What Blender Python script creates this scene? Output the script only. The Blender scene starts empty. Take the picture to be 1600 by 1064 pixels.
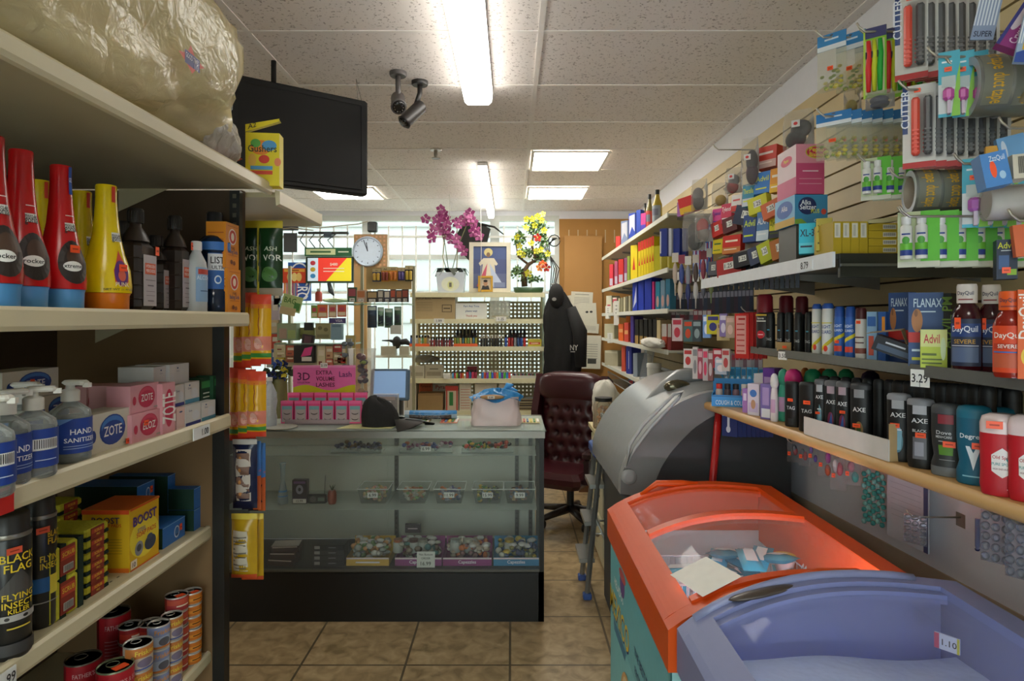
import bpy, math, random
from mathutils import Vector, Matrix
random.seed(7)
SC = bpy.context.scene
COL = SC.collection
H = 1.65            # camera height in metres
# ---------------------------------------------------------------- camera, world, exposure
cd = bpy.data.cameras.new('camera'); cam = bpy.data.objects.new('camera', cd); COL.objects.link(cam)
cam.location = (0, 0, H); cam.rotation_euler = (math.pi/2, 0, 0)
cd.sensor_width = 36; cd.lens = 22.5; cd.shift_y = -0.02; cd.clip_start = 0.02
SC.camera = cam
w = bpy.data.worlds.new('overcast_daylight'); SC.world = w; w.use_nodes = True
nt = w.node_tree; bg = nt.nodes['Background']
tc = nt.nodes.new('ShaderNodeTexCoord'); mp = nt.nodes.new('ShaderNodeSeparateXYZ'); rp = nt.nodes.new('ShaderNodeValToRGB')
nt.links.new(tc.outputs['Generated'], mp.inputs[0]); nt.links.new(mp.outputs['Z'], rp.inputs[0])
rp.color_ramp.elements[0].color = (0.62, 0.66, 0.62, 1); rp.color_ramp.elements[1].color = (0.86, 0.93, 0.95, 1)
rp.color_ramp.elements[0].position = 0.0; rp.color_ramp.elements[1].position = 0.25
nt.links.new(rp.outputs[0], bg.inputs[0]); bg.inputs[1].default_value = 5.0
SC.view_settings.view_transform = 'Standard'; SC.view_settings.look = 'None'
SC.view_settings.exposure = 0.5; SC.view_settings.gamma = 1.0; SC.view_settings.use_curve_mapping = False
LAMP = 1.0
# ---------------------------------------------------------------- materials
def lin(h):
    h = h.lstrip('#'); h = ''.join(x*2 for x in h) if len(h) == 3 else h; c = [int(h[i:i+2], 16)/255 for i in (0, 2, 4)]
    return tuple(x/12.92 if x <= .04045 else ((x+.055)/1.055)**2.4 for x in c) + (1,)
_mc = {}
def M(col, rough=.5, metal=0., var=.06, scale=30., bump=0.):
    """opaque principled material with a little procedural variation"""
    k = (col, rough, metal, var, scale, bump)
    if k in _mc: return _mc[k]
    m = bpy.data.materials.new('paint_'+col.strip('#')); m.use_nodes = True; t = m.node_tree; b = t.nodes['Principled BSDF']
    b.inputs['Roughness'].default_value = rough; b.inputs['Metallic'].default_value = metal
    n = t.nodes.new('ShaderNodeTexNoise'); n.inputs['Scale'].default_value = scale; n.inputs['Detail'].default_value = 1.5
    co = t.nodes.new('ShaderNodeTexCoord'); t.links.new(co.outputs['Object'], n.inputs['Vector'])
    mx = t.nodes.new('ShaderNodeMix'); mx.data_type = 'RGBA'; c = lin(col)
    mx.inputs['A'].default_value = tuple(x*(1-var) for x in c[:3])+(1,); mx.inputs['B'].default_value = tuple(min(1, x*(1+var)) for x in c[:3])+(1,)
    t.links.new(n.outputs[0], mx.inputs['Factor']); t.links.new(mx.outputs['Result'], b.inputs['Base Color'])
    if bump:
        bp = t.nodes.new('ShaderNodeBump'); bp.inputs['Strength'].default_value = bump; bp.inputs['Distance'].default_value = .01
        t.links.new(n.outputs[0], bp.inputs['Height']); t.links.new(bp.outputs[0], b.inputs['Normal'])
    _mc[k] = m; return m
def CL(col='#ffffff', alpha=.25, rough=.08, spec=1.0, bump=0.):
    """thin clear plastic or glass: mostly see-through with a glossy coat"""
    k = ('cl', col, alpha, rough, spec, bump)
    if k in _mc: return _mc[k]
    m = bpy.data.materials.new('clear_'+col.strip('#')); m.use_nodes = True; t = m.node_tree; b = t.nodes['Principled BSDF']
    b.inputs['Base Color'].default_value = lin(col); b.inputs['Roughness'].default_value = rough
    tr = t.nodes.new('ShaderNodeBsdfTransparent'); mix = t.nodes.new('ShaderNodeMixShader'); c = lin(col)
    tr.inputs[0].default_value = tuple(.5+.5*x for x in c[:3])+(1,)
    fr = t.nodes.new('ShaderNodeFresnel'); fr.inputs[0].default_value = 1.45
    ad = t.nodes.new('ShaderNodeMath'); ad.operation = 'MULTIPLY_ADD'; ad.inputs[1].default_value = spec*.8; ad.inputs[2].default_value = alpha; ad.use_clamp = True
    t.links.new(fr.outputs[0], ad.inputs[0]); t.links.new(ad.outputs[0], mix.inputs[0])
    t.links.new(tr.outputs[0], mix.inputs[1]); t.links.new(b.outputs[0], mix.inputs[2])
    t.links.new(mix.outputs[0], t.nodes['Material Output'].inputs[0])
    if bump:
        n = t.nodes.new('ShaderNodeTexNoise'); n.inputs['Scale'].default_value = 22; n.inputs['Detail'].default_value = 3; n.inputs['Distortion'].default_value = 1.2
        co = t.nodes.new('ShaderNodeTexCoord'); t.links.new(co.outputs['Object'], n.inputs['Vector'])
        bp = t.nodes.new('ShaderNodeBump'); bp.inputs['Strength'].default_value = bump; bp.inputs['Distance'].default_value = .02
        t.links.new(n.outputs[0], bp.inputs['Height']); t.links.new(bp.outputs[0], b.inputs['Normal'])
    _mc[k] = m; return m
def EM(col, s):
    k = ('em', col, s)
    if k in _mc: return _mc[k]
    m = bpy.data.materials.new('light_'+col.strip('#')); m.use_nodes = True; b = m.node_tree.nodes['Principled BSDF']
    b.inputs['Base Color'].default_value = lin(col); b.inputs['Emission Color'].default_value = lin(col); b.inputs['Emission Strength'].default_value = s
    _mc[k] = m; return m
def m_(c):
    return M(c) if isinstance(c, str) else c
# ---------------------------------------------------------------- mesh builder
_tx = {}
BAN = set('HEALTH|FRUIT|SALON|NIGHT|BEER|CARDS|CANDY|CERTIFICATE|TUNA|PATE|SALMON|BEANS|HOT|USB|MILK|TAPE|IRISH|SPRING|BOX|Studio|SAHIN|RED|ICE|BLACK |SUPER WIN|A SUPER WIN|PLAY TODAY|LOTTERY|SCRATCH|THERA|OPEN BOX|2 FL OZ|16 FL OZ|First Aid|SINE|TUMS|BROWN|SPICE|OFF|HOLD GEL|QUANTITY|EXTRA FRESH|NET WT 3 OZ|KILLS FAST|PAIN RELIEVER|m|LIQUI-GELS|ORIGINAL|MADE|VIVA|SINUS'.split('|'))
def textmesh(s):
    if s in _tx: return _tx[s]
    cu = bpy.data.curves.new('t', 'FONT'); cu.body = s; cu.size = 1; cu.resolution_u = 2; cu.offset = .012
    o = bpy.data.objects.new('t', cu); COL.objects.link(o)
    me = o.to_mesh(); vs = [tuple(v.co[:2]) for v in me.vertices]; fs = [tuple(p.vertices) for p in me.polygons]
    o.to_mesh_clear(); bpy.data.objects.remove(o); bpy.data.curves.remove(cu)
    if not vs: vs = [(0, 0)]
    x0 = min(v[0] for v in vs); x1 = max(v[0] for v in vs); y0 = min(v[1] for v in vs); y1 = max(v[1] for v in vs)
    vs = [(v[0]-(x0+x1)/2, v[1]-(y0+y1)/2) for v in vs]
    _tx[s] = (vs, fs, max(x1-x0, .01), max(y1-y0, .01)); return _tx[s]
class MB:
    def __init__(s): s.v = []; s.f = []; s.mi = []; s.sm = []; s.mats = []; s.T = None
    def add(s, vs, fs, m, smooth=False):
        m = m_(m)
        if m not in s.mats: s.mats.append(m)
        k = s.mats.index(m); n = len(s.v)
        if s.T is not None: vs = [tuple(s.T @ Vector(v)) for v in vs]
        s.v += [tuple(v) for v in vs]; s.f += [tuple(i+n for i in f) for f in fs]
        s.mi += [k]*len(fs); s.sm += [smooth]*len(fs); return s
    def box(s, x0, x1, y0, y1, z0, z1, m, b=0.):
        if b:   # chamfered in plan and on top/bottom edges
            b = min(b, (x1-x0)*.45, (y1-y0)*.45, (z1-z0)*.45)
            def ring(i, z): return [(x0+b+i, y0+i, z), (x1-b-i, y0+i, z), (x1-i, y0+b+i, z), (x1-i, y1-b-i, z), (x1-b-i, y1-i, z), (x0+b+i, y1-i, z), (x0+i, y1-b-i, z), (x0+i, y0+b+i, z)]
            r = ring(b*.8, z0)+ring(0, z0+b)+ring(0, z1-b)+ring(b*.8, z1)
            fs = [tuple(range(7, -1, -1)), tuple(range(24, 32))]
            for k in range(3): fs += [(k*8+i, k*8+(i+1) % 8, k*8+8+(i+1) % 8, k*8+8+i) for i in range(8)]
            return s.add(r, fs, m)
        return s.add([(x0, y0, z0), (x1, y0, z0), (x1, y1, z0), (x0, y1, z0), (x0, y0, z1), (x1, y0, z1), (x1, y1, z1), (x0, y1, z1)],
              [(0, 3, 2, 1), (4, 5, 6, 7), (0, 1, 5, 4), (1, 2, 6, 5), (2, 3, 7, 6), (3, 0, 4, 7)], m)
    def lathe(s, prof, m, n=20, c=(0, 0), sx=1, sy=1, smooth=True, cap=True):
        vs = []; fs = []
        for r, z in prof:
            for i in range(n):
                a = 2*math.pi*i/n; vs.append((c[0]+r*sx*math.cos(a), c[1]+r*sy*math.sin(a), z))
        for k in range(len(prof)-1):
            fs += [(k*n+i, k*n+(i+1) % n, (k+1)*n+(i+1) % n, (k+1)*n+i) for i in range(n)]
        s.add(vs, fs, m, smooth)
        if cap:
            q = len(prof)-1
            s.add(vs[:n], [tuple(range(n-1, -1, -1))], m); s.add(vs[q*n:], [tuple(range(n))], m)
        return s
    def tube(s, pts, r, m, n=6, closed=False):
        P = [Vector(p) for p in pts]; vs = []; fs = []; L = len(P); up = None
        for i, p in enumerate(P):
            a = P[(i-1) % L] if (closed or i > 0) else p; b = P[(i+1) % L] if (closed or i < L-1) else p
            d = (b-a).normalized()
            if up is None: up = Vector((0, 0, 1)) if abs(d.z) < .9 else Vector((1, 0, 0))
            x = d.cross(up)
            if x.length < 1e-4: x = d.orthogonal()
            x.normalize(); y = x.cross(d).normalized(); up = y
            rr = r[i] if isinstance(r, (list, tuple)) else r
            for k in range(n):
                t = 2*math.pi*k/n; vs.append(p+x*rr*math.cos(t)+y*rr*math.sin(t))
        for i in range(L if closed else L-1):
            j = (i+1) % L
            fs += [(i*n+k, i*n+(k+1) % n, j*n+(k+1) % n, j*n+k) for k in range(n)]
        if not closed: fs += [tuple(range(n-1, -1, -1)), tuple((L-1)*n+k for k in range(n))]
        return s.add(vs, fs, m, n > 4)
    def ball(s, c, r, m, n=10, q=7):
        if not isinstance(r, (tuple, list)): r = (r, r, r)
        vs = []; fs = []
        for j in range(q+1):
            p = math.pi*j/q
            for i in range(n):
                a = 2*math.pi*i/n; vs.append((c[0]+r[0]*math.sin(p)*math.cos(a), c[1]+r[1]*math.sin(p)*math.sin(a), c[2]-r[2]*math.cos(p)))
        for j in range(q): fs += [(j*n+i, j*n+(i+1) % n, (j+1)*n+(i+1) % n, (j+1)*n+i) for i in range(n)]
        return s.add(vs, fs, m, True)
    def prism(s, poly, a0, a1, m, ax='y', smooth=False):
        """poly in the two other axes, extruded along ax"""
        f = {'y': lambda p, a: (p[0], a, p[1]), 'x': lambda p, a: (a, p[0], p[1]), 'z': lambda p, a: (p[0], p[1], a)}[ax]
        n = len(poly); vs = [f(p, a0) for p in poly]+[f(p, a1) for p in poly]
        s.add(vs, [(i, (i+1) % n, n+(i+1) % n, n+i) for i in range(n)], m, smooth)
        return s.add(vs, [tuple(range(n-1, -1, -1)), tuple(range(n, 2*n))], m)
    def grid(s, F, nu, nv, m, smooth=True):
        vs = [F(i/nu, j/nv) for j in range(nv+1) for i in range(nu+1)]
        fs = [(j*(nu+1)+i, j*(nu+1)+i+1, (j+1)*(nu+1)+i+1, (j+1)*(nu+1)+i) for j in range(nv) for i in range(nu)]
        return s.add(vs, fs, m, smooth)
    def art(s, F, W, Hh, items, curved=False, e0=.0006):
        """printing on a surface F(u,v,e)->xyz; items are rects, ellipses, polygons and lettering"""
        e = e0
        for it in items:
            k = it[0]; e += .00015
            if k == 't' and it[1] in BAN:      # writing that cannot be read in the photo: a plain printed bar
                mw = (it[6] if len(it) > 6 else .8)*.4; hh = it[4]*.22
                it = ('r', it[2]-mw, it[3]-hh, it[2]+mw, it[3]+hh, it[5]) if not (len(it) > 7) else ('r', it[2]-hh, it[3]-mw, it[2]+hh, it[3]+mw, it[5]); k = 'r'
            if k == 'r':
                u0, v0, u1, v1 = it[1:5]; n = 8 if curved else 1; q = 6 if curved else 1
                s.grid(lambda a, b: F(u0+(u1-u0)*a, v0+(v1-v0)*b, e), n, q, it[5], curved)
            elif k == 'e':
                cu, cv, ru, rv = it[1:5]; n = 20; vs = [F(cu, cv, e)]; fs = []
                for g in (1, 2, 3):
                    for i in range(n): vs.append(F(cu+ru*g/3*math.cos(2*math.pi*i/n), cv+rv*g/3*math.sin(2*math.pi*i/n), e))
                fs += [(0, 1+i, 1+(i+1) % n) for i in range(n)]
                for g in (0, 1): fs += [(1+g*n+i, 1+(g+1)*n+i, 1+(g+1)*n+(i+1) % n, 1+g*n+(i+1) % n) for i in range(n)]
                s.add(vs, fs, it[5])
            elif k == 'p' and curved:
                pts = it[1]; g = (sum(p[0] for p in pts)/len(pts), sum(p[1] for p in pts)/len(pts)); q = 5
                for a_, b_ in zip(pts, pts[1:]+pts[:1]):
                    ix = {}; vs = []; fs = []
                    for i in range(q+1):
                        for j in range(q+1-i):
                            w1, w2 = i/q, j/q; ix[i, j] = len(vs); vs.append(F(g[0]+(a_[0]-g[0])*w1+(b_[0]-g[0])*w2, g[1]+(a_[1]-g[1])*w1+(b_[1]-g[1])*w2, e))
                    for i in range(q):
                        for j in range(q-i):
                            fs.append((ix[i, j], ix[i+1, j], ix[i, j+1]))
                            if i+j < q-1: fs.append((ix[i+1, j], ix[i+1, j+1], ix[i, j+1]))
                    s.add(vs, fs, it[2])
            elif k == 'p':
                s.add([F(u, v, e) for u, v in it[1]], [tuple(range(len(it[1])))], it[2])
            elif k == 't':
                _, tx, cu, cv, h, c = it[:6]; mw = it[6] if len(it) > 6 else .92; rot = it[7] if len(it) > 7 else 0
                vs, fs, tw, th = textmesh(tx); sc = h*Hh/.72; kx = 1.
                if not rot and tw*sc > mw*W: kx = mw*W/(tw*sc)
                if rot and tw*sc > mw*Hh: kx = mw*Hh/(tw*sc)
                ca, sa = math.cos(math.radians(rot)), math.sin(math.radians(rot)); o = []
                for x, y in vs:
                    x *= sc*kx; y *= sc; o.append(F(cu+(x*ca-y*sa)/W, cv+(x*sa+y*ca)/Hh, e+.00025))
                s.add(o, fs, c)
        return s
    def flat(s, x0, z0, W, Hh, y, items, e0=.0003):
        """art on a vertical face in the plane y, facing -y"""
        return s.art(lambda u, v, e: (x0+u*W, y-e, z0+v*Hh), W, Hh, items, e0=e0)
    def obj(s, name, parent=None, loc=(0, 0, 0), rz=0., rot=None):
        me = bpy.data.meshes.new(name); me.from_pydata(s.v, [], s.f)
        for m in s.mats: me.materials.append(m)
        me.polygons.foreach_set('material_index', s.mi); me.polygons.foreach_set('use_smooth', s.sm); me.update()
        o = bpy.data.objects.new(name, me); COL.objects.link(o)
        o.location = loc; o.rotation_euler = rot if rot else (0, 0, rz)
        if parent: o.parent = parent
        return o
def tag(o, label, cat, group=None, kind=None):
    if label: o['label'] = label
    if cat: o['category'] = cat
    if group: o['group'] = group
    if kind: o['kind'] = kind
    return o
def empty(name, loc=(0, 0, 0), rz=0., rot=None):
    o = bpy.data.objects.new(name, None); COL.objects.link(o); o.empty_display_size = .05
    o.location = loc; o.rotation_euler = rot if rot else (0, 0, rz); return o
def thing(name, label, cat, loc=(0, 0, 0), rz=0., group=None, rot=None):
    return tag(empty(name, loc, rz, rot), label, cat, group)
def struct(mb, name, **k):
    o = mb.obj(name, **k); o['kind'] = 'structure'; return o
def dup(root, loc=None, rz=None, label=None, group=None, rot=None):
    c = root.copy(); COL.objects.link(c)
    if loc is not None: c.location = loc
    if rz is not None: c.rotation_euler = (0, 0, rz)
    if rot is not None: c.rotation_euler = rot
    if label: c['label'] = label
    if group: c['group'] = group
    def rec(a, b):
        for ch in a.children:
            d = ch.copy(); COL.objects.link(d); d.parent = b; rec(ch, d)
    rec(root, c); return c
def vadd(a, b): return (a[0]+b[0], a[1]+b[1], a[2]+b[2])
R90 = math.pi/2
D = math.radians
def PX(px, Y): return (px-800)*Y/1000
def PZ(py, Y): return H-(py-500)*Y/1000
def P(px, py, Y): return (PX(px, Y), Y, PZ(py, Y))
def YX(px, X): return X*1000/(px-800)
def rect(x0, y0, x1, y1, Y, yaw=0., zb=None):
    """size and foot point of an upright face that stands Y metres away, turned by yaw"""
    cx = (x0+x1)/2; t = (cx-800)/1000; k = math.cos(yaw)-t*math.sin(yaw)
    wd = (x1-x0)*Y/1000/abs(k); top = PZ(y0, Y); b = PZ(y1, Y) if zb is None else zb
    return (t*Y, Y, b), wd, max(top-b, .01)
ORG = '#ff5a2a'
def sticker(parent, x, z, y, w=.018, h=.012, c=ORG, rz=0):
    mb = MB(); mb.box(-w/2, w/2, -.0006, 0, -h/2, h/2, M(c, .4)); mb.flat(-w/2, -h/2, w, h, -.0006, [('r', .2, .4, .8, .6, '#b03a1c')])
    return mb.obj('price_sticker', parent, (x, y-.0016, z), rz)
def carton(name, label, cat, loc, w, d, h, col, art=(), yaw=0., group=None, side=None, top=None, sart=None, st=None, rot=None, b=.0, sleft=False):
    """a printed box whose front face foot is at loc"""
    mb = MB(); c = m_(col)
    mb.box(-w/2, w/2, 0, d, 0, h, c)
    if side:
        mb.add([(-w/2-.0003, 0, 0), (-w/2-.0003, 0, h), (-w/2-.0003, d, h), (-w/2-.0003, d, 0)], [(0, 1, 2, 3)], side)
        mb.add([(w/2+.0003, 0, 0), (w/2+.0003, d, 0), (w/2+.0003, d, h), (w/2+.0003, 0, h)], [(0, 1, 2, 3)], side)
    if top: mb.add([(-w/2, 0, h+.0003), (w/2, 0, h+.0003), (w/2, d, h+.0003), (-w/2, d, h+.0003)], [(0, 1, 2, 3)], top)
    if art: mb.flat(-w/2, 0, w, h, 0, art)
    if sart:
        if yaw > 0 or sleft: mb.art(lambda u, v, e: (-w/2-e, d-u*d, v*h), d, h, sart)
        else: mb.art(lambda u, v, e: (w/2+e, u*d, v*h), d, h, sart)
    o = tag(mb.obj(name, None, loc, yaw, rot), label, cat, group)
    if st: sticker(o, (st[0]-.5)*w, st[1]*h, -.002, *(st[2:4] if len(st) > 3 else ()))
    return o
def prof_r(prof, z):
    for (r0, z0), (r1, z1) in zip(prof, prof[1:]):
        if z0 <= z <= z1 and z1 > z0: return r0+(r1-r0)*(z-z0)/(z1-z0)
    return prof[-1][0]
def bottle(name, label, cat, loc, prof, col, cap=None, capcol=None, lab=None, yaw=0., sx=1, sy=1, group=None, n=20, st=None, capname='cap', extra=None):
    """lathe bottle: lab=(z0,z1,span_deg,bgcol,items)"""
    mb = MB(); mb.lathe(prof, col, n, sx=sx, sy=sy); o = tag(mb.obj(name, None, loc, yaw), label, cat, group)
    if cap: c = MB(); c.lathe(cap, capcol, n, sx=sx if len(cap) < 0 else sx, sy=sy); c.obj(capname, o)
    if lab:
        z0, z1, span, bgc, items = lab; sp = math.radians(span); rm = prof_r(prof, (z0+z1)/2)
        F = lambda u, v, e: ((prof_r(prof, z0+v*(z1-z0))+e)*math.sin((u-.5)*sp)*sx, -(prof_r(prof, z0+v*(z1-z0))+e)*math.cos((u-.5)*sp)*sy, z0+v*(z1-z0))
        l = MB(); its = ([('r', 0, 0, 1, 1, bgc)] if bgc else [])+list(items)
        l.art(F, rm*sp, z1-z0, its, curved=True, e0=.0008); l.obj('label', o)
    if extra: extra(o)
    if st:
        zz = st[1]; sp = st[0]; r = prof_r(prof, zz)+.002
        sticker(o, r*math.sin(sp)*sx, zz, -r*math.cos(sp)*sy, .017, .011, rz=sp)
    return o
def hook(loc, length, rz, label, group=None):
    """wall hook: loc is the wall end, runs along local -Y by length, tip turned up"""
    mb = MB(); mb.tube([(0, 0, 0), (0, -length+.015, 0), (0, -length, .012), (0, -length-.006, .022)], .0028, M('#b9b4a8', .3, .8), 6)
    mb.box(-.02, .02, 0, .004, -.03, .012, M('#a8a397', .4, .6))
    return tag(mb.obj('display_hook', None, loc, rz), label, 'hook', group)
# ================================================================ THE SETTING
CZ = 2.85; XW = 1.38; YB = 7.05; XL = -3.4; YF = -1.6
def speck(base, dark, scale, thr, name, rough=.8):
    m = bpy.data.materials.new(name); m.use_nodes = True; t = m.node_tree; b = t.nodes['Principled BSDF']; b.inputs['Roughness'].default_value = rough
    co = t.nodes.new('ShaderNodeTexCoord'); n = t.nodes.new('ShaderNodeTexNoise'); n.inputs['Scale'].default_value = scale; n.inputs['Detail'].default_value = 4
    r = t.nodes.new('ShaderNodeValToRGB'); r.color_ramp.elements[0].color = lin(dark); r.color_ramp.elements[1].color = lin(base)
    r.color_ramp.elements[0].position = thr-.05; r.color_ramp.elements[1].position = thr
    t.links.new(co.outputs['Object'], n.inputs['Vector']); t.links.new(n.outputs[0], r.inputs[0]); t.links.new(r.outputs[0], b.inputs['Base Color']); return m
# floor: beige mottled stone tiles with grout
def floor_mat():
    m = bpy.data.materials.new('stone_tile'); m.use_nodes = True; t = m.node_tree; b = t.nodes['Principled BSDF']
    co = t.nodes.new('ShaderNodeTexCoord'); mp = t.nodes.new('ShaderNodeMapping'); mp.inputs['Location'].default_value = (.01, .44, 0)
    br = t.nodes.new('ShaderNodeTexBrick'); br.offset = 0; br.inputs['Scale'].default_value = 1; br.inputs['Brick Width'].default_value = .5; br.inputs['Row Height'].default_value = .5
    br.inputs['Mortar Size'].default_value = .006; br.inputs['Mortar'].default_value = lin('#5f523e')
    n = t.nodes.new('ShaderNodeTexNoise'); n.inputs['Scale'].default_value = 13; n.inputs['Detail'].default_value = 8; n.inputs['Distortion'].default_value = .8
    r = t.nodes.new('ShaderNodeValToRGB'); e = r.color_ramp.elements
    e[0].position = .3; e[0].color = lin('#84704f'); e[1].position = .7; e[1].color = lin('#b9a27c'); x = e.new(.5); x.color = lin('#a58d68')
    for a, c in ((co.outputs['Object'], mp.inputs[0]), (mp.outputs[0], br.inputs[0]), (mp.outputs[0], n.inputs['Vector']), (n.outputs[0], r.inputs[0]), (r.outputs[0], br.inputs['Color1']), (r.outputs[0], br.inputs['Color2']), (br.outputs[0], b.inputs['Base Color'])): t.links.new(a, c)
    b.inputs['Roughness'].default_value = .32; return m
mb = MB(); mb.box(XL-.1, XW+.1, YF-.1, YB+.1, -.1, 0, floor_mat()); struct(mb, 'floor')
# ceiling tiles and T-bar grid
tile = speck('#f0e9e4', '#b4aaa4', 90, .40, 'ceiling_tile'); bar = M('#efe9e4', .5)
XS = [-2.32-1.22, -2.32, -1.1, .12, 1.34]; YS = [2.66+.61*k for k in range(-8, 8)]
mb = MB(); mb.box(XL-.1, XW+.1, YF-.1, YB+.1, CZ, CZ+.1, tile); struct(mb, 'ceiling')
mb = MB()
for x in XS:
    if XL < x < XW: mb.box(x-.012, x+.012, YF, YB, CZ-.004, CZ, bar)
for y in YS:
    if y < YB: mb.box(XL, XW, y-.011, y+.011, CZ-.0045, CZ-.0005, bar)
struct(mb, 'trim_1')
mb = MB(); mb.box(.13, .72, 6.93-.005, 6.93+.005, CZ-.005, CZ-.004, bar)
wallm = M('#ecedf4', .7, var=.02)
mb = MB(); mb.box(XW, XW+.1, YF, YB, 0, CZ, wallm); struct(mb, 'wall_right')
mb = MB()   # tan band with uneven top edge, low on the wall behind the freezers
mb.add([(XW-.006, .3, 0), (XW-.006, 4.2, 0), (XW-.006, 4.2, .86), (XW-.006, 3.2, .80), (XW-.006, 1.5, .86), (XW-.006, .3, .96),
        (XW, .3, 0), (XW, 4.2, 0), (XW, 4.2, .86), (XW, 3.2, .80), (XW, 1.5, .86), (XW, .3, .96)], [(0, 5, 4, 3, 2, 1), (2, 3, 9, 8), (3, 4, 10, 9), (4, 5, 11, 10)], M('#b7a68f', .8, var=.12, scale=6))
struct(mb, 'baseboard_right')
mb = MB(); mb.box(XL-.1, XL, YF, YB, 0, CZ, M('#c9c2b4', .8)); struct(mb, 'wall_left')
mb = MB(); fw = M('#c9c2b4', .8); mb.box(XL, -1.75, YF-.1, YF, 0, CZ, fw); mb.box(.30, XW, YF-.1, YF, 0, CZ, fw); mb.box(-1.75, .30, YF-.1, YF, 2.5, CZ, fw); struct(mb, 'wall_front')
mb = MB()
for q in ((-1.75, -1.69), (-.70, -.64), (.24, .30)): mb.box(q[0], q[1], YF-.08, YF-.02, 0, 2.5, '#8f908e')
mb.box(-1.75, .30, YF-.08, YF-.02, 2.44, 2.5, '#8f908e'); mb.box(-1.69, .24, YF-.08, YF-.02, .0, .08, '#8f908e')
dr = empty('door_1', (0, 0, 0)); dr['kind'] = 'structure'; mb.obj('door_frame', dr)
mb = MB(); mb.box(-1.69, .24, YF-.055, YF-.05, .08, 2.44, CL('#e8f2f4', .03, .03, .6)); mb.obj('pane', dr)
# back wall around the window band
ply = M('#b07f3e', .7, var=.1, scale=5)
WX0, WX1, WZ0, WZ1 = -3.1, .52, .92, 2.80
mb = MB(); mb.box(XL, WX0, YB, YB+.1, 0, CZ, wallm); mb.box(WX0, XW, YB, YB+.1, WZ1, CZ, wallm); mb.box(WX0, WX1, YB, YB+.1, 0, WZ0, wallm); mb.box(WX1, XW, YB, YB+.1, 0, WZ1, wallm); struct(mb, 'wall_back')
mb = MB(); mb.box(WX1, XW, YB-.02, YB, 0, 2.76, ply)
for k in range(7): mb.box(.62+k*.1, .63+k*.1, YB-.026, YB-.02, 2.50, 2.64, '#c9b48c')
struct(mb, 'trim_2')
# windows: three bays with glass, frame and white security bars
def window(n, x0, x1):
    r = empty('window_%d' % n, (0, YB, 0)); r['kind'] = 'structure'
    a = M('#d8dcd8', .4); f = MB()
    for q in ((x0, x0+.05, WZ0, WZ1), (x1-.05, x1, WZ0, WZ1), (x0+.05, x1-.05, WZ0, WZ0+.05), (x0+.05, x1-.05, WZ1-.06, WZ1), (x0+.05, x1-.05, 2.32, 2.37)):
        f.box(q[0], q[1], 0, .08, q[2], q[3], a)
    f.obj('window_frame', r)
    g = MB(); g.box(x0+.05, x1-.05, .04, .046, WZ0+.05, WZ1-.06, CL('#f2f7f4', .04, .2, .3)); g.obj('pane', r)
    b = MB(); x = x0+.1; bm = M('#f0f0ea', .4)
    while x < x1-.08: b.box(x-.007, x+.007, -.05, -.036, WZ0, WZ1-.12, bm); x += .15
    for z in (1.25, 1.95, 2.56): b.box(x0, x1, -.052, -.038, z-.012, z+.012, bm)
    b.obj('security_bar', r)
window(1, -3.1, -1.60); window(2, -1.60, -.19); window(3, -.19, .52)
# a pale building across the street, seen through the glass
mb = MB(); mb.box(-9, 5, 12, 12.2, -.5, 3.6, M('#8b908d', .8, var=.03)); 
for x in (-7.2, -6.3): mb.box(x, x+.5, 11.96, 12, 2.0, 3.2, '#6d7376')
for z in (.4, 1.0, 1.6, 2.2, 2.8, 3.4): mb.box(-9, 5, 11.97, 12, z-.01, z+.01, '#747a76')
tag(mb.obj('building'), 'pale siding building across the street seen through the barred window', 'building')
mb = MB(); mb.box(-12, 8, YB+.15, 12, -.6, -.5, M('#9c9a94', .8)); o = mb.obj('street_pavement'); o['kind'] = 'structure'
# ================================================================ CEILING LAMPS
ce = '#fffaf0'
def troffer(x0, x1, y0, y1, label, s=9):
    t = thing('ceiling_light', label, 'ceiling light', ((x0+x1)/2, (y0+y1)/2, CZ-.006), group=None); wx, wy = (x1-x0)/2, (y1-y0)/2
    d = MB(); d.box(-wx+.02, wx-.02, -wy+.02, wy-.02, -.006, -.001, EM(ce, s*LAMP)); d.obj('diffuser', t)
    f = MB()
    for q in ((-wx, wx, -wy, -wy+.02), (-wx, wx, wy-.02, wy), (-wx, -wx+.02, -wy+.02, wy-.02), (wx-.02, wx, -wy+.02, wy-.02)): f.box(q[0], q[1], q[2], q[3], -.012, 0, '#f4f2ec')
    f.obj('frame', t); return t
troffer(.14, .70, 4.51, 5.09, 'square flush ceiling light panel, first past the middle of the room', 12)
troffer(.14, .70, 5.73, 6.30, 'square flush ceiling light panel nearest the barred window', 12)
troffer(-1.85, -1.24, 5.73, 6.30, 'flush ceiling light panel partly hidden behind the hanging black screen', 12)
troffer(-.5, .1, -.6, 0.0, 'flush ceiling light panel over the shop entrance', 9)  # unseen panel behind the camera, added to light the foreground
troffer(-2.9, -2.3, 2.1, 2.64, 'flush ceiling light panel over the far aisle', 9)
def strip(x, y0, y1, wd, hh, label, s):
    t = thing('strip_light', label, 'ceiling light', (x, y0, CZ-.006))
    L = y1-y0; b = MB(); b.box(-wd/2, wd/2, 0, L, -.022, 0, M('#f1efe9', .4)); b.obj('housing', t)
    p = [(-wd*.5, -.022), (-wd*.47, -hh*.8), (-wd*.36, -hh), (wd*.36, -hh), (wd*.47, -hh*.8), (wd*.5, -.022)]
    d = MB(); d.prism(p, .012, L-.012, EM(ce, s*LAMP), 'y'); d.obj('diffuser', t)
    for y in (0, L-.012):
        c = MB(); c.prism(p, y, y+.012, EM(ce, s*.35*LAMP) , 'y'); c.obj('end_cap', t)
    return t
strip(-.175, 2.12, 3.32, .15, .08, 'long bright fluorescent strip light above the middle of the shop', 7)
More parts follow.
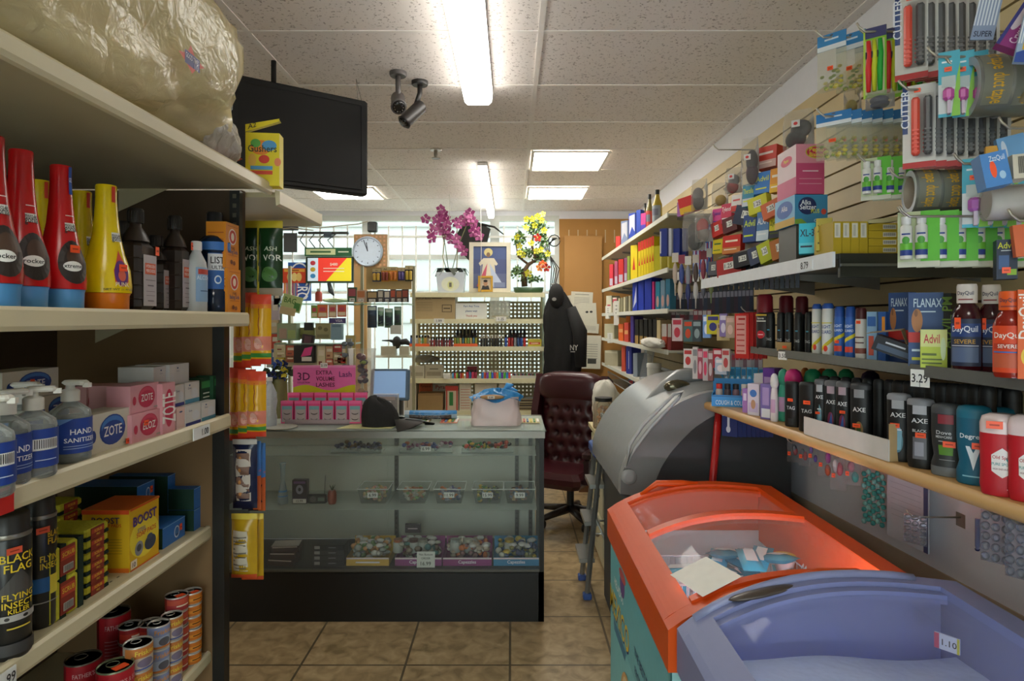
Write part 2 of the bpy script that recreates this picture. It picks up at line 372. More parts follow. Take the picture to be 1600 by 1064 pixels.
strip(-.225, 4.85, 6.9, .07, .10, 'narrow fluorescent strip light near the far window', 5)
# smoke head and cameras
t = thing('sprinkler_head', 'small chrome fire sprinkler head in the ceiling', 'sprinkler', P(681, 234, 4.5)[:2]+(CZ,))
a = MB(); a.lathe([(.04, -.008), (.045, 0)], M('#cfcac0', .3, .7)); a.obj('escutcheon', t)
a = MB(); a.lathe([(.008, -.06), (.014, -.04), (.012, -.008)], M('#8f8a80', .3, .8)); a.lathe([(.03, -.066), (.03, -.062)], M('#8f8a80', .3, .8), 12); a.obj('nozzle', t)
def seccam(px, py, Y, dirv, label, body):
    x = PX(px, Y); t = thing('security_camera', label, 'camera', (x, Y, CZ))
    g = M(body, .4); a = MB(); a.lathe([(.038, -.02), (.042, -.012), (.042, 0)], g); a.obj('mount_plate', t)
    c = Vector(dirv)*.05+Vector((0, 0, -.13)); a = MB(); a.tube([(0, 0, -.015), (0, 0, -.06), tuple(c)], .013, g, 8); a.obj('arm', t)
    d = Vector(dirv).normalized(); q = Matrix.Translation(c) @ d.to_track_quat('Z', 'Y').to_matrix().to_4x4()
    a = MB(); a.T = q; a.lathe([(.028, -.07), (.034, -.06), (.034, .06), (.038, .07), (.034, .072)], g, 16); a.obj('housing', t)
    a = MB(); a.T = q; a.lathe([(.03, .072), (.028, .078), (.012, .0785)], M('#181818', .15), 16)
    for k in range(10): a.ball((.021*math.cos(k*.628), .021*math.sin(k*.628), .079), .003, '#5c5550', 6, 4)
    a.obj('lens', t)
seccam(622, 113, 3.10, (.16, -.75, -.55), 'grey bullet security camera on the ceiling, closer to the hanging screen', '#55504f')
seccam(656, 127, 3.22, (-.62, -.35, -.75), 'black bullet security camera tilted down, closer to the strip light', '#2c2928')
# hanging black flat screen
A = Vector((-1.24, 2.82, 2.50)); B = Vector((-.718, 3.19, 2.52)); dv = (B-A); L = dv.length; yaw = math.atan2(dv.y, dv.x)
t = thing('hanging_screen', 'large black flat screen hanging from the ceiling at an angle', 'screen', (A.x, A.y, 2.27), 0)
t.rotation_euler = (0, 0, yaw)
bk = M('#0b0b0b', .7, var=.1); a = MB(); a.box(0, L, .0, .06, 0, .47, bk, .008); a.obj('frame', t)
a = MB(); a.grid(lambda u, v: (.03+u*(L-.06), -.003, .03+v*.41), 1, 1, M('#070707', .75)); a.box(.03, L-.03, -.006, 0, .025, .03, bk); a.box(.03, L-.03, -.006, 0, .44, .445, bk); a.box(L-.036, L-.03, -.006, 0, .03, .44, bk); a.obj('display_panel', t)
a = MB(); a.tube([(L-.04, .03, .47), (L-.05, .03, .58)], .0015, '#8c8478', 5); a.tube([(L-.02, .03, .47), (L-.05, .03, .58)], .0015, '#8c8478', 5); a.obj('hanging_wire', t)
a = MB(); a.tube([(L*.3, .03, .47), (L*.3, .03, .58)], .012, bk, 8); a.obj('ceiling_mount', t)
# ================================================================ LEFT GONDOLA
cream = M('#d2c8a6', .35, var=.08, scale=8); creamd = M('#b9ae8c', .4, var=.1, scale=8); blackm = M('#15130f', .4)
GY0, GY1 = -.3, 1.9
SH = [(-.7125, 2.06, .038), (-.781, 1.672, .04), (-.836, 1.372, .042), (-.893, 1.040, .04), (-.893, .668, .036), (-.90, .22, .05)]
g = thing('gondola_shelf', 'tall cream metal store shelving along the aisle, packed with household goods', 'shelving', (-1.35, .8, 0))
def gl(mb, name): return mb.obj(name, g, (1.35, -.8, 0))
a = MB(); a.box(-1.37, -1.35, GY0, GY1, .05, 2.05, M('#4d3d2a', .8)); gl(a, 'back_panel')
a = MB(); a.box(-1.35, -.885, GY1, GY1+.02, .05, 1.65, M('#7a5e3c', .75, var=.12, scale=5)); gl(a, 'end_panel')
a = MB(); a.box(-.885, -.85, GY1-.01, GY1+.025, .0, 1.655, blackm); gl(a, 'upright')
a = MB(); a.box(-1.35, -.80, GY1, GY1+.02, 1.66, 2.035, M('#4a3826', .8)); gl(a, 'end_panel')
a = MB(); a.box(-.83, -.80, GY1-.02, GY1, 1.68, 2.03, blackm); a.box(-1.35, -1.31, GY1-.03, GY1, 1.68, 2.04, blackm)
for k in range(12): a.box(-.82, -.81, GY1-.022, GY1-.02, 1.7+k*.028, 1.712+k*.028, '#55503f')
gl(a, 'upright')
for x, z, lip in SH:
    s = MB(); s.box(-1.35, x-.012, GY0, GY1-.002, z-.022, z-.004, creamd)
    # perforations
    if 1.1 > z > .5:
        for i in range(60):
            for j in range(5): s.add([(x-.05-j*.035, GY1-.04-i*.028+(j % 2)*.012, z-.0038), (x-.046-j*.035, GY1-.04-i*.028+(j % 2)*.012, z-.0038), (x-.046-j*.035, GY1-.03-i*.028+(j % 2)*.012, z-.0038), (x-.05-j*.035, GY1-.03-i*.028+(j % 2)*.012, z-.0038)], [(0, 1, 2, 3)], '#3a3428')
    so = gl(s, 'shelf')
    r = MB(); r.prism([(x-.014, z-.02), (x-.012, z), (x-.006, z), (x-.001, z-.006), (x, z-lip+.008), (x-.004, z-lip), (x-.016, z-lip)], GY0, GY1+.004, cream, 'y'); o = r.obj('price_rail', so)
    b = MB()
    for y in (.9, GY1-.01): b.add([(x-.03, y, z-.022), (x-.3, y, z-.022), (x-.45, y, z-.09), (x-.45, y, z-.022)], [(0, 1, 2, 3)], creamd)
    b.obj('bracket', so)
# end shelf on the gondola's end
t = thing('end_shelf', 'short cream shelf sticking out from the end of the tall shelving', 'shelf', (-.8, GY1+.03, 2.03))
a = MB(); a.box(-.33, .085, 0, .42, -.01, .005, creamd); a.obj('shelf_board', t)
a = MB(); a.prism([(.085, .012), (.10, .008), (.10, -.03), (.088, -.035)], 0, .42, cream, 'y'); a.box(-.33, .10, .42, .43, -.035, .01, cream); a.obj('price_rail', t)
# price tags on the rails
def railtag(x, y, z, s, label, w=.07):
    mb = MB(); mb.box(-w/2, w/2, -.002, 0, -.016, .016, M('#e9ebe8', .3)); mb.flat(-w/2, -.016, w, .032, -.002, [('t', s, .7, .5, .55, '#1c1c1c', .5)])
    tag(mb.obj('price_tag', None, (x+.004, y, z), R90), label, 'price tag')
railtag(-.836, YX(312, -.836), 1.350, '1.00', 'clear plastic price tag reading 1.00 on the rail below the bar soap', .09)
railtag(-.893, YX(3, -.893), 1.018, '.99', 'price tag ending in 99 on the rail below the insect sprays', .05)
def LY(px, X): return X*1000/(px-800)
def lbox(x0, x1, yt, z, X, d, col, label, art=(), cat='box', name='carton', group=None, zt=None, yb=None, **k):
    Y = LY((x0+x1)/2, X); loc, w, h = rect(x0, yt, x1, yt+10, Y, R90, zb=z)
    if z is None: z = PZ(yb, Y); h = PZ(yt, Y)-z
    if zt: h = zt-z
    return carton(name, label, cat, (X, Y, z), w*.97, d, h, col, art, R90, group, **k)
# ---- shelf 2 : hair gel squeeze bottles
z2 = SH[1][1]-.004
def gel(px, X, hgt, r, body, base, label, tz, arts, st=None, topband=None):
    Y = LY(px, X)
    pr = [(.8*r, 0), (.82*r, hgt*.13), (r, hgt*.145), (1.02*r, hgt*.2), (r*.95, hgt*.33), (.74*r, hgt*.45), (.56*r, hgt*.6), (.47*r, hgt*.75), (.42*r, hgt*.9), (.43*r, hgt*.99), (.40*r, hgt)]
    o = thing('gel_bottle', label, 'bottle', (X, Y, z2), R90-.35)
    b = MB(); b.lathe(pr[2:], M(body, .22), 28); b.obj('bottle_body', o)
    c = MB(); c.lathe([(.82*r, 0), (.9*r, .004), (.92*r, hgt*.125), (.96*r, hgt*.143)], M(base, .3), 28); c.obj('flip_cap', o)
    F = lambda u, v, e: ((prof_r(pr, v*hgt)+e)*math.sin((u-.5)*2.6), -(prof_r(pr, v*hgt)+e)*math.cos((u-.5)*2.6), v*hgt)
    l = MB(); l.art(F, r*2.6*.7, hgt, arts, True, .001); l.obj('label', o)
    if st: sticker(o, 0, st*hgt, -(prof_r(pr, st*hgt)+.004), .018, .014)
redA = lambda nm: [('e', .5, .33, .28, .15, '#2a211c'), ('e', .52, .36, .16, .08, '#4b3426'), ('e', .46, .3, .16, .035, '#f0efe8'), ('t', nm, .46, .3, .028, '#161616', .3), ('r', .36, .545, .66, .6, '#e9e6df'), ('t', 'moco de', .5, .585, .03, '#23211f', .28), ('t', 'gorila', .5, .555, .045, '#23211f', .3), ('t', 'HOLD GEL', .5, .65, .014, '#f2d6d0', .3)]
yelA = [('p', [(.5, .48), (.36, .32), (.38, .22), (.5, .19), (.62, .22), (.64, .32)], '#c8402a'), ('e', .5, .3, .13, .1, '#5a2a78'), ('e', .5, .28, .07, .045, '#d2604a'), ('t', 'PUNK', .5, .21, .035, '#f2e2b0', .24), ('r', .38, .55, .66, .62, '#efece0'), ('t', 'moco de', .52, .60, .03, '#23211f', .26), ('t', 'gorila', .52, .57, .045, '#23211f', .28), ('r', .42, .86, .56, .985, '#d03a22'), ('t', 'NET WT 11.99 OZ', .46, .17, .016, '#3a3620', .5)]
gel(33, -.85, .275, .042, '#c81218', '#5b9fd6', 'red tapered gel bottle with blue base marked rocker, at the front of the row', 0, redA('rocker'))
gel(95, -.85, .272, .041, '#c81218', '#5b9fd6', 'red tapered gel bottle with dark round picture and blue bottle neck band', 0, redA('xtreme')+[('r', .52, .8, .66, .99, '#2450a8'), ('t', 'GEL', .59, .9, .03, '#e8eef5', .12)], st=.42)
gel(-14, -.83, .275, .042, '#b01216', '#4f93c8', 'red tapered gel bottle cut by the picture edge', 0, redA('rocker'))
gel(166, -.845, .262, .046, '#e8c90c', '#e07a10', 'bright yellow tapered gel bottle with purple cartoon label and orange base', 0, yelA, st=.34)
gel(128, -.925, .258, .043, '#d8bc10', '#d06c10', 'yellow gel bottle standing behind the second red bottle', 0, yelA)
gel(62, -.95, .262, .043, '#cdb010', '#c86810', 'yellow gel bottle tucked between the two red bottles', 0, yelA)
# brown peroxide bottles
def perox(px, X, hgt, w, label, st=None):
    Y = LY(px, X); o = thing('peroxide_bottle', label, 'bottle', (X, Y, z2), R90)
    br = M('#2c211b', .35); b = MB(); b.box(-w/2, w/2, -.028, .028, 0, hgt*.68, br, .012)
    for k in range(4): b.box(-w/2-.0008, w/2+.0008, -.029, .029, hgt*(.12+.13*k), hgt*(.13+.13*k), '#3a2c24', .012)
    b.lathe([(.035, hgt*.68), (.028, hgt*.75), (.015, hgt*.82), (.014, hgt*.86)], br, 16, sx=w/.075, sy=.8); b.obj('bottle_body', o)
    c = MB(); c.lathe([(.0165, hgt*.86), (.0165, hgt*.985), (.014, hgt)], M('#1a1614', .4), 16)
    for k in range(16): c.tube([(.0168*math.cos(k*.3927), .0168*math.sin(k*.3927), hgt*.87), (.0168*math.cos(k*.3927), .0168*math.sin(k*.3927), hgt*.97)], .001, '#2a2522', 4)
    c.obj('cap', o)
    l = MB(); l.box(-w*.3, w*.42, -.031, -.0295, hgt*.06, hgt*.55, '#b7aeb0'); l.flat(-w*.3, hgt*.06, w*.72, hgt*.49, -.031, [('r', .08, .62, .92, .84, '#d8603a'), ('t', 'HYDROGEN', .5, .78, .06, '#f3e6dd', .7), ('t', 'PEROXIDE', .5, .69, .06, '#f3e6dd', .7), ('r', .1, .5, .9, .515, '#7a6f70'), ('t', 'First Aid', .5, .4, .05, '#5b5254', .6), ('r', .15, .28, .85, .29, '#7a6f70'), ('r', .15, .2, .85, .21, '#7a6f70'), ('t', '16 FL OZ', .5, .1, .04, '#5b5254', .6)])
    l.obj('label', o)
    if st: sticker(o, w*.4, st*hgt, -.032, .015, .02)
perox(212, -.855, .235, .07, 'dark brown peroxide bottle beside the yellow gel bottle', .6)
perox(243, -.90, .195, .055, 'shorter dark brown peroxide bottle, middle of three')
perox(273, -.87, .25, .06, 'tallest dark brown peroxide bottle beside the cloudy white bottle', .7)
perox(190, -1.0, .235, .07, 'dark brown peroxide bottle set back behind the yellow gel bottle')
# cloudy alcohol bottle
Y = LY(307, -.835); o = bottle('alcohol_bottle', 'cloudy white plastic alcohol bottle with white screw cap', 'bottle', (-.835, Y, z2), [(.03, 0), (.033, .005), (.033, .115), (.03, .135), (.018, .155), (.014, .162), (.014, .168)], M('#b9bdbd', .35), [(.0165, .166), (.0165, .188), (.014, .19)], M('#dcdcd8', .4), (.03, .12, 120, '#8fb0d0', [('t', 'ALCOHOL', .5, .7, .12, '#d8e4ee'), ('r', .1, .8, .9, .95, '#c0483c'), ('r', .2, .3, .8, .33, '#41628a')]), R90, sx=1, sy=.75)
# mouthwash
Y = LY(335, -.84)
def mw(o): pass
bottle('mouthwash_bottle', 'dark blue mouthwash bottle with white LISTERINE label and black cap', 'bottle', (-.84, Y, z2), [(.038, 0), (.042, .004), (.042, .06), (.039, .065), (.039, .17), (.043, .175), (.043, .20), (.03, .215), (.02, .22)], M('#10233c', .12), [(.021, .218), (.021, .28), (.018, .285)], M('#1a1c20', .3), (.068, .168, 150, '#2f66b0', [('r', 0, .52, 1, .98, '#e8eaec'), ('t', 'LISTERINE', .5, .8, .19, '#15181d', .86), ('t', 'ULTRACLEAN', .5, .6, .1, '#39424e', .8), ('e', .25, .26, .09, .12, '#d8e8f4'), ('e', .25, .26, .06, .08, '#2f66b0'), ('r', .42, .32, .85, .34, '#d8e8f4'), ('r', .42, .22, .85, .24, '#d8e8f4'), ('r', .42, .12, .85, .14, '#d8e8f4')]), R90-.25, extra=lambda o: (lambda m: m.obj('neck_band', o))(MB().lathe([(.0435, .176), (.0435, .199)], '#3e78c4', 20).add([], [], '#3e78c4')))
# baking soda
bsa = [('e', .5, .70, .3, .18, '#e9d9c9'), ('e', .5, .70, .25, .15, '#cc3b22'), ('e', .5, .70, .12, .09, '#f0dcc6'), ('t', 'PURE', .5, .45, .06, '#7a2c10', .5), ('t', 'Baking Soda', .5, .36, .09, '#22407a', .75), ('r', .15, .28, .85, .29, '#b3541c'), ('e', .4, .14, .1, .05, '#7a3c18'), ('e', .6, .12, .1, .05, '#8a4a20'), ('r', .1, .92, .9, .93, '#b3541c')]
bss = [('t', 'BAKING SODA', .5, .6, .07, '#a04a18', .8), ('r', .1, .3, .9, .32, '#b3541c'), ('r', .1, .42, .9, .43, '#b3541c'), ('r', .1, .75, .9, .77, '#b3541c')]
Yb = LY(366, -.795)
carton('baking_soda_box', 'orange baking soda box standing on the shelf below its twin', 'box', (-.795, Yb, z2), .085, .055, .128, '#e08a14', bsa, R90, sart=bss)
carton('baking_soda_box', 'orange baking soda box stacked on top of its twin', 'box', (-.798, Yb-.005, z2+.129), .085, .055, .128, '#e08a14', bsa, R90, sart=bss)
# ---- shelf 3
z3 = SH[2][1]-.004
def sanit(px, X, back, label, pumpyaw):
    Y = LY(px, X); o = thing('sanitizer_bottle', label, 'bottle', (X, Y, z3), R90-.4)
    pr = [(.033, 0), (.036, .004), (.036, .092), (.034, .102), (.018, .115), (.012, .119), (.012, .124)]
    b = MB(); b.lathe(pr, CL('#dfe4e0', .22, .06, 1.3), 24); b.obj('bottle_body', o)
    q = MB(); q.lathe([(.031, .003), (.034, .006), (.034, .088), (.03, .09)], CL('#ccd4d6', .18, .1, .2), 20); q.obj('gel_filling', o)
    c = MB(); c.lathe([(.0165, .12), (.0165, .14), (.014, .143), (.008, .145), (.008, .152)], M('#d6d2c6', .4), 18)
    c.obj('pump_collar', o)
    n = MB(); n.T = Matrix.Rotation(pumpyaw, 4, 'Z'); n.box(-.012, .012, -.035, .012, .152, .162, M('#dedacf', .4), .004); n.box(-.005, .005, -.042, -.03, .148, .157, M('#dedacf', .4)); n.obj('pump_head', o)
    F = lambda u, v, e: ((prof_r(pr, .02+v*.068)+.001+e)*math.sin((u-.5)*2.9), -(prof_r(pr, .02+v*.068)+.001+e)*math.cos((u-.5)*2.9), .02+v*.068)
    l = MB(); its = [('r', 0, 0, 1, 1, '#1c3f92')]
    if back: its += [('r', .3, .45, .72, .75, '#e6e6e4')]+[('r', .33+.03*k, .5, .343+.03*k, .73, '#222') for k in range(12)]+[('t', '2 FL OZ', .5, .2, .05, '#c8d4ea', .4)]
    else: its += [('t', 'HAND', .5, .62, .16, '#f0f2f5', .4), ('t', 'SANITIZER', .5, .38, .13, '#f0f2f5', .6), ('p', [(0, 1), (0, .72), (.35, 1)], '#6a93cf'), ('r', .2, .2, .8, .22, '#9db4da'), ('r', .2, .13, .8, .15, '#9db4da')]
    l.art(F, .1, .068, its, True); l.obj('label', o)
sanit(110, -.885, False, 'clear pump bottle of hand sanitizer with blue label, beside the white soap box', .3)
sanit(52, -.865, True, 'clear sanitizer pump bottle with a white barcode on its blue label', .9)
sanit(8, -.872, False, 'clear sanitizer pump bottle with HAND SANITIZER lettering cut by the picture edge', 1.6)
sanit(30, -.955, False, 'clear sanitizer pump bottle in the second row behind the barcode one', .6)
sanit(-20, -.84, True, 'clear sanitizer pump bottle outside the corner of the shelf', .6)
# toothpaste in a red and white card hanging over the rail
lbox(-14, 23, 706, z3-.035, -.828, .012, '#d22018', 'red and white toothpaste carton at the picture edge below the sanitizers', [('r', 0, .55, 1, 1, '#e8e6e2'), ('t', 'Colgate', .5, .72, .16, '#c8201a', .9), ('r', 0, .4, 1, .55, '#3f8a52')], zt=1.445, name='toothpaste_carton')
soapw, soapp = '#cdc6b4', '#d99aa0'
def soapart(c1, c2, tx='ZOTE'): return [('e', .56, .52, .30, .40, c1), ('e', .56, .60, .26, .28, c2), ('e', .56, .46, .26, .30, c1), ('t', tx, .56, .5, .26, '#ece8e2', .42), ('e', .12, .45, .06, .16, c1), ('r', .8, .06, .97, .12, '#a9a396')]
bl = soapart('#1d3d88', '#3d77bd'); pk = soapart('#c02c4c', '#d0465f')
# bars of soap, each an own wrapped block
lbox(137, 207, 643, z3, -.875, .062, soapw, 'white soap block with blue oval, lowest on the shelf beside the sanitizers', bl, 'soap', 'soap_bar', b=.006, st=(.9, .1))
lbox(57, 127, 590, z3+.055, -1.02, .06, soapw, 'white soap block with blue oval behind the clear pump bottles', bl, 'soap', 'soap_bar', zt=z3+.115)
lbox(57, 127, 650, z3, -1.02, .06, soapw, 'white soap block on the shelf board hidden low behind the pump bottles', bl, 'soap', 'soap_bar', zt=z3+.054)
lbox(5, 95, 541, z3+.116, -1.03, .075, soapw, 'white soap block with blue oval topmost of the stack behind the pump bottles', bl, 'soap', 'soap_bar', yb=590, st=(.48, .5, .012, .02), zt=z3+.175)
lbox(206, 254, 634, z3, -.865, .055, soapp, 'pink soap block with upside down oval, bottom of the front pink stack', soapart('#c02c4c', '#d0465f', 'ELOZ'), 'soap', 'soap_bar', st=(.42, .62), zt=z3+.065)
lbox(204, 249, 585, z3+.066, -.872, .055, soapp, 'pink soap block with red oval, top of the front pink stack', pk, 'soap', 'soap_bar', zt=z3+.13)
lbox(254, 274, 592, z3, -.858, .06, soapp, 'pink soap block stood on end beside the white soap cartons', [('e', .5, .5, .34, .38, '#c02c4c'), ('t', 'ZOTE', .5, .5, .5, '#ece8e2', .6, 90)], 'soap', 'soap_bar', zt=z3+.125)
for i, (a0, a1, X, zz, lab) in enumerate([(172, 204, -.93, 0, 'pink soap block in the second row, low behind the white one'), (172, 204, -.93, .066, 'pink soap block in the second row beside the top pink one'), (135, 170, -.98, 0, 'pink soap block in the third row, low beside the white ones'), (135, 170, -.98, .066, 'paler pink soap block in the third row, upper one')]):
    lbox(a0, a1, 585, z3+zz, X, .05, '#cf9a98', lab, soapart('#b8324c', '#c8566a'), 'soap', 'soap_bar', zt=z3+zz+.063)
dv_ = [('r', 0, 0, 1, .2, '#3c7f96'), ('e', .65, .45, .25, .25, '#c8cacc'), ('t', 'Dove', .3, .72, .1, '#3b4a6a', .4), ('e', .3, .86, .05, .04, '#24406e')]
dv2 = [('r', 0, 0, 1, .16, '#2a2f7a'), ('e', .65, .45, .25, .25, '#c8cacc'), ('t', 'Dove', .3, .72, .1, '#3b4a6a', .4)]
for (a0, a1, zz, hh, X, ar, lab) in [(290, 314, 0, .055, -.86, dv2, 'white soap carton with indigo foot on the shelf board'), (315, 337, 0, .052, -.86, dv_, 'white soap carton with teal foot beside the green cartons'), (273, 288, .056, .055, -.875, dv2, 'white soap carton with indigo foot, second layer'), (289, 312, .056, .057, -.875, dv_, 'white soap carton with teal foot, second layer'), (240, 263, .113, .05, -.90, [('e', .5, .8, .05, .04, '#24406e'), ('t', 'Dove', .5, .65, .08, '#8a8f9a', .4)], 'plain white soap carton on top of the stack, darker one'), (265, 296, .113, .052, -.89, [('e', .4, .8, .04, .04, '#24406e'), ('t', 'Dove', .4, .65, .08, '#8a8f9a', .3)], 'plain white soap carton on top of the stack, wider one')]:
    lbox(a0, a1, 600, z3+zz, X, .09, '#c9c6c0', lab, ar, 'soap', 'soap_carton', zt=z3+zz+hh)
lbox(276, 289, 640, z3, -.862, .06, '#d6b6ac', 'narrow pale pink soap carton between pink blocks and white cartons', [('e', .5, .8, .2, .04, '#24406e')], 'soap', 'soap_carton', zt=z3+.054)
gr = [('r', .1, .75, .9, .92, '#3c8a4a'), ('t', 'IRISH', .5, .62, .07, '#c9d4c4', .7), ('t', 'SPRING', .5, .52, .07, '#c9d4c4', .7), ('e', .5, .3, .3, .15, '#35573a')]
lbox(313, 331, 578, z3, -.885, .05, '#123a22', 'dark green soap carton behind the white cartons', gr, 'soap', 'soap_carton', zt=z3+.115)
lbox(333, 351, 580, z3, -.875, .05, '#174a2a', 'dark green soap carton against the shelving post', gr, 'soap', 'soap_carton', zt=z3+.118)
# ---- shelf 4
z4 = SH[3][1]-.004
def can(name, label, X, Y, z, r, h, col, items, yaw=R90-.5, cat='can', lidc='#c4c0b8', group=None, st=False):
    o = thing(name, label, cat, (X, Y, z), yaw, group)
    m = M(lidc, .3, .45); b = MB(); b.lathe([(r*.95, 0), (r, .002), (r, .004)], m, 24); b.lathe([(r*.985, .004), (r*.985, h-.004)], col, 24, cap=False); b.lathe([(r, h-.004), (r, h), (r*.95, h), (r*.93, h-.004), (.001, h-.004)], m, 24); b.obj('can_body', o)
    F = lambda u, v, e: ((r*.985+e)*math.sin((u-.5)*3.), -(r*.985+e)*math.cos((u-.5)*3.), .004+v*(h-.008))
    l = MB(); l.art(F, r*3, h-.008, items, True); l.obj('label', o)
    l = MB(); l.tube([(.35*r*math.cos(k), .25*r+.35*r*math.sin(k), h-.001) for k in [i*.6283 for i in range(10)]], .0012, m, 5, closed=True); l.obj('pull_tab', o)
    if st: q = MB(); q.box(-.3*r, .5*r, -.6*r, -.1*r, h-.0035, h-.002, ORG); q.obj('price_sticker', o)
    return o
def spray(px, X, r, hgt, label, nm, st=None):
    Y = LY(px, X); o = thing('spray_can', label, 'spray can', (X, Y, z4), R90-.45)
    b = MB(); b.lathe([(r*.9, 0), (r, .005), (r, hgt*.82), (r*.96, hgt*.84), (r*.7, hgt*.88)], M('#20201f', .3), 28); b.obj('can_body', o)
    c = MB(); c.lathe([(r*.99, hgt*.835), (r*1.02, hgt*.85), (r*1.0, hgt*.865)], M('#8c867c', .3, .6), 28); c.obj('rim', o)
    c = MB(); c.lathe([(r*.93, hgt*.86), (r*.9, hgt*.98), (r*.8, hgt), (.001, hgt)], M('#2a2824', .4), 28, cap=False); c.obj('cap', o)
    F = lambda u, v, e: ((r+e)*math.sin((u-.5)*2.7), -(r+e)*math.cos((u-.5)*2.7), .01+v*(hgt*.8))
    l = MB(); l.art(F, r*2.7, hgt*.8, nm, True, .0008); l.obj('label', o)
    if st: sticker(o, -.01, hgt*.76, -r-.002, .025, .012, '#f06038')
bf = [('p', [(.1, .52), (.5, .74), (.9, .52), (.5, .44)], '#4a4744'), ('t', 'BLACK', .5, .83, .07, '#f0cf28', .62), ('t', 'FLAG', .5, .745, .07, '#f0cf28', .5), ('t', 'FLYING', .5, .50, .055, '#e2c428', .6), ('t', 'INSECT', .5, .43, .055, '#e2c428', .6), ('t', 'KILLER', .5, .375, .04, '#e2c428', .45), ('r', .12, .29, .88, .345, '#a9a6a0'), ('e', .3, .317, .04, .015, '#2b2926'), ('e', .6, .317, .05, .014, '#2b2926'), ('t', 'KILLS FAST', .5, .23, .03, '#c9b23a', .5), ('r', 0, 0, 1, .1, '#3a3938')]
bf2 = [('r', .1, .3, .55, .44, '#1f5f9a'), ('r', .55, .27, .78, .45, '#d8c63a'), ('t', 'FLYING', .6, .62, .06, '#e2c428', .5), ('t', 'INSECT', .6, .55, .06, '#e2c428', .5), ('t', 'BLACK', .7, .85, .06, '#e0b820', .4), ('t', 'FLAG', .7, .78, .06, '#e0b820', .4), ('r', .1, .2, .8, .21, '#9a9890')]
spray(14, -.925, .0345, .262, 'black insect spray can with BLACK FLAG lettering, at the picture edge', bf, 1)
spray(60, -.955, .031, .26, 'black insect spray can with a blue band, second from the picture edge', bf2, 1)
# scouring sponges, each its own
def sponge(x0, x1, zz, h, X, label, flip=False, d=.11):
    Y = LY((x0+x1)/2, X); loc, wd, _ = rect(x0, 0, x1, 10, Y, R90)
    o = thing('sponge', label, 'sponge', (X, Y, z4+zz), R90); wd *= .96
    a = MB(); g0, g1 = (h*.28, h) if not flip else (0, h*.72); a.box(-wd/2, wd/2, 0, d, g0, g1, M('#c2bd2e', .9, var=.12, scale=120, bump=.3), .004); a.obj('foam', o)
    a = MB(); a.box(-wd/2, wd/2, 0, d, 0 if not flip else g1, g0 if not flip else h, M('#10271a', .95, var=.3, scale=200)); a.obj('scouring_pad', o)
    a = MB(); a.box(-wd*.3, wd*.25, -.002, 0, h*.02, h*.98, '#8a2c1c'); a.flat(-wd*.3, h*.02, wd*.55, h*.96, -.002, [('r', 0, .5, 1, .85, '#b8432a'), ('t', 'SCRUB', .5, .68, .26, '#e6c63a', .85), ('t', 'PRO', .5, .3, .2, '#e6c63a', .5)]); a.obj('paper_band', o)
for k in range(6): sponge(134, 171, .0252*k, .0248, -.935, 'scouring sponge in the tall stack beside the BOOST box, layer %s from below' % ['first', 'second', 'third', 'fourth', 'fifth', 'topmost'][k])
for k in range(2): sponge(92, 130, .155+.0 if k else .128, .024, -1.06, ['yellow sponge lying low in the back row of sponges', 'yellow sponge topmost in the back row of sponges'][k])
for k in range(5): sponge(92, 130, .0252*k, .0248, -1.06, 'yellow sponge in the back row of sponges, layer %s from the shelf' % ['first', 'second', 'third', 'fourth', 'fifth'][k])
def vsponge(x0, x1, zz, hh, label):
    X = -.925; Y = LY((x0+x1)/2, X); _, wd, _ = rect(x0, 0, x1, 10, Y, R90); o = thing('sponge_pack', label, 'sponge', (X, Y, z4+zz), R90)
    n = 2
    for k in range(n):
        q0 = -wd/2+wd*k/n
        a = MB(); a.box(q0+.002, q0+wd/n*.68, 0, .075, 0, hh, M('#c2bd2e', .9, var=.12, scale=120, bump=.3), .004); a.obj('foam', o)
        a = MB(); a.box(q0+wd/n*.68, q0+wd/n-.001, 0, .075, 0, hh, M('#10271a', .95, var=.3, scale=200)); a.obj('scouring_pad', o)
    a = MB(); a.box(-wd*.18, wd*.22, -.002, 0, hh*.1, hh*.92, '#8a2c1c'); a.flat(-wd*.18, hh*.1, wd*.4, hh*.82, -.002, [('r', 0, .55, 1, .9, '#b8432a'), ('t', 'SCRUB', .5, .74, .16, '#e6c63a', .85), ('r', .15, .1, .85, .35, '#c9c5bb')]+[('r', .2+.06*i, .12, .23+.06*i, .33, '#222') for i in range(10)]); a.obj('paper_band', o)
vsponge(76, 132, 0, .080, 'pack of yellow sponges stood on edge, bottom one beside the insect spray')
vsponge(76, 132, .081, .070, 'pack of yellow and green sponges stood on edge, upper one beside the insect spray')
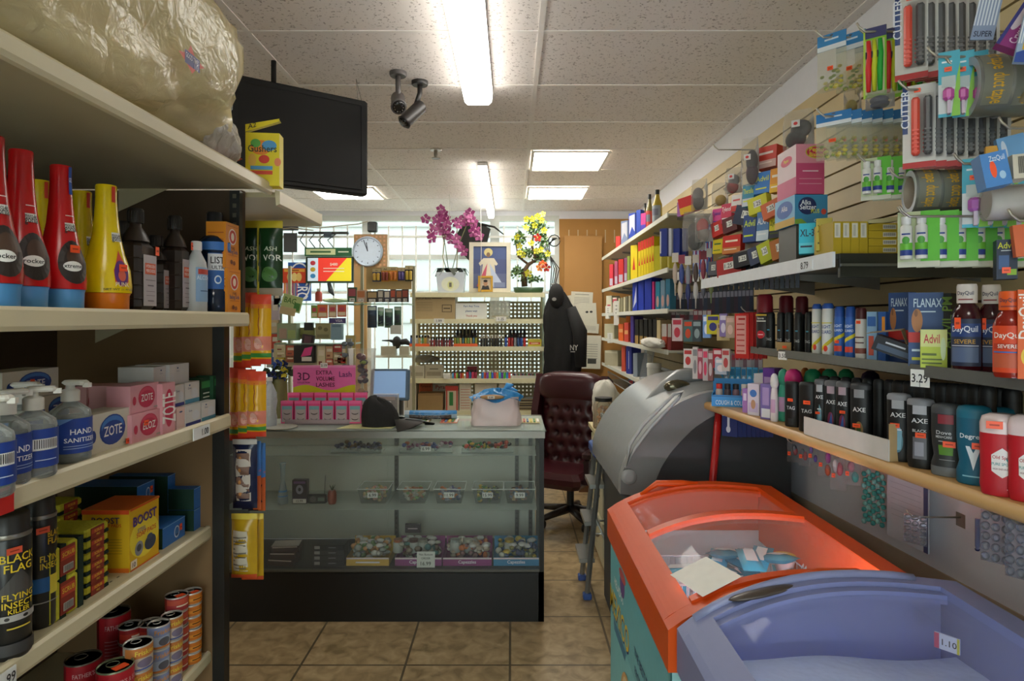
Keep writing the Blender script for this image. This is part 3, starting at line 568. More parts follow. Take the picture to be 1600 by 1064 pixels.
# BOOST box
Y = LY(226, -.93); _, wd, _ = rect(203, 0, 250, 10, Y, R90)
ba = [('e', .5, .45, .5, .33, '#f3da3c'), ('t', 'BOOST', .52, .76, .15, '#3b2a60', .9), ('t', 'BOOST', .5, .77, .15, '#5a3a86', .9), ('t', 'STEEL', .4, .59, .07, '#8a86a0', .4), ('t', 'SOAP PADS', .55, .52, .08, '#cf3a1c', .7), ('e', .3, .3, .14, .12, '#8c8c8c'), ('e', .3, .31, .08, .06, '#4a4a4a'), ('e', .68, .3, .2, .12, '#3e4658'), ('e', .66, .4, .1, .05, '#4c5568'), ('r', .02, .03, .22, .16, '#f3e6c8'), ('t', '10', .12, .09, .08, '#33265a', .18), ('r', 0, .97, 1, 1, '#d8521a'), ('r', 0, 0, 1, .02, '#d8521a')]
bs = [('t', 'BOOST', .5, .83, .10, '#3b2a60', .8), ('t', 'SOAP PADS', .6, .75, .05, '#cf3a1c', .5)]+[('r', .12, .3+.045*k, .85, .306+.045*k, '#8a6a1c') for k in range(6)]+[('r', 0, .93, 1, 1, '#e0521c'), ('r', 0, 0, 1, .07, '#e0721c')]
carton('soap_pad_box', 'yellow and orange BOOST steel soap pads box', 'box', (-.93, Y, z4), wd*.97, .115, .152, '#e3b41a', ba, R90, sart=bs, top='#d8641c')
# blue boxes
bb = [('e', .62, .45, .12, .3, '#d9e2ea'), ('e', .62, .45, .09, .24, '#3f74b0'), ('r', .55, .28, .68, .34, '#1d3d70'), ('r', 0, .97, 1, 1, '#8db4d8')]
for a0, a1, X, zz, lab, s in [(254, 290, -.935, 0, 'blue carton with green side, lowest and nearest the BOOST box', 1), (303, 332, -.925, 0, 'blue carton with green side, bottom of the stack by the shelf end', 1), (303, 334, -.925, .062, 'blue carton with green side, middle of the stack by the shelf end', 1), (262, 290, -1.0, .105, 'blue carton with green side topmost beside the dark gap', 1), (214, 242, -1.02, .105, 'blue carton with green side behind the BOOST box', 1), (262, 290, -1.0, .053, 'blue carton in the back row, middle layer', 0), (214, 242, -1.02, .053, 'blue carton low behind the BOOST box', 0)]:
    lbox(a0, a1, 800, z4+zz, X, .17, '#2f6db4', lab, bb, 'box', 'sponge_carton', zt=z4+zz+(.060 if X > -.93 else .055), side='#0f3324', st=(.75, .6, .012, .018) if s else None)
# ---- shelf 5 : cans
z5 = SH[4][1]-.004
redl = [('r', 0, 0, 1, 1, '#a01c1c'), ('r', 0, .3, 1, .7, '#c43a24'), ('t', 'TUNA', .5, .5, .3, '#f0dcc0', .4)]
orl = [('r', 0, 0, 1, 1, '#c9711c'), ('r', 0, .3, 1, .6, '#e0962a'), ('t', 'PATE', .5, .45, .3, '#5a2c10', .4)]
pinkl = [('r', 0, 0, 1, 1, '#b03a3c'), ('r', 0, .5, 1, .9, '#c8543c'), ('t', 'SALMON', .5, .4, .25, '#f0dcc0', .5)]
def stack(px, X, n, r, h, col, items, label, st=True, name='food_can', z0=0):
    Y = LY(px, X)
    base = None; ords = ['bottom', 'second', 'third', 'fourth', 'fifth', 'sixth']
    for k in range(n):
        lb = label+(', top one' if k == n-1 else ', %s from below' % ords[k] if k else ', bottom one')
        can(name, lb, X+.001*((k*7) % 3-1), Y, z5+z0+k*(h+.0004), r, h, col, items, st=st and k == n-1)
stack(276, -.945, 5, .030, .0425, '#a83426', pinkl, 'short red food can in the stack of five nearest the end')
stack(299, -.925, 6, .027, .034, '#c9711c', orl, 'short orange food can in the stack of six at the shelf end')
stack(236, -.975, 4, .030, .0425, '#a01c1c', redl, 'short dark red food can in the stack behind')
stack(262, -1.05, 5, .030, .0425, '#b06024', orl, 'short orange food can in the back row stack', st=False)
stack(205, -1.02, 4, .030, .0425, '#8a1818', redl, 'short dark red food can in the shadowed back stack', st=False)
petl = [('r', 0, 0, 1, 1, '#c8b8a8'), ('r', 0, .55, 1, 1, '#c77a3a'), ('t', 'Friskies', .5, .78, .22, '#e8d24a', .6), ('e', .5, .3, .2, .2, '#7a6f86'), ('r', 0, 0, 1, .08, '#4f5f9a')]
petb = [('r', 0, 0, 1, 1, '#a9b6cc'), ('r', 0, .55, 1, 1, '#8a96c0'), ('t', 'Friskies', .5, .78, .22, '#e8a23a', .6), ('e', .5, .3, .18, .2, '#5a5a64'), ('r', 0, 0, 1, .1, '#c77a3a')]
stack(268, -.925, 3, .027, .062, '#c8b8a8', petl, 'tall narrow pet food can with orange band beside the red stack', st=False)
stack(247, -.935, 3, .027, .062, '#a9b6cc', petb, 'blue and white pet food can in the middle stack', st=False)
stack(215, -.93, 3, .033, .062, '#c8b8a8', petl, 'wide pet food can with orange band and open grey lid', st=False)
reds = [('r', 0, 0, 1, 1, '#b01624'), ("t", "FATHER'S & SON", .5, .85, .07, '#d8a0a0', .7)]+[('r', .15, .3+.05*k, .8, .31+.05*k, '#d09098') for k in range(8)]
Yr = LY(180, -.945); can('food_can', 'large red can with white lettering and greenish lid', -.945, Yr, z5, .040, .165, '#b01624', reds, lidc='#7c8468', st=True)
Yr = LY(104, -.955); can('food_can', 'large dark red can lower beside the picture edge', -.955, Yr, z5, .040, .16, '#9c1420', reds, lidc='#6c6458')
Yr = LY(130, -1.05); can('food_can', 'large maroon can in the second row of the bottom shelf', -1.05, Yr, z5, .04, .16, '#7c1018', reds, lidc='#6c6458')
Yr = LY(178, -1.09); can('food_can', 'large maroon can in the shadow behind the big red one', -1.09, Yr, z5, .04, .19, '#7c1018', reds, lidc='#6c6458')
Yr = LY(60, -.93); can('food_can', 'gold and brown can at the foot of the bottom shelf', -.93, Yr, z5, .035, .15, '#a8823a', [('r', 0, .5, 1, .9, '#5a3a20'), ('t', 'BEANS', .5, .7, .14, '#e8d24a', .5)], lidc='#8c8468')
# ---- pouches hanging at the shelving end
def pouch(name, label, x0, y0, x1, y1, Y, items, col, bulge=.02, yaw=0., group=None, alpha=None, cat='bag', zb=None, rough=.25):
    (X, Y, zb), w, h = rect(x0, y0, x1, y1, Y, yaw, zb); m = m_(col) if not isinstance(col, str) else M(col, rough)
    def F(u, v, e=0, s=-1):
        k = max(0, (1-abs(2*u-1)**2.5)*(1-abs(2*v-1)**3.5)); ru = .004*math.sin(v*31+u*5)*(k > 0)
        return ((u-.5)*w, s*(bulge*k+ru*k+e), v*h)
    mb = MB(); mb.grid(lambda u, v: F(u, v), 10, 14, m); mb.grid(lambda u, v: F(1-u, v, 0, 1), 8, 10, m)
    mb.art(F, w, h, items, True, .001)
    return tag(mb.obj(name, None, (X, Y, zb), yaw), label, cat, group)
gE = [('r', .0, .9, 1, 1, '#c8b428'), ('r', 0, 0, .1, 1, '#c8b428'), ('t', 'ASH', .6, .62, .06, '#c9d4b8', .6), ('t', 'VOR', .65, .5, .08, '#e8ecdc', .7), ('r', .1, 0, 1, .1, '#9a8f7c'), ('e', .55, .28, .3, .1, '#4a7a3a')]
for k, (x0, x1) in enumerate([(372, 412), (402, 442)]):
    pouch('snack_pouch', ['dark green pouch with yellow edge, hanging behind the baking soda', 'dark green pouch with yellow edge, outer one hanging over the aisle end'][k], x0, 345, x1, 462, 2.06-.03*k, gE, '#173a1c')
cE = [('r', 0, .86, 1, 1, '#e0482a'), ('r', 0, .8, 1, .86, '#e07a1c'), ('r', 0, .2, 1, .4, '#d8806a'), ('r', 0, .1, 1, .16, '#3f8f3a'), ('r', 0, 0, 1, .08, '#d23c20'), ('t', 'FRUIT', .5, .62, .09, '#8a2a1a', .5, 90), ('e', .45, .3, .2, .08, '#e8b0a0')]
for r_, (ya, yb_) in enumerate([(458, 575), (578, 688)]):
    for k, (x0, x1) in enumerate([(365, 392), (378, 408), (392, 424)]):
        pouch('candy_pouch', 'yellow and red candy pouch in the %s hanging row, %s' % (['upper', 'lower'][r_], ['tucked against the post', 'middle one', 'outermost over the aisle'][k]), x0-r_*6, ya+k*3-4, x1-r_*8, yb_-k*3, 2.08-.035*k, cE, '#e0a818')
nE = [('r', .2, .12, .8, .86, '#c7bcb0')]+[('r', .24, .16+.17*k, .76, .30+.17*k, '#7a5a4a') for k in range(4)]+[('e', .4, .23+.17*k, .06, .03, '#c98a4a') for k in range(4)]+[('r', 0, .93, 1, 1, '#b9b6b0')]
for k, (x0, x1) in enumerate([(388, 415), (378, 408), (364, 402)]):
    pouch('snack_bag', ['blue and orange edged snack bag, innermost of the dark ones', 'navy snack bag, middle of the dark ones', 'navy snack bag with a column of small food pictures'][k], x0, 692-k*3, x1, 798-k*2, 2.1-.035*k, nE if k == 2 else [('r', .6, 0, 1, .6, '#c8602a'), ('r', .6, .5, 1, 1, '#3a78c0')], '#141c3a')
yE = [('r', .1, .12, .7, .75, '#cfc6b0')]+[('r', .14, .16+.06*k, .66, .18+.06*k, '#6a6250') for k in range(9)]+[('r', 0, .92, 1, 1, '#e0c84a'), ('r', 0, 0, 1, .06, '#c04a20')]
for k, (x0, x1) in enumerate([(378, 412), (362, 402)]):
    pouch('snack_bag', ['gold foil snack bag behind the other gold one', 'gold foil snack bag with nutrition table, lowest on the post'][k], x0, 802, x1, 905-k*3, 2.07-.04*k, yE, '#c09a1c')
# ---- on top: plastic wrapped bale of disposable cups
def bale():
    t = thing('plastic_wrapped_bale', 'big crinkled clear plastic wrapped bale of cups on top of the shelving', 'bag', (-1.0, 1.15, 2.06))
    def F(u, v):
        a = u*2*math.pi; p = v*math.pi
        c = lambda x: math.copysign(abs(x)**.6, x)
        n = .030*math.sin(5*a+3*p)+.022*math.sin(9*a-6*p)+.012*math.sin(17*a+11*p)+.010*math.sin(29*a-17*p)
        r = 1+n*2
        return (.30*r*c(math.sin(p))*c(math.cos(a)), .66*r*c(math.sin(p))*c(math.sin(a)), max(.002, .235-.235*r*c(math.cos(p))))
    a = MB(); a.grid(F, 64, 32, CL('#f6e8b8', .5, .2, 1.0, .22)); a.obj('plastic_wrap', t)
    cup = M('#e9e4cf', .4)
    for i in range(4):
        for j in range(2):
            s = MB(); y0 = -.52+i*.27; x = -.12+j*.2
            s.T = Matrix.Translation((x, y0, .12+.0*j)) @ Matrix.Rotation(-R90, 4, 'X')
            s.lathe([(.07, 0)]+[(.075-.003*(q % 2), .02*q) for q in range(1, 12)]+[(.07, .24)], cup, 16); s.obj('cup_sleeve', t)
    for y, z, s_ in ((.22, .15, 1.1), (-.40, .30, .9)):
        l = MB(); l.T = Matrix.Translation((.315, y, z)) @ Matrix.Rotation(R90, 4, 'Z')
        l.flat(-.05*s_, -.03*s_, .1*s_, .06*s_, 0, [('p', [(0, .4), (.3, .55), (.45, .9), (.62, .6), (1, .5), (.66, .25), (.5, 0), (.3, .2)], '#d2401c'), ('r', .22, .2, .8, .62, '#2c3480'), ('t', 'GOOD TIMES', .5, .48, .16, '#ece6ee', .5), ('t', '10', .66, .3, .22, '#ece6ee', .3)]); l.obj('printed_mark', t)
    return t
bale()
# smaller crumpled bag beyond, draped over the end
def crumple(name, label, c, r, seed, mat, cat='bag', nz=.14):
    rnd = random.Random(seed); ph = [rnd.uniform(0, 6.28) for _ in range(8)]
    def F(u, v):
        a = u*2*math.pi; p = v*math.pi
        n = nz*(math.sin(3*a+ph[0]+4*p)*.5+math.sin(5*a+ph[1]-3*p)*.4+math.sin(9*a+ph[2]+7*p)*.3+math.sin(14*a+ph[3]-9*p)*.2)*math.sin(p)
        k = 1+n
        return (r[0]*k*math.sin(p)*math.cos(a), r[1]*k*math.sin(p)*math.sin(a), r[2]-r[2]*k*math.cos(p))
    mb = MB(); mb.grid(F, 48, 24, mat); return tag(mb.obj(name, None, c), label, cat)
crumple('clear_plastic_bag', 'crumpled clear plastic bag end beside the yellow crayon box', (-.80, 1.72, 2.062), (.05, .12, .075), 3, CL('#f0ece4', .4, .15, 1.2, 1.0))
crumple('clear_plastic_bag', 'loose clear plastic flap hanging in front of the black screen', (-.86, 1.80, 2.20), (.07, .04, .075), 5, CL('#eef2f4', .32, .1, 1.2, 1.0))
mb = MB(); mb.add([(-.01, 0, 0), (.0, 0, .09), (.105, 0, .035), (.02, 0, .0), (-.01, .05, 0), (.0, .05, .09), (.105, .05, .035), (.02, .05, .0)], [(0, 1, 2, 3), (7, 6, 5, 4), (1, 5, 6, 2), (0, 4, 5, 1), (3, 2, 6, 7)], '#c8401c')
tag(mb.obj('carton_flap', None, (-.875, 1.78, 2.075)), 'torn red-orange carton flap between plastic bag and crayon box', 'carton')
# yellow box with raised lid
o = carton('candy_box', 'bright yellow Gushers candy box with its lid raised', 'box', (-.733, 1.88, 2.045), .096, .05, .155, '#e6d21c',
   [('e', .45, .72, .3, .14, '#e88a2a'), ('e', .7, .76, .22, .1, '#4f9ad0'), ('e', .3, .8, .15, .08, '#58a848'), ('t', 'Gushers', .5, .70, .13, '#2a3a1a', .85), ('e', .55, .5, .16, .08, '#d8402a'), ('e', .2, .48, .12, .12, '#e8b84a'), ('e', .95, .45, .1, .08, '#e88a5a'), ('r', .15, .3, .8, .37, '#5aa0cc'), ('r', .15, .21, .8, .28, '#d8482a'), ('r', .08, .08, .45, .1, '#5a5a3a'), ('r', .08, .12, .5, .14, '#5a5a3a')], .12)
l = MB(); l.add([(-.048, 0, .155), (.048, 0, .195), (.042, .05, .20), (-.048, .05, .17)], [(0, 1, 2, 3)], '#cfc23a'); l.add([(-.048, -.001, .156), (.048, -.001, .19), (.048, -.001, .198), (-.048, -.001, .178)], [(0, 1, 2, 3)], '#e6d21c'); l.art(lambda u, v, e: (-.048+.096*u, -.0015-e, .157+.034*u+v*.018), .096, .018, [('t', 'A2', .2, .6, .8, '#3a3618', .3)]); l.obj('lid', o)
# ================================================================ GLASS COUNTER
CY, CX0, CX1, CTZ = 3.5, -1.66, .175, 1.05
ct = thing('display_counter', 'glass fronted black display counter across the middle of the shop', 'display case', ((CX0+CX1)/2, CY, 0))
ox = (CX0+CX1)/2
def cp(mb, name): return mb.obj(name, ct, (-ox, -CY, 0))
alu = M('#8d8c84', .35, .6); glassg = CL('#cfded4', .06, .03, 1.0)
a = MB(); a.box(CX0, CX1-.03, CY+.01, CY+.53, 0, .268, M('#0d0c0b', .45, var=.2, scale=40)); cp(a, 'base')
a = MB(); a.box(CX0, CX1, CY+.0, CY+.02, 0, .272, M('#0b0a0a', .4)); a.box(CX1-.03, CX1, CY, CY+.54, 0, .272, M('#0b0a0a', .4)); cp(a, 'kick_panel')
a = MB(); a.box(CX1-.025, CX1, CY, CY+.54, .272, CTZ-.02, blackm); cp(a, 'side_panel')
a = MB(); a.box(CX0, CX0+.02, CY, CY+.54, .272, CTZ-.02, blackm); cp(a, 'side_panel')
a = MB(); a.box(CX0, CX1+.005, CY-.008, CY+.02, CTZ-.045, CTZ-.008, alu); cp(a, 'top_rail')
a = MB(); a.box(CX0, CX1-.02, CY, CY+.012, .268, .285, M('#5d5c56', .4, .5)); cp(a, 'bottom_rail')
a = MB(); a.box(CX0+.02, CX1-.025, CY+.006, CY+.011, .285, CTZ-.045, CL('#f8fbf9', .015, .03, .7)); cp(a, 'front_glass')
a = MB(); a.box(CX0, CX1+.008, CY-.01, CY+.55, CTZ-.008, CTZ, CL('#ecf5f0', .05, .03, .9)); cp(a, 'glass_top')
deck = M('#5c5d55', .5); a = MB(); a.box(CX0+.02, CX1-.03, CY+.02, CY+.52, .268, .282, M('#2d2b28', .5)); cp(a, 'deck')
back = M('#c4c6b8', .5, var=.05, scale=4)
for i, (x0, x1) in enumerate([(CX0+.02, -.78), (-.78, CX1-.03)]):
    a = MB(); a.box(x0, x1, CY+.50+.008*i, CY+.506+.008*i, .285, CTZ-.05, back); cp(a, 'sliding_door')
for z, d in ((.872, .30), (.588, .40)):
    a = MB(); a.box(CX0+.03, CX1-.035, CY+.50-d, CY+.49, z-.006, z, CL('#f2f8f4', .03, .05, .5)); cp(a, 'glass_shelf')
for x in (-.72, .03, CX1-.06):
    a = MB(); a.box(x-.012, x+.012, CY+.485, CY+.499, .285, CTZ-.05, M('#55544e', .4, .6))
    for k in range(22): a.box(x-.004, x+.004, CY+.484, CY+.486, .32+k*.03, .334+k*.03, '#15130f')
    cp(a, 'slotted_standard')
for z in (.588, .872):
    for x in (-.72, .03): a = MB(); a.prism([(CY+.2, z-.006), (CY+.49, z-.006), (CY+.49, z-.03)], x-.003, x+.003, M('#55544e', .4, .6), 'x'); cp(a, 'shelf_bracket')
# ---- in the case: clear bins of small jewellery
def pile(mb, x0, x1, y0, y1, z0, hz, n, cols, rnd, s=.012):
    for _ in range(n):
        x = rnd.uniform(x0+s, x1-s); y = rnd.uniform(y0+s, y1-s); z = z0+s+rnd.random()*hz
        mb.ball((x, y, z), (s*rnd.uniform(.6, 1.2), s*rnd.uniform(.6, 1.2), s*rnd.uniform(.5, 1)), rnd.choice(cols), 6, 4)
def bin_(px, cols, price, label, seed):
    Y = CY+.20; x = PX(px, Y); rnd = random.Random(seed); t = thing('clear_bin', label, 'bin', (x, Y, .589))
    a = MB(); c = CL('#dfe6e0', .1, .1, .6); p = [(-.075, .001), (.075, .001), (.088, .085), (-.088, .085)]
    a.add([(-.07, 0, .001), (.07, 0, .001), (.07, .15, .001), (-.07, .15, .001), (-.088, -.012, .085), (.088, -.012, .085), (.088, .162, .085), (-.088, .162, .085)], [(0, 1, 2, 3), (0, 4, 5, 1), (1, 5, 6, 2), (2, 6, 7, 3), (3, 7, 4, 0)], c)
    a.tube([(-.09, -.014, .086), (.09, -.014, .086), (.09, .164, .086), (-.09, .164, .086)], .003, CL('#eef2ee', .6, .1), 5, True); a.obj('bin_body', t)
    b = MB(); pile(b, -.068, .068, -.004, .148, .002, .055, 110, cols, rnd); o = b.obj('trinket_filling', t); o['kind'] = 'stuff'
    if price:
        l = MB(); l.box(-.03, .03, -.016, -.0145, .038, .068, '#dcdcd6'); l.flat(-.03, .038, .06, .03, -.016, [('t', price, .5, .5, .6, '#1a1a1a', .85)]); l.obj('price_card', t)
beads = ['#b89a3c', '#8a7a3a', '#c8543c', '#3c5a8a', '#d8d0c0', '#5a8a5a']
bin_(583, ['#c8a878', '#d89a8a', '#8aa05a', '#b8b0a0'], '6.99', 'clear bin of pinkish beads with a 6.99 card, leftmost of the five bins', 1)
bin_(645, ['#7aa05a', '#c89a6a', '#c8c0b0', '#a0603c'], None, 'clear bin with an orange sticker and no readable card in the glass case', 2)
bin_(702, ['#3c4a7a', '#5a5a8a', '#c8743c', '#9a9aa8'], '11.99', 'clear bin of dark blue and orange beads, middle of the five bins', 3)
bin_(762, ['#8a8a3a', '#c8a83c', '#4a7a4a', '#3a3a3a'], '15.99', 'clear bin of green and gold beads beside the last bin', 4)
bin_(812, ['#5a4a3a', '#c8a06a', '#8a5a4a', '#4a5a7a'], '9.99', 'clear bin nearest the right end of the glass case', 5)
# jewellery heaps on the top shelf
def trinkets(px0, px1, cols, name, label, seed, tagt=None):
    rnd = random.Random(seed); Y = CY+.27; x0, x1 = PX(px0, Y), PX(px1, Y); t = thing(name, label, 'jewellery', ((x0+x1)/2, Y, .873)); w = (x1-x0)/2
    a = MB(); a.box(-w, w, -.04, .08, .0, .006, CL('#dfe6e0', .3, .1)); a.box(-w, w, -.04, -.037, .0, .03, CL('#dfe6e0', .2, .1)); a.obj('tray', t)
    b = MB(); pile(b, -w, w, -.035, .075, .005, .03, 60, cols, rnd, .014); o = b.obj('hair_bead', t); o['kind'] = 'stuff'
    if tagt: l = MB(); l.box(-.03, .03, -.045, -.043, .012, .042, '#dcdcd6'); l.flat(-.03, .012, .06, .03, -.045, [('t', tagt, .5, .5, .6, '#1a1a1a', .85)]); l.obj('price_card', t)
trinkets(520, 598, ['#4a3a2c', '#5a5a7a', '#8a6a3a', '#3a3a44'], 'ring_tray', 'tray of dark blue and brown trinkets on the top glass shelf', 11)
trinkets(626, 708, ['#8a4a6a', '#b86a4a', '#b8a8a8', '#4a5a8a'], 'ring_tray', 'tray of purple and orange trinkets with a 6.99 card', 12, '6.99')
trinkets(722, 802, ['#c8543c', '#3c8a4a', '#c8a83c', '#4a3a3a'], 'ring_tray', 'tray of red, green and gold trinkets on the top glass shelf', 13)
# small things on the middle shelf
Y = CY+.2
t = thing('glass_bong', 'slim clear glass vase with blue stripes in the display case', 'vase', (PX(442, Y), Y, .589)); a = MB(); a.lathe([(.028, 0), (.03, .01), (.026, .06), (.012, .13), (.014, .21), (.02, .235)], CL('#cfe0e8', .35, .05), 16); a.obj('glass_body', t)
a = MB(); a.lathe([(.0275, .03), (.0272, .05)], '#3f78b0', 16, cap=False); a.lathe([(.0245, .07), (.023, .08)], '#3f78b0', 16, cap=False); a.obj('blue_stripe', t)
t.name = 'glass_vase'
o = carton('gadget_box', 'dark purple boxed gadget with a price card in the display case', 'box', (PX(468, Y), Y, .589), .085, .04, .135, '#2a1f2e', [('e', .5, .6, .25, .2, '#8a8a9a'), ('e', .5, .6, .1, .08, '#2a2a30'), ('r', .1, .85, .9, .95, '#6a4a7a'), ('r', .05, .02, .95, .2, '#cfcfc8'), ('t', '13.99', .5, .11, .1, '#222', .7)])
t = thing('radio', 'small black radio with a tall aerial in the display case', 'radio', (PX(495, Y), Y, .589)); a = MB(); a.box(-.055, .055, 0, .03, 0, .05, '#1a1a1a', .006); a.flat(-.055, 0, .11, .05, 0, [('e', .3, .5, .16, .35, '#4a4a48'), ('r', .55, .3, .9, .7, '#5a6a62')]); a.obj('radio_body', t); a = MB(); a.tube([(.04, .015, .05), (.045, .015, .16)], .002, '#3a3a3a', 5); a.obj('aerial', t)
t = thing('lighter_figurine', 'orange-brown pineapple shaped figurine in the display case', 'figurine', (PX(519, Y), Y, .589)); a = MB(); a.lathe([(.02, 0), (.026, .02), (.025, .06), (.018, .078)], M('#8a3a1c', .35, bump=.5, scale=60), 14); a.obj('figurine_body', t); a = MB()
for k in range(5): a.tube([(0, 0, .075), (.018*math.cos(k*1.25), .012*math.sin(k*1.25), .11)], [.004, .001], '#2f3a1c', 5)
a.obj('leaf_crown', t)
# bottom deck
Y = CY+.06; zd = .283
for k in range(3):
    carton('phone_case_box', ['dark flat box at the bottom of the small stack in the case', 'dark flat box in the middle of the small stack in the case', 'flat box with a white lid topping the small stack in the case'][k], 'box', (PX(437+3*k, Y), Y+.01*k, zd+.034*k), .15, .1, .033, '#3a2422', [('r', .05, .75, .95, .95, '#a89a94')], rot=(0, 0, .12*(k-1)), top='#b8b0a8' if k == 2 else None)
for k in range(4): carton('cable_box', 'black boxed cable in the narrow stack, %s' % ['bottom', 'second', 'third', 'top'][k], 'box', (PX(514, Y), Y, zd+.029*k), .17, .09, .028, '#1c1c1e', [('r', .02, .2, .2, .8, '#8a8a86'), ('t', 'USB', .6, .5, .4, '#6a6a70', .3)])
def tray(px0, px1, col, tx, fill, label, seed, jars=0):
    rnd = random.Random(seed); x0, x1 = PX(px0, Y), PX(px1, Y); w = (x1-x0)/2; t = thing('counter_tray', label, 'tray', ((x0+x1)/2, Y, zd))
    a = MB(); a.box(-w, w, 0, .004, 0, .045, col); a.box(-w, w, .2, .204, 0, .10, col); a.box(-w, -w+.003, .004, .2, 0, .045, col); a.box(w-.003, w, .004, .2, 0, .045, col); a.box(-w, w, .004, .2, 0, .003, col)
    a.flat(-w, 0, 2*w, .045, 0, [('r', 0, .8, 1, 1, '#d8c8cc'), ('t', tx, .5, .42, .4, '#e8e4ea', .7)]); a.obj('tray_box', t)
    b = MB(); pile(b, -w+.005, w-.005, .006, .195, .003, .08, 70, fill, rnd, .02)
    for _ in range(8): x = rnd.uniform(-w+.03, w-.03); b.ball((x, rnd.uniform(.03, .18), .1), (.025, .02, .012), CL('#f4f4f0', .5, .1), 6, 4)
    o = b.obj('packet_filling', t); o['kind'] = 'stuff'
tray(541, 608, '#c8a03c', 'CANDY', ['#9aa09a', '#b8b8b0', '#6a8a5a', '#b88a5a'], 'yellow and blue tray of clear packets in the glass case', 21)
tray(617, 690, '#8a3a78', 'Capezzles', ['#7a6a5a', '#a8a89a', '#5a4a3c', '#3a6a6a'], 'purple tray behind the handwritten price card in the glass case', 22)
tray(692, 768, '#8a2f72', 'Capezzles', ['#a89a8a', '#c8c0b8', '#7a5a5a', '#c8703c'], 'magenta tray with Capezzles lettering in the glass case', 23)
tray(771, 842, '#2f7ca8', 'Capezzles', ['#b8a03c', '#3c4a6a', '#a8a89a', '#8a8a5a'], 'blue tray with yellow packets in the corner of the glass case', 24)
for i, (px, c) in enumerate([(624, '#a8603c'), (648, '#5a3a3a'), (662, '#8a8a80'), (712, '#9aa09a'), (733, '#b8b8ac'), (796, '#b89a3c')]):
    x = PX(px, Y+.12); bottle('incense_jar', ['small jar with a copper lid behind the price card', 'small dark lidded jar behind the price card', 'small grey lidded jar beside the purple tray', 'clear round jar in the magenta tray', 'second clear jar in the magenta tray, closer to the corner', 'clear jar of gold beads in the blue tray'][i], 'jar', (x, Y+.08, zd+.05), [(.028, 0), (.03, .005), (.03, .05), (.024, .06)], CL('#dfe4dc', .4, .08), [(.026, .058), (.026, .072)], M(c, .3, .5), n=14)
o = MB(); o.box(-.05, .05, 0, .002, 0, .085, '#c9cac2'); o.flat(-.05, 0, .1, .085, 0, [('t', 'Not Bottom', .5, .82, .13, '#33332f', .85), ('t', 'ORDER', .5, .58, .13, '#33332f', .55), ('t', '16.99', .5, .25, .24, '#22221f', .75)])
tag(o.obj('price_card', None, (PX(665, CY+.03), CY+.035, zd), 0, (-.12, 0, 0)), 'handwritten white price card reading 16.99 in the glass case', 'price card')
carton('small_box', 'small dark box sign standing behind the purple tray', 'box', (PX(644, Y+.2), Y+.22, zd+.11), .09, .02, .05, '#2c1c28', [('t', 'OPEN BOX', .5, .5, .3, '#b8a8a8', .8)], group=None).name = 'box_sign'
# ---- on the counter top
zt = CTZ+.001
# lash display
Y = 3.62
t = thing('lash_display', 'pink and yellow EXTRA VOLUME LASHES counter display stand', 'display stand', (PX(492, Y), Y+.1, zt))
W_ = .37; a = MB(); a.box(-W_/2, W_/2, .08, .086, 0, .33, '#e06aa8'); ww = [(i/16, .6+.05*math.sin(i*.5)) for i in range(17)]
a.flat(-W_/2, 0, W_, .33, .08, [('p', [(0, .3)]+[(1, .3)]+ww[::-1], '#c8c81c'), ('r', 0, .96, 1, 1, '#e88abc'), ('t', '3D', .17, .8, .14, '#5a1f4a', .2), ('t', 'COLLECTION', .17, .69, .03, '#5a1f4a', .2), ('t', 'EXTRA', .50, .87, .075, '#5a1f3a', .26), ('t', 'VOLUME', .52, .76, .075, '#5a1f3a', .3), ('t', 'LASHES', .52, .65, .075, '#5a1f3a', .3), ('t', 'Lash', .84, .84, .1, '#6a2f6a', .2)]); a.obj('header_card', t)
a = MB(); a.box(-W_/2, W_/2, -.06, .08, 0, .006, CL('#f0e6ea', .4, .1)); a.box(-W_/2, W_/2, -.06, -.057, 0, .03, CL('#f0e6ea', .3, .1)); a.box(-W_/2, W_/2, .0, .08, .006, .045, '#d8508a'); a.obj('tray', t)
l = MB(); l.box(-.02, .022, .07, .072, .315, .345, '#e4e2dc'); l.flat(-.02, .315, .042, .03, .07, [('t', '3.19', .5, .5, .5, '#222', .8)]); l.obj('price_card', t)
first = None
for row in range(2):
    for k in range(6):
        x = PX(444+21.5*k-(3 if row else 0)+(8 if row else 0), Y); p = (x, Y+(.045 if row == 0 else .105), zt+(.007 if row == 0 else .047))
        if first is None:
            first = thing('lash_box', '', 'box', p); a = MB(); a.box(-.035, .035, 0, .028, 0, .128, '#e8508c')
            a.flat(-.035, 0, .07, .128, 0, [('r', .08, .06, .92, .78, '#7fb0b8'), ('r', .12, .06, .88, .62, '#b8a8a8'), ('e', .5, .47, .28, .08, '#3a3034'), ('e', .5, .50, .28, .07, '#b8a8a8'), ('e', .5, .22, .28, .08, '#3a3034'), ('e', .5, .25, .28, .07, '#b8a8a8'), ('r', 0, .88, 1, 1, '#f06aa4')]); a.obj('box_body', first)
            o = first
        else: o = dup(first, p)
        o['group'] = 'pink false lash boxes in the counter display'; o['label'] = 'pink window box of false lashes in the %s row of the lash display' % ['lower front', 'raised back'][row]
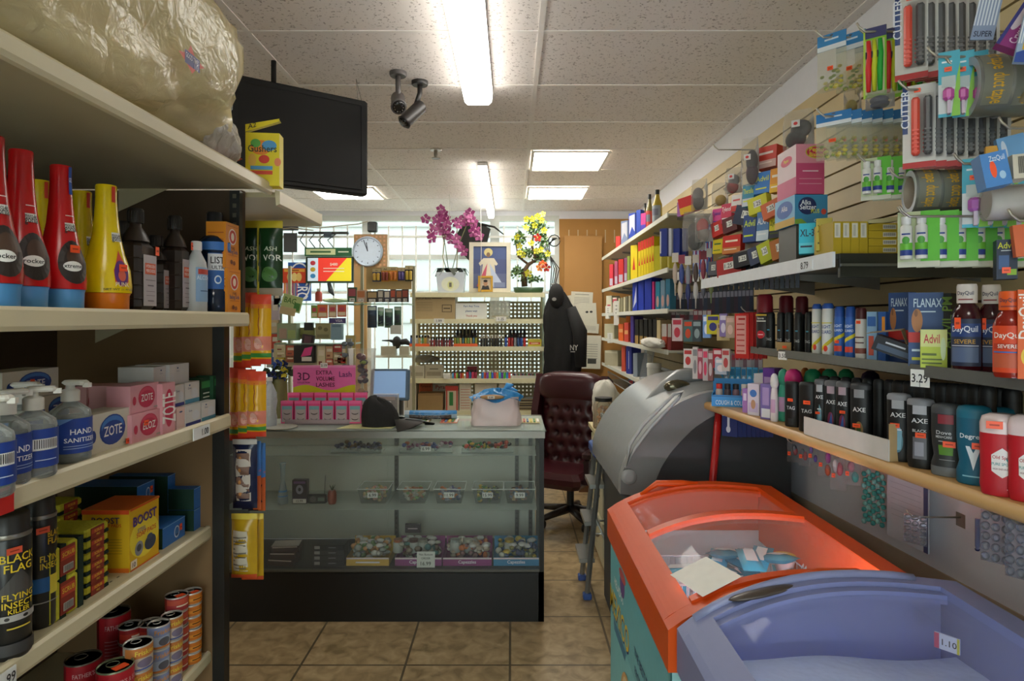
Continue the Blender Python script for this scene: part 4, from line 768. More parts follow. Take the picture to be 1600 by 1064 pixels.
# clear water bottle wrapped
t = thing('wrapped_bottle', 'crinkled clear plastic bottle on the counter next to the pink display', 'bottle', (PX(421, 3.6), 3.6, zt)); a = MB(); a.lathe([(.04, 0), (.042, .05), (.036, .09), (.043, .14), (.038, .19), (.02, .235), (.014, .245), (.016, .26)], CL('#dfe4ea', .45, .08, 1.3, 1.0), 14); a.obj('bottle_body', t); a = MB(); a.lathe([(.017, .258), (.017, .275)], '#d8d8d4', 12); a.obj('cap', t)
a = MB(); a.lathe([(.085, 0), (.09, .004), (.088, .006)], M('#b9b9ae', .4), 28); tag(a.obj('paper_plate', None, (PX(438, 3.56), 3.57, zt)), 'round pale dish lying on the counter top by the water bottle', 'dish')
# yellow paper & black cap
a = MB(); a.add([(0, 0, .001), (.30, 0, .001), (.33, .14, .001), (.05, .14, .001), (0, 0, 0), (.30, 0, 0), (.33, .14, 0), (.05, .14, 0)], [(0, 1, 2, 3), (7, 6, 5, 4), (0, 4, 5, 1)], '#d8d79a'); tag(a.obj('yellow_paper', None, (PX(527, 3.55), 3.53, zt)), 'pale yellow sheet of paper under the black cap', 'paper')
def cap_():
    t = thing('baseball_cap', 'black cap lying crumpled on the counter', 'cap', (PX(603, 3.62), 3.64, zt)); bkm = M('#151412', .8, var=.25, scale=60, bump=.2)
    a = MB()
    def F(u, v):
        an = u*2*math.pi; p = v*math.pi*.5; n = 1+.06*math.sin(3*an+2)+.04*math.sin(7*an+v*6)
        k = math.cos(p*.999)**.55; return (-.035+.105*n*k*math.cos(an)-.02*v, .09*n*k*math.sin(an), .005+.15*math.sin(p)**1.1*n-.03*k*math.cos(an)*v)
    a.grid(F, 28, 10, bkm); a.obj('crown', t)
    b = MB()
    def G(u, v): an = (u-.5)*2.6; r = .07+.11*v; return (.04+r*math.cos(an), r*math.sin(an)*.8-.02, .045-.035*v+.02*math.cos(an*2)*v)
    b.grid(G, 14, 4, M('#1b1918', .4)); b.grid(lambda u, v: vadd(G(1-u, v), (0, 0, -.004)), 14, 4, bkm); b.obj('brim', t)
    b = MB(); b.tube([(.06, -.04, .02), (.12, -.05, .04), (.2, -.04, .03), (.27, -.02, .012), (.22, .0, .008)], .007, M('#100f0e', .3), 6); b.obj('strap', t)
cap_()
# clear tower with stuff, touch screen terminal, wrapped package, blue bag
t = thing('clear_tower_bin', 'tall clear plastic tub of small colourful packets on the counter', 'tub', (PX(566, 3.88), 3.88, zt)); a = MB(); a.lathe([(.06, 0), (.075, .30), (.082, .42), (.086, .425)], CL('#f0f0ee', .07, .08, .8, .3), 24, cap=False); a.obj('tub_body', t)
a = MB(); pile(a, -.04, .04, -.04, .04, .18, .18, 26, ['#8aa03c', '#6a3a4a', '#3a3440', '#b8b0a8', '#5a2a3a'], random.Random(5), .022); pile(a, -.04, .04, -.04, .04, .0, .15, 26, ['#a8a49a', '#b8a878', '#8a8a84'], random.Random(6), .022); o = a.obj('packet_filling', t); o['kind'] = 'stuff'
l = MB(); l.box(-.055, .03, -.09, -.088, .03, .075, '#cfcfc8'); l.flat(-.055, .03, .085, .045, -.09, [('t', '.99', .5, .5, .7, '#2a2a28', .8)]); l.obj('price_card', t)
t = thing('touch_terminal', 'grey-blue checkout touch screen behind the counter', 'screen', (PX(605, 4.15), 4.2, 1.0)); a = MB(); a.T = Matrix.Rotation(-.15, 4, 'X'); a.box(-.13, .13, 0, .04, .12, .33, M('#5a6f82', .4), .01); a.obj('frame', t); a = MB(); a.T = Matrix.Rotation(-.15, 4, 'X'); a.box(-.11, .105, -.003, 0, .14, .315, EM('#7f9fc4', .35)); a.obj('display_panel', t)
a = MB(); a.box(-.08, .08, .02, .12, -.999, .13, '#3a3a3a', .01); a.obj('stand', t)
carton('clear_card_box', 'clear acrylic card holder in front of the touch screen', 'holder', (PX(601, 3.95), 3.95, zt), .16, .05, .14, CL('#e0dcd8', .35, .1), [('r', .1, .75, .9, .9, '#b8a8a0'), ('r', .55, .5, .75, .7, '#e8e8e2')]).name = 'card_holder'
# charcoal/bread package
t = pouch('wrapped_pack', 'long blue and clear wrapped pack lying on the counter', 632, 641, 714, 655, 3.85, [('r', 0, .6, 1, 1, '#3a8ac8'), ('r', .1, .1, .9, .55, '#5a4a44'), ('t', 'ABUELITA', .5, .35, .4, '#c8b8b0', .8), ('r', 0, .55, .1, 1, '#d8e4ee')], '#a8c0d0', .05)
t = thing('shopping_bag', 'tied blue plastic bag over a pinkish white package on the counter', 'bag', (PX(775, 3.68), 3.70, zt)); rnd = random.Random(9)
def F(u, v):
    a = u*2*math.pi; c = lambda x: math.copysign(abs(x)**.5, x); n = 1+.03*math.sin(5*a+9*v)+.02*math.sin(13*a-7*v)
    k = 1-.12*v; return (.145*n*k*c(math.cos(a)), .09*n*k*c(math.sin(a)), v*.16)
a = MB(); a.grid(F, 40, 10, M('#d8c4c0', .35, var=.12, scale=9, bump=.2)); a.add([F(i/40, 1) for i in range(40)], [tuple(range(40))], '#cfc8c0'); a.obj('package', t)
def G(u, v):
    a = u*2*math.pi; n = 1+.06*math.sin(7*a+3*v*6)+.04*math.sin(15*a); r = 1-v; return (.15*n*(.15+.85*r**.7)*math.cos(a)*1.0+.04*v, .1*n*(.1+.9*r)*math.sin(a), .145+.05*math.sin(v*1.6)+.012*math.sin(5*a+v*9))
a = MB(); a.grid(G, 44, 12, CL('#3f9be0', .75, .2, 1.0, .6)); a.obj('plastic_bag', t)
a = MB(); a.T = Matrix.Translation((.04, 0, .19)); a.tube([(0, 0, 0), (.03, 0, .03), (.06, 0, .035)], [.006, .02, .004], '#4aa3e6', 7); a.tube([(0, 0, 0), (.04, .01, .01), (.085, 0, .0)], [.006, .018, .004], '#4aa3e6', 7); a.obj('knot', t)
a = MB(); a.ball((-.02, -.095, .165), (.07, .02, .014), M('#b08a5a', .6)); a.flat(-.045, .158, .04, .016, -.115, [('r', 0, 0, 1, 1, '#d8d0c0'), ('t', '8.88', .5, .5, .6, '#444', .8)]); a.obj('bread_roll', t)
# under-bag papers seen through top glass
for i, (px, c, lab) in enumerate([(655, '#c8a23c', 'row of small yellow lighters lying under the glass top'), (700, '#c87a5a', 'orange card of lighters lying under the glass top'), (830, '#d8c88a', 'yellow floral card lying at the corner of the counter top')]):
    a = MB(); a.box(-.05, .05, 0, .16, 0, .002, c)
    for k in range(5): a.box(-.045+k*.02, -.033+k*.02, .02, .14, .002, .006, ['#b84a3a', '#3a6a9a', '#d8c84a', '#4a8a4a', '#e8e4dc'][k])
    tag(a.obj('paper_card', None, (PX(px, 3.7), 3.72, zt)), lab, 'card')
# ================================================================ BACK SHELF UNIT
BY = 6.15; bx0, bx1 = PX(641, BY), PX(851, BY)
us = thing('back_shelf_unit', 'cream shelf unit with perforated back panel behind the counter', 'shelving', ((bx0+bx1)/2, BY+.3, 0)); ux = (bx0+bx1)/2
def bp(mb, n): return mb.obj(n, us, (-ux, -BY-.3, 0))
# perforated back: real holes as a lattice of strips
def perf():
    a = MB(); y = BY+.40; p = .04; hw = .0095; m = M('#a89c72', .5); nx = int((bx1-bx0-.05)/p); x0 = bx0+.03
    zz0, zz1 = .55, 1.83; nz = int((zz1-zz0)/p)
    for i in range(nx+1): a.box(x0+i*p-(p-2*hw)/2-.0, x0+i*p+(p-2*hw)/2, y, y+.004, zz0, zz1, m)
    for j in range(nz+1): a.box(x0, x0+nx*p, y-.001, y+.003, zz0+j*p-(p-2*hw)/2, zz0+j*p+(p-2*hw)/2, m)
    bp(a, 'perforated_panel')
perf()
BZ = [PZ(458, BY), PZ(499, BY), PZ(542, BY), PZ(592, BY), PZ(642, BY)]
for i, z in enumerate(BZ):
    a = MB(); a.box(bx0, bx1, BY+.0, BY+.40, z-.012, z, M('#cfc79c', .4)); s = bp(a, 'shelf')
    a = MB(); a.box(bx0, bx1, BY-.012, BY, z-.04, z+.004, M('#ddd6ae', .35)); a.obj('price_rail', s)
for x in (bx0, bx1-.02): a = MB(); a.box(x, x+.02, BY+.39, BY+.43, 0, 1.9, M('#cfc79c', .4)); bp(a, 'upright')
a = MB(); a.box(bx1-.004, bx1+.004, BY, BY+.42, .3, BZ[0]-.012, CL('#d8e6dc', .14, .05)); bp(a, 'side_glass')
def tg(px, py, Y, s, label, w=.1, h=.045):
    a = MB(); a.box(-w/2, w/2, -.001, .001, 0, h, '#e6e4da'); a.flat(-w/2, 0, w, h, -.001, [('t', s, .5, .5, .55, '#333', .8)]); tag(a.obj('price_tag', None, P(px, py, Y)), label, 'price tag')
tg(686, 505, BY-.02, '1.99', 'small white price tag below the cardboard box on the back shelf')
tg(783, 502, BY-.02, '1.25', 'small white price tag below the clear case on the back shelf')
# on top: orchid pot, framed pictures, bonsai
BYf = BY+.06
def leafy(mb, c, n, r, s, cols, rnd, fl=None):
    for _ in range(n):
        a, b = rnd.uniform(0, 6.28), rnd.uniform(-1, 1); d = rnd.random()**.4
        p = Vector((c[0]+r[0]*d*math.cos(a)*math.sqrt(1-b*b), c[1]+r[1]*d*math.sin(a), c[2]+r[2]*d*b)); q = Vector((rnd.uniform(-1, 1), rnd.uniform(-1, 1), rnd.uniform(-.6, 1))).normalized(); t = q.orthogonal().normalized()*s*.45
        mb.add([p, p+q*s*.5+t, p+q*s, p+q*s*.5-t], [(0, 1, 2, 3)], rnd.choice(cols))
def flower(mb, p, s, col, ctr, rnd):
    q = Vector((rnd.uniform(-.5, .5), -1, rnd.uniform(-.4, .4))).normalized(); u = q.orthogonal().normalized(); w = q.cross(u)
    for k in range(5):
        a = k*1.2566+rnd.random()*.3; d = u*math.cos(a)+w*math.sin(a); e = u*math.cos(a+.55)+w*math.sin(a+.55); f = u*math.cos(a-.55)+w*math.sin(a-.55); P0 = Vector(p)
        mb.add([P0, P0+e*s*.75+q*.004, P0+d*s+q*.01, P0+f*s*.75+q*.004], [(0, 1, 2, 3)], col)
    mb.ball(tuple(Vector(p)+q*.006), s*.18, ctr, 6, 4)
rnd = random.Random(4)
t = thing('potted_orchid', 'purple orchid in a pale square pot on the back shelf unit', 'plant', (PX(704, BYf), BYf+.08, BZ[0]))
a = MB(); s_ = .135; a.prism([(-.12, 0), (.12, 0), (.14, .205), (-.14, .205)], -.1, .1, M('#c9d2dc', .4)); a.flat(-.125, .0, .25, .2, -.1, [('e', .5, .45, .35, .35, '#e0e4d0'), ('e', .5, .4, .12, .2, '#d8dca0'), ('r', .45, .3, .55, .52, '#6a6a5a')], .002); a.obj('pot', t)
a = MB()
for k in range(8):
    an = k*.785+.2; d = Vector((math.cos(an), math.sin(an)*.6, 0)); n = d.cross(Vector((0, 0, 1))).normalized()*.055
    p = [Vector((0, 0, .20))+d*(.03+.17*q)+Vector((0, 0, .10*math.sin(q*2.6)-.08*q)) for q in (0, .33, .66, 1)]
    wd = [.3, 1, .9, .1]; vs = [x for q in range(4) for x in (p[q]-n*wd[q], p[q]+n*wd[q])]
    a.add(vs, [(0, 1, 3, 2), (2, 3, 5, 4), (4, 5, 7, 6)], M('#22301c', .4))
a.obj('orchid_leaf', t)['kind'] = 'stuff'
def wx(px, py): return (PX(px, BYf)-PX(704, BYf), 0, PZ(py, BYf)-BZ[0])
stems = [[(700, 425), (694, 380), (682, 345), (664, 342)], [(704, 425), (716, 380), (728, 350), (742, 345)], [(712, 425), (714, 385), (712, 360)], [(698, 425), (690, 400), (694, 370), (688, 340)]]
for st_ in stems: a = MB(); a.tube([wx(*p) for p in st_], .004, '#7a7a4a', 5); a.obj('stem', t)
fl = [(664, 341), (678, 352), (690, 336), (686, 345), (694, 344), (689, 355), (696, 358), (684, 360), (692, 332), (698, 350), (702, 362), (674, 372), (672, 362), (688, 326), (712, 346), (720, 344), (725, 338), (730, 334), (735, 340), (728, 346), (739, 345), (703, 374), (714, 380), (718, 386), (724, 392), (712, 372), (742, 356), (738, 362), (748, 368), (696, 366), (733, 330), (682, 342), (695, 339), (716, 350)]
for i, (x, y) in enumerate(fl):
    a = MB(); p = wx(x, y); flower(a, (p[0], rnd.uniform(-.05, .03), p[2]), .055, rnd.choice(['#9a3a78', '#8a2f6a', '#b0558c']), '#d8a0b8', rnd); a.obj('orchid_flower', t)
# big framed print: plain robed shape on blue, generic
def frame(x0, y0, x1, y1, Y, fcol, arts, label, tilt=-.06, bw=.1, nm='framed_picture'):
    (X, Y, zb), w, h = rect(x0, y0, x1, y1, Y, 0); t = thing(nm, label, 'picture', (X, Y, zb), 0, None, (tilt, 0, 0)); f = MB(); b = w*bw
    for q in ((-w/2, w/2, 0, b), (-w/2, w/2, h-b, h), (-w/2, -w/2+b, b, h-b), (w/2-b, w/2, b, h-b)): f.box(q[0], q[1], -.01, .012, q[2], q[3], fcol)
    f.obj('frame', t); p = MB(); p.box(-w/2+b, w/2-b, .0, .006, b, h-b, '#4a5a8a'); p.flat(-w/2+b, b, w-2*b, h-2*b, 0, arts); p.obj('print', t); return t
frame(733, 378, 798, 457, BYf+.04, M('#d6d0bc', .4), [('r', 0, 0, 1, .35, '#5c6488'), ('r', 0, .35, 1, .7, '#4a5480'), ('e', .45, .86, .13, .1, '#d8c98a'), ('p', [(.3, .72), (.62, .72), (.7, .1), (.22, .1)], '#d6cdb8'), ('p', [(.42, .6), (.1, .05), (.34, .02)], '#c0506a'), ('p', [(.48, .6), (.6, .02), (.9, .08)], '#b8c4dc'), ('p', [(.3, .72), (.16, .6), (.2, .54), (.36, .62)], '#d6cdb8'), ('p', [(.62, .72), (.74, .58), (.68, .54), (.56, .62)], '#d6cdb8'), ('e', .45, .8, .06, .06, '#8a6a50'), ('r', .62, .03, .95, .14, '#7a86a8')], 'large white framed print of a pale robed shape on blue')
frame(747, 431, 770, 456, BYf-.02, M('#c89a34', .35, .3), [('r', 0, 0, 1, 1, '#c9b8a0'), ('p', [(.1, 0), (.9, 0), (.78, .36), (.22, .36)], '#2b2a2e'), ('e', .5, .55, .2, .26, '#b98a68'), ('e', .5, .74, .2, .11, '#231a16')], 'small gold framed portrait photo in front of the big frame', bw=.14)
# bonsai with yellow flowers
t = thing('artificial_bonsai', 'artificial tree with yellow flowers in a green oval planter', 'plant', (PX(826, BYf), BYf+.08, BZ[0])); bx_ = PX(826, BYf)
def w2(px, py): return (PX(px, BYf)-bx_, 0, PZ(py, BYf)-BZ[0])
a = MB(); a.lathe([(.12, 0), (.14, .02), (.15, .06), (.13, .062)], M('#2c4a2c', .3), 24, sy=.5); a.obj('planter', t)
a = MB(); a.tube([w2(820, 447), w2(818, 425), w2(826, 412), w2(838, 405), w2(832, 385), w2(834, 360)], [.03, .026, .02, .016, .012, .006], M('#5a4632', .9, bump=.4), 8); a.tube([w2(826, 412), w2(810, 400), w2(806, 380)], [.014, .01, .006], '#5a4632', 6); a.tube([w2(838, 405), w2(850, 392)], [.012, .006], '#5a4632', 6); a.obj('trunk', t)
for (px, py, rx, rz, n) in [(838, 352, .12, .08, 260), (812, 372, .07, .06, 120), (848, 375, .06, .09, 130), (822, 395, .10, .05, 130), (845, 402, .09, .06, 130), (808, 425, .06, .06, 90), (830, 435, .12, .03, 120)]:
    c = w2(px, py); a = MB(); leafy(a, c, n, (rx, .07, rz), .032, ['#3a5a2a', '#4c6e34', '#6a8a48', '#2f4a24', '#7a9a50'], rnd); o = a.obj('leaf_cluster', t)
ys = [(832, 342), (840, 338), (846, 344), (836, 352), (822, 356), (850, 360), (808, 370), (812, 384), (830, 380), (838, 392), (845, 390), (818, 398), (856, 396), (822, 342), (848, 335), (812, 395)]
for p in ys: q = w2(*p); a = MB(); flower(a, (q[0], -.07, q[2]), .036, '#c8c22c', '#8a9a2a', rnd); a.obj('flower', t)
for p, c in (((840, 371), '#d83a2a'), ((848, 413), '#d8602a'), ((854, 418), '#c8342a'), ((843, 418), '#d87a2a'), ((826, 427), '#c8c22c')): q = w2(*p); a = MB(); flower(a, (q[0], -.08, q[2]), .045, c, '#d8a83a', rnd); a.obj('flower', t)
# black graduation-like cap / stingray kite hanging behind the orchid
a = MB(); p = [(-.20, -.02), (-.03, .26), (.22, .12), (.14, -.20), (-.02, -.22)]; a.prism(p, -.01, .01, M('#15120f', .7)); a.tube([(.12, -.01, .17), (.26, -.01, .14), (.36, -.01, .06)], [.014, .012, .006], M('#15120f', .7), 6)
tag(a.obj('black_hat', None, P(735, 375, 6.95)), 'flat black cloth shape with a tail hanging against the window', 'hat')
# hanging cords
for x, y0, y1, lab in ((702, 232, 345, 'thin white cord hanging from the ceiling above the orchid'), (751, 320, 456, 'thin white cord hanging in front of the framed print')):
    a = MB(); Y = BYf-.1; z1 = min(CZ, PZ(y0, Y)); a.tube([(0, 0, z1), (.006, 0, (z1+PZ(y1, Y))/2), (0, 0, PZ(y1, Y))], .003, '#d8d4c8', 5); tag(a.obj('ceiling_string', None, (PX(x, Y), Y, 0)), lab, 'cord')
# shelf 2 contents: cardboard box, sign, clear box
def bk(x0, y0, x1, sh, col, label, art=(), d=.15, cat='box', nm='carton', off=.02, group=None, st=None, top=None):
    Y = BY+off; loc, w, h = rect(x0, y0, x1, 999, Y, 0, zb=BZ[sh]); return carton(nm, label, cat, (loc[0], Y, BZ[sh]+.001), w, d, h, col, art, 0, group, st=st, top=top)
bk(647, 462, 711, 1, '#ad966c', 'brown cardboard box on the back shelf unit under the orchid', [('t', 'POP-UP Blanket', .24, .88, .08, '#4a3a2a', .35), ('t', 'QUANTITY', .55, .88, .06, '#4a3a2a', .3)]+[('r', .06, .35+.07*k, .45, .365+.07*k, '#7a6a4c') for k in range(6)]+[('r', .68, .3, .92, .62, '#5a4a34'), ('r', .7, .33, .9, .59, '#ad966c'), ('t', 'BOX', .8, .46, .12, '#5a4a34', .2)], .3)
bk(712, 474, 761, 1, '#e2e4dc', 'handwritten white sign on the back shelf unit', [('t', 'Part Any Time', .5, .8, .12, '#4a6a9a', .85), ('t', 'please wait', .5, .5, .12, '#4a6a9a', .8), ('t', 'Thank you', .5, .2, .12, '#c05a4a', .8)], .01, 'sign', 'paper_sign')
bk(765, 470, 797, 1, CL('#d0cdb8', .35, .1), 'clear plastic case beside the handwritten sign', [('r', .1, .1, .9, .2, '#9a9478')], .12, 'case', 'clear_case')
# shelf 3 : perfume roll-ons and cans in rows
def row(x0, x1, n, ytop, sh, cols, nm, cat, group, lab, off=.03, capc=None, rr=.42, trayc=None, jit=0):
    Y = BY+off; rnd = random.Random(int(x0)); step = (x1-x0)/n
    for i in range(n):
        px = x0+step*(i+.5); r = step*Y/1000*rr; h = PZ(ytop+(rnd.random()*jit), Y)-BZ[sh]-(.012 if trayc else 0); c = cols[i % len(cols)]
        a = MB(); a.lathe([(r*.95, 0), (r, .004), (r, h*.72), (r*.7, h*.75)], c, 10); 
        a.lathe([(r*.8, h*.75), (r*.8, h)], capc or '#1a1a1a', 10)
        tag(a.obj(nm, None, (PX(px, Y), Y+r, BZ[sh]+(.013 if trayc else .001))), lab, cat, group)
    if trayc:
        a = MB(); a.box(-.5*(x1-x0)*Y/1000, .5*(x1-x0)*Y/1000, -.006, .12, 0, .01, trayc); a.box(-.5*(x1-x0)*Y/1000, .5*(x1-x0)*Y/1000, -.008, -.006, 0, .03, trayc)
        tag(a.obj('display_tray', None, (PX((x0+x1)/2, Y), Y-.004, BZ[sh]+.001)), 'low tray holding %s' % group, 'tray')
row(640, 671, 7, 524, 2, ['#3a5a9a', '#b8a83a', '#a8a8a0', '#c0a050', '#5a8a4a', '#c8a03a', '#9a8a7a'], 'small_bottle', 'bottle', 'mixed small bottles in the first orange tray', 'small coloured bottle in the orange tray at the end of the back shelf', trayc='#e0602a')
row(672, 708, 9, 527, 2, ['#6a1f2a', '#8a2a34', '#5a2a3a'], 'nail_polish', 'bottle', 'dark red nail polish bottles on the back shelf', 'dark red nail polish bottle on the back shelf')
row(709, 746, 9, 524, 2, ['#a8a03a', '#7a9a4a', '#c8b06a', '#4a7a8a'], 'small_bottle', 'bottle', 'mixed small bottles in the second orange tray', 'small greenish bottle in the second orange tray on the back shelf', trayc='#e0602a')
row(750, 785, 8, 524, 2, ['#22211f', '#2c2a28'], 'perfume_bottle', 'bottle', 'black perfume bottles on the back shelf', 'small black perfume bottle on the back shelf', capc='#c9c4b8')
row(788, 822, 7, 523, 2, ['#22479a', '#b8262a', '#9a2a2a', '#8a8a90', '#2a4a7a'], 'lighter', 'lighter', 'tall blue and red lighters on the back shelf', 'tall lighter in the blue and red row on the back shelf')
row(712, 745, 6, 515, 2, ['#2a2420', '#4a3a2a'], 'perfume_bottle', 'bottle', 'dark bottles in the back row of the back shelf', 'dark bottle in the back row of the back shelf', off=.2)
row(795, 822, 5, 515, 2, ['#2a1c20', '#5a2a2a'], 'perfume_bottle', 'bottle', 'dark bottles behind the tall lighters', 'dark bottle behind the tall lighters', off=.2)
bk(825, 530, 846, 2, '#c8b83a', 'small yellow and red box at the end of the bottle shelf', [('r', .1, .3, .9, .6, '#c83a2a'), ('t', 'HOT', .5, .45, .2, '#f0e8c0', .7)], .06)
row(706, 725, 6, 580, 3, ['#4a9ad0', '#c83a3a', '#8ab83a', '#3a3a3a', '#b82a2a', '#c8742a'], 'lighter', 'lighter', 'first group of small lighters', 'small bright lighter in the first group on the lighter shelf', rr=.46)
row(728, 745, 4, 578, 3, ['#b8284a', '#3a6a9a', '#c83a5a', '#8a1f3a'], 'lighter', 'lighter', 'red lighters', 'dark red lighter in the second group on the lighter shelf', rr=.46)
row(752, 798, 12, 579, 3, ['#2a7ac8', '#c8402a', '#8a4ac0', '#8ac83a', '#3a6ad0', '#c83a6a', '#e08a2a', '#3ac8b8', '#6a3ab0', '#5ab83a', '#3a8ae0', '#e04a4a'], 'lighter', 'lighter', 'rainbow row of lighters', 'bright plastic lighter in the long rainbow row on the back shelf', rr=.46, capc='#c8c4ba')
row(800, 843, 14, 582, 3, ['#8a2a3a', '#2a2a4a', '#6a3a2a', '#3a6a3a'], 'lighter', 'lighter', 'narrow dark lighters in a white tray', 'narrow dark lighter in the white tray on the back shelf', rr=.45, capc='#b8b4aa', trayc='#c8c4b8')
bk(730, 573, 745, 3, '#8a1f2a', 'small dark red box behind the red lighters', [], .08, off=.2)
# stuff on the left of shelf 3/4
bk(640, 572, 663, 3, '#b8b09a', 'small cream box stacked on the back shelf by the white cup', [('r', .1, .2, .9, .5, '#9a927c')], .12)
bk(664, 570, 692, 3, '#a89f88', 'beige box with papers on the back shelf', [('r', .1, .2, .9, .5, '#8a8068'), ('t', 'CARDS', .5, .7, .16, '#5a523c', .6)], .12)
a = MB(); a.lathe([(.03, 0), (.036, .05), (.034, .052)], '#d8d4c8', 14); tag(a.obj('paper_cup', None, (PX(690, BY-.0)+.05, BY+.0, BZ[3]+.001)), 'small white cup on the back shelf edge', 'cup')
crumple('grey_cloth', 'crumpled grey cloth on boxes at the end of the back shelf', (PX(663, BY+.15), BY+.2, BZ[3]+.14), (.13, .08, .04), 8, M('#8a8478', .8), 'cloth')
# lower section 600-650
bk(632, 596, 650, 4, '#c8c0b0', 'cream binder stood on the lowest visible back shelf', [('r', .2, .1, .3, .9, '#8a8270')], .2)
bk(653, 615, 692, 4, '#9a7c50', 'open brown cardboard box on the lowest visible back shelf', [('r', .05, .9, .95, .95, '#7a5c38')], .2)
bk(696, 603, 716, 4, '#c8b8a0', 'red and white festive box beside the brown carton', [('r', 0, .8, 1, 1, '#b83a2a'), ('r', .3, .2, .6, .75, '#2f7a3c'), ('r', .05, 0, .15, 1, '#b83a2a'), ('r', .85, 0, .95, 1, '#b83a2a')], .1)
bk(718, 600, 736, 4, '#d0c8b4', 'calendar-like white box with red grid on the back shelf', [('r', .1, .1*k+.08, .9, .1*k+.1, '#b86a5a') for k in range(8)], .05)
bk(655, 596, 675, 4, '#d86a3a', 'orange carton standing behind the brown cardboard box', [('t', 'Pyramid', .5, .8, .1, '#8a2a1a', .8)], .05, off=.24)
bk(676, 598, 712, 4, '#ddd4c4', 'white box with red script lettering on the back shelf', [('t', 'Pyramid', .5, .8, .16, '#b8342a', .9)], .05, off=.28)
a = MB()
for k in range(9): a.box(-.17+.003*(k % 3), .17-.004*(k % 2), 0, .2, .012*k, .012*k+.010, ['#8a7a58', '#5a4a34', '#b8a888', '#3a3028'][k % 4])
tag(a.obj('paper_stack', None, (PX(828, BY), BY+.05, BZ[4]+.001)), 'stack of cards and papers on the back shelf behind the chair', 'papers')
pouch('blue_pack', 'shiny blue pack below the paper stack behind the counter', 815, 645, 842, 662, BY+.05, [], '#2238a0', .05)
bk(780, 600, 800, 4, '#d8d0c0', 'small white box on the back shelf behind the blue bag', [], .1)
bk(742, 600, 776, 4, '#cfc6b0', 'cream carton on the back shelf behind the blue bag', [('r', .1, .1, .9, .16, '#8a826a')], .1)
# ================================================================ WINDOW SIDE CLUTTER
# lottery screen
Y = 6.955
(X_, _, zb), w_, h_ = rect(478, 401, 552, 442, Y)
t = thing('lottery_screen', 'flat advertising screen with red and yellow picture by the window', 'screen', (X_, Y, zb)); a = MB(); a.box(-w_/2, w_/2, 0, .04, 0, h_, '#14301f'); a.obj('frame', t)
a = MB(); a.box(-w_/2+.02, w_/2-.02, -.004, 0, .02, h_-.015, EM('#c9d6dc', .5)); a.flat(-w_/2+.02, .02, w_-.04, h_-.035, -.004, [('r', .24, 0, 1, 1, EM('#d8382a', .35)), ('p', [(.9, 1), (.42, 0), (1, 0), (1, 1)], EM('#d0c024', .4)), ('r', .0, 0, .24, 1, EM('#b8c8d4', .4)), ('e', .12, .78, .06, .1, '#c83a4a'), ('e', .12, .5, .06, .1, '#c8a83a'), ('e', .12, .22, .06, .1, '#3a8ac8'), ('t', '$480', .6, .72, .12, '#f4ece0', .3), ('t', 'A SUPER WIN', .6, .55, .07, '#f4ece0', .6), ('t', 'PLAY TODAY', .6, .42, .07, '#f4ece0', .6)]); a.obj('display_panel', t)
(X_, _, zb), w_, h_ = rect(476, 387, 549, 400, Y)
t = thing('lottery_sign', 'narrow green POWERBALL style strip sign above the advertising screen', 'sign', (X_, Y, zb)); t['label'] = 'narrow green strip sign with cream lettering above the advertising screen'
a = MB(); a.box(-w_/2, w_/2, 0, .03, 0, h_, '#1f5a34'); a.flat(-w_/2, 0, w_, h_, 0, [('r', .03, .15, .66, .85, '#cfd8a8'), ('t', 'SCRATCH', .34, .5, .5, '#3a6a3c', .55), ('t', 'LOTTERY', .83, .5, .3, '#d8e0c8', .28)]); a.obj('sign_board', t)
a = MB(); a.box(-.28, .26, -.02, .03, -.012, .012, '#2b2a28'); a.box(.0, .08, -.03, .04, -.05, .01, '#3a4450')
for k in range(4): a.tube([(-.22+.12*k, 0, 0), (-.26+.1*k, -.02, -.08), (-.2+.1*k, -.01, -.16)], .006, '#1c1c1c', 5)
tag(a.obj('power_strip', None, P(507, 364, 6.96)), 'black power strip with dangling cables above the screen', 'power strip')
a = MB(); a.box(-.05, .05, 0, .08, 0, .11, '#1f1f20', .01); a.flat(-.05, 0, .1, .11, 0, [('e', .5, .5, .3, .3, '#101010')]); tag(a.obj('speaker_box', None, P(581, 362, 6.91)), 'small black box speaker mounted on the window post', 'speaker')
# cables strung under the ceiling line
for i, pts in enumerate([[(410, 350), (450, 352), (500, 356), (560, 350), (575, 346)], [(405, 362), (455, 356), (490, 360)]]):
    a = MB(); a.tube([P(x, y, 6.985) for x, y in pts], .006, '#b8ae9a', 5); tag(a.obj('cable', None), ['tan cable strung along the top of the window', 'second tan cable sagging at the window end'][i], 'cable')
# clock on patterned board
a = MB(); (X_, _, zb), w_, h_ = rect(553, 366, 605, 418, 6.975); a.box(-w_/2, w_/2, 0, .02, 0, h_, M('#a8845c', .7)); a.flat(-w_/2, 0, w_, h_, 0, [('r', .05+.12*i, .05+.12*j, .11+.12*i, .11+.12*j, '#c8946a') for i in range(8) for j in range(8)])
tag(a.obj('patterned_board', None, (X_, 6.975, zb)), 'tan patterned board hanging behind the wall clock', 'board')
t = thing('wall_clock', 'round pale blue wall clock with silver rim against the window', 'clock', P(575, 393, 6.965), 0); R_ = 24*6.86/1000
T90 = Matrix.Rotation(R90, 4, 'X')
a = MB(); a.T = T90; a.lathe([(R_*.92, -.01), (R_, 0), (R_, .025), (R_*.9, .03), (R_*.88, .018)], M('#a8b4c4', .3, .4), 36, cap=False); a.obj('rim', t)
a = MB(); a.T = T90; a.lathe([(R_*.9, .005), (R_*.9, .012)], M('#c4d2e4', .5), 36); a.obj('clock_face', t)
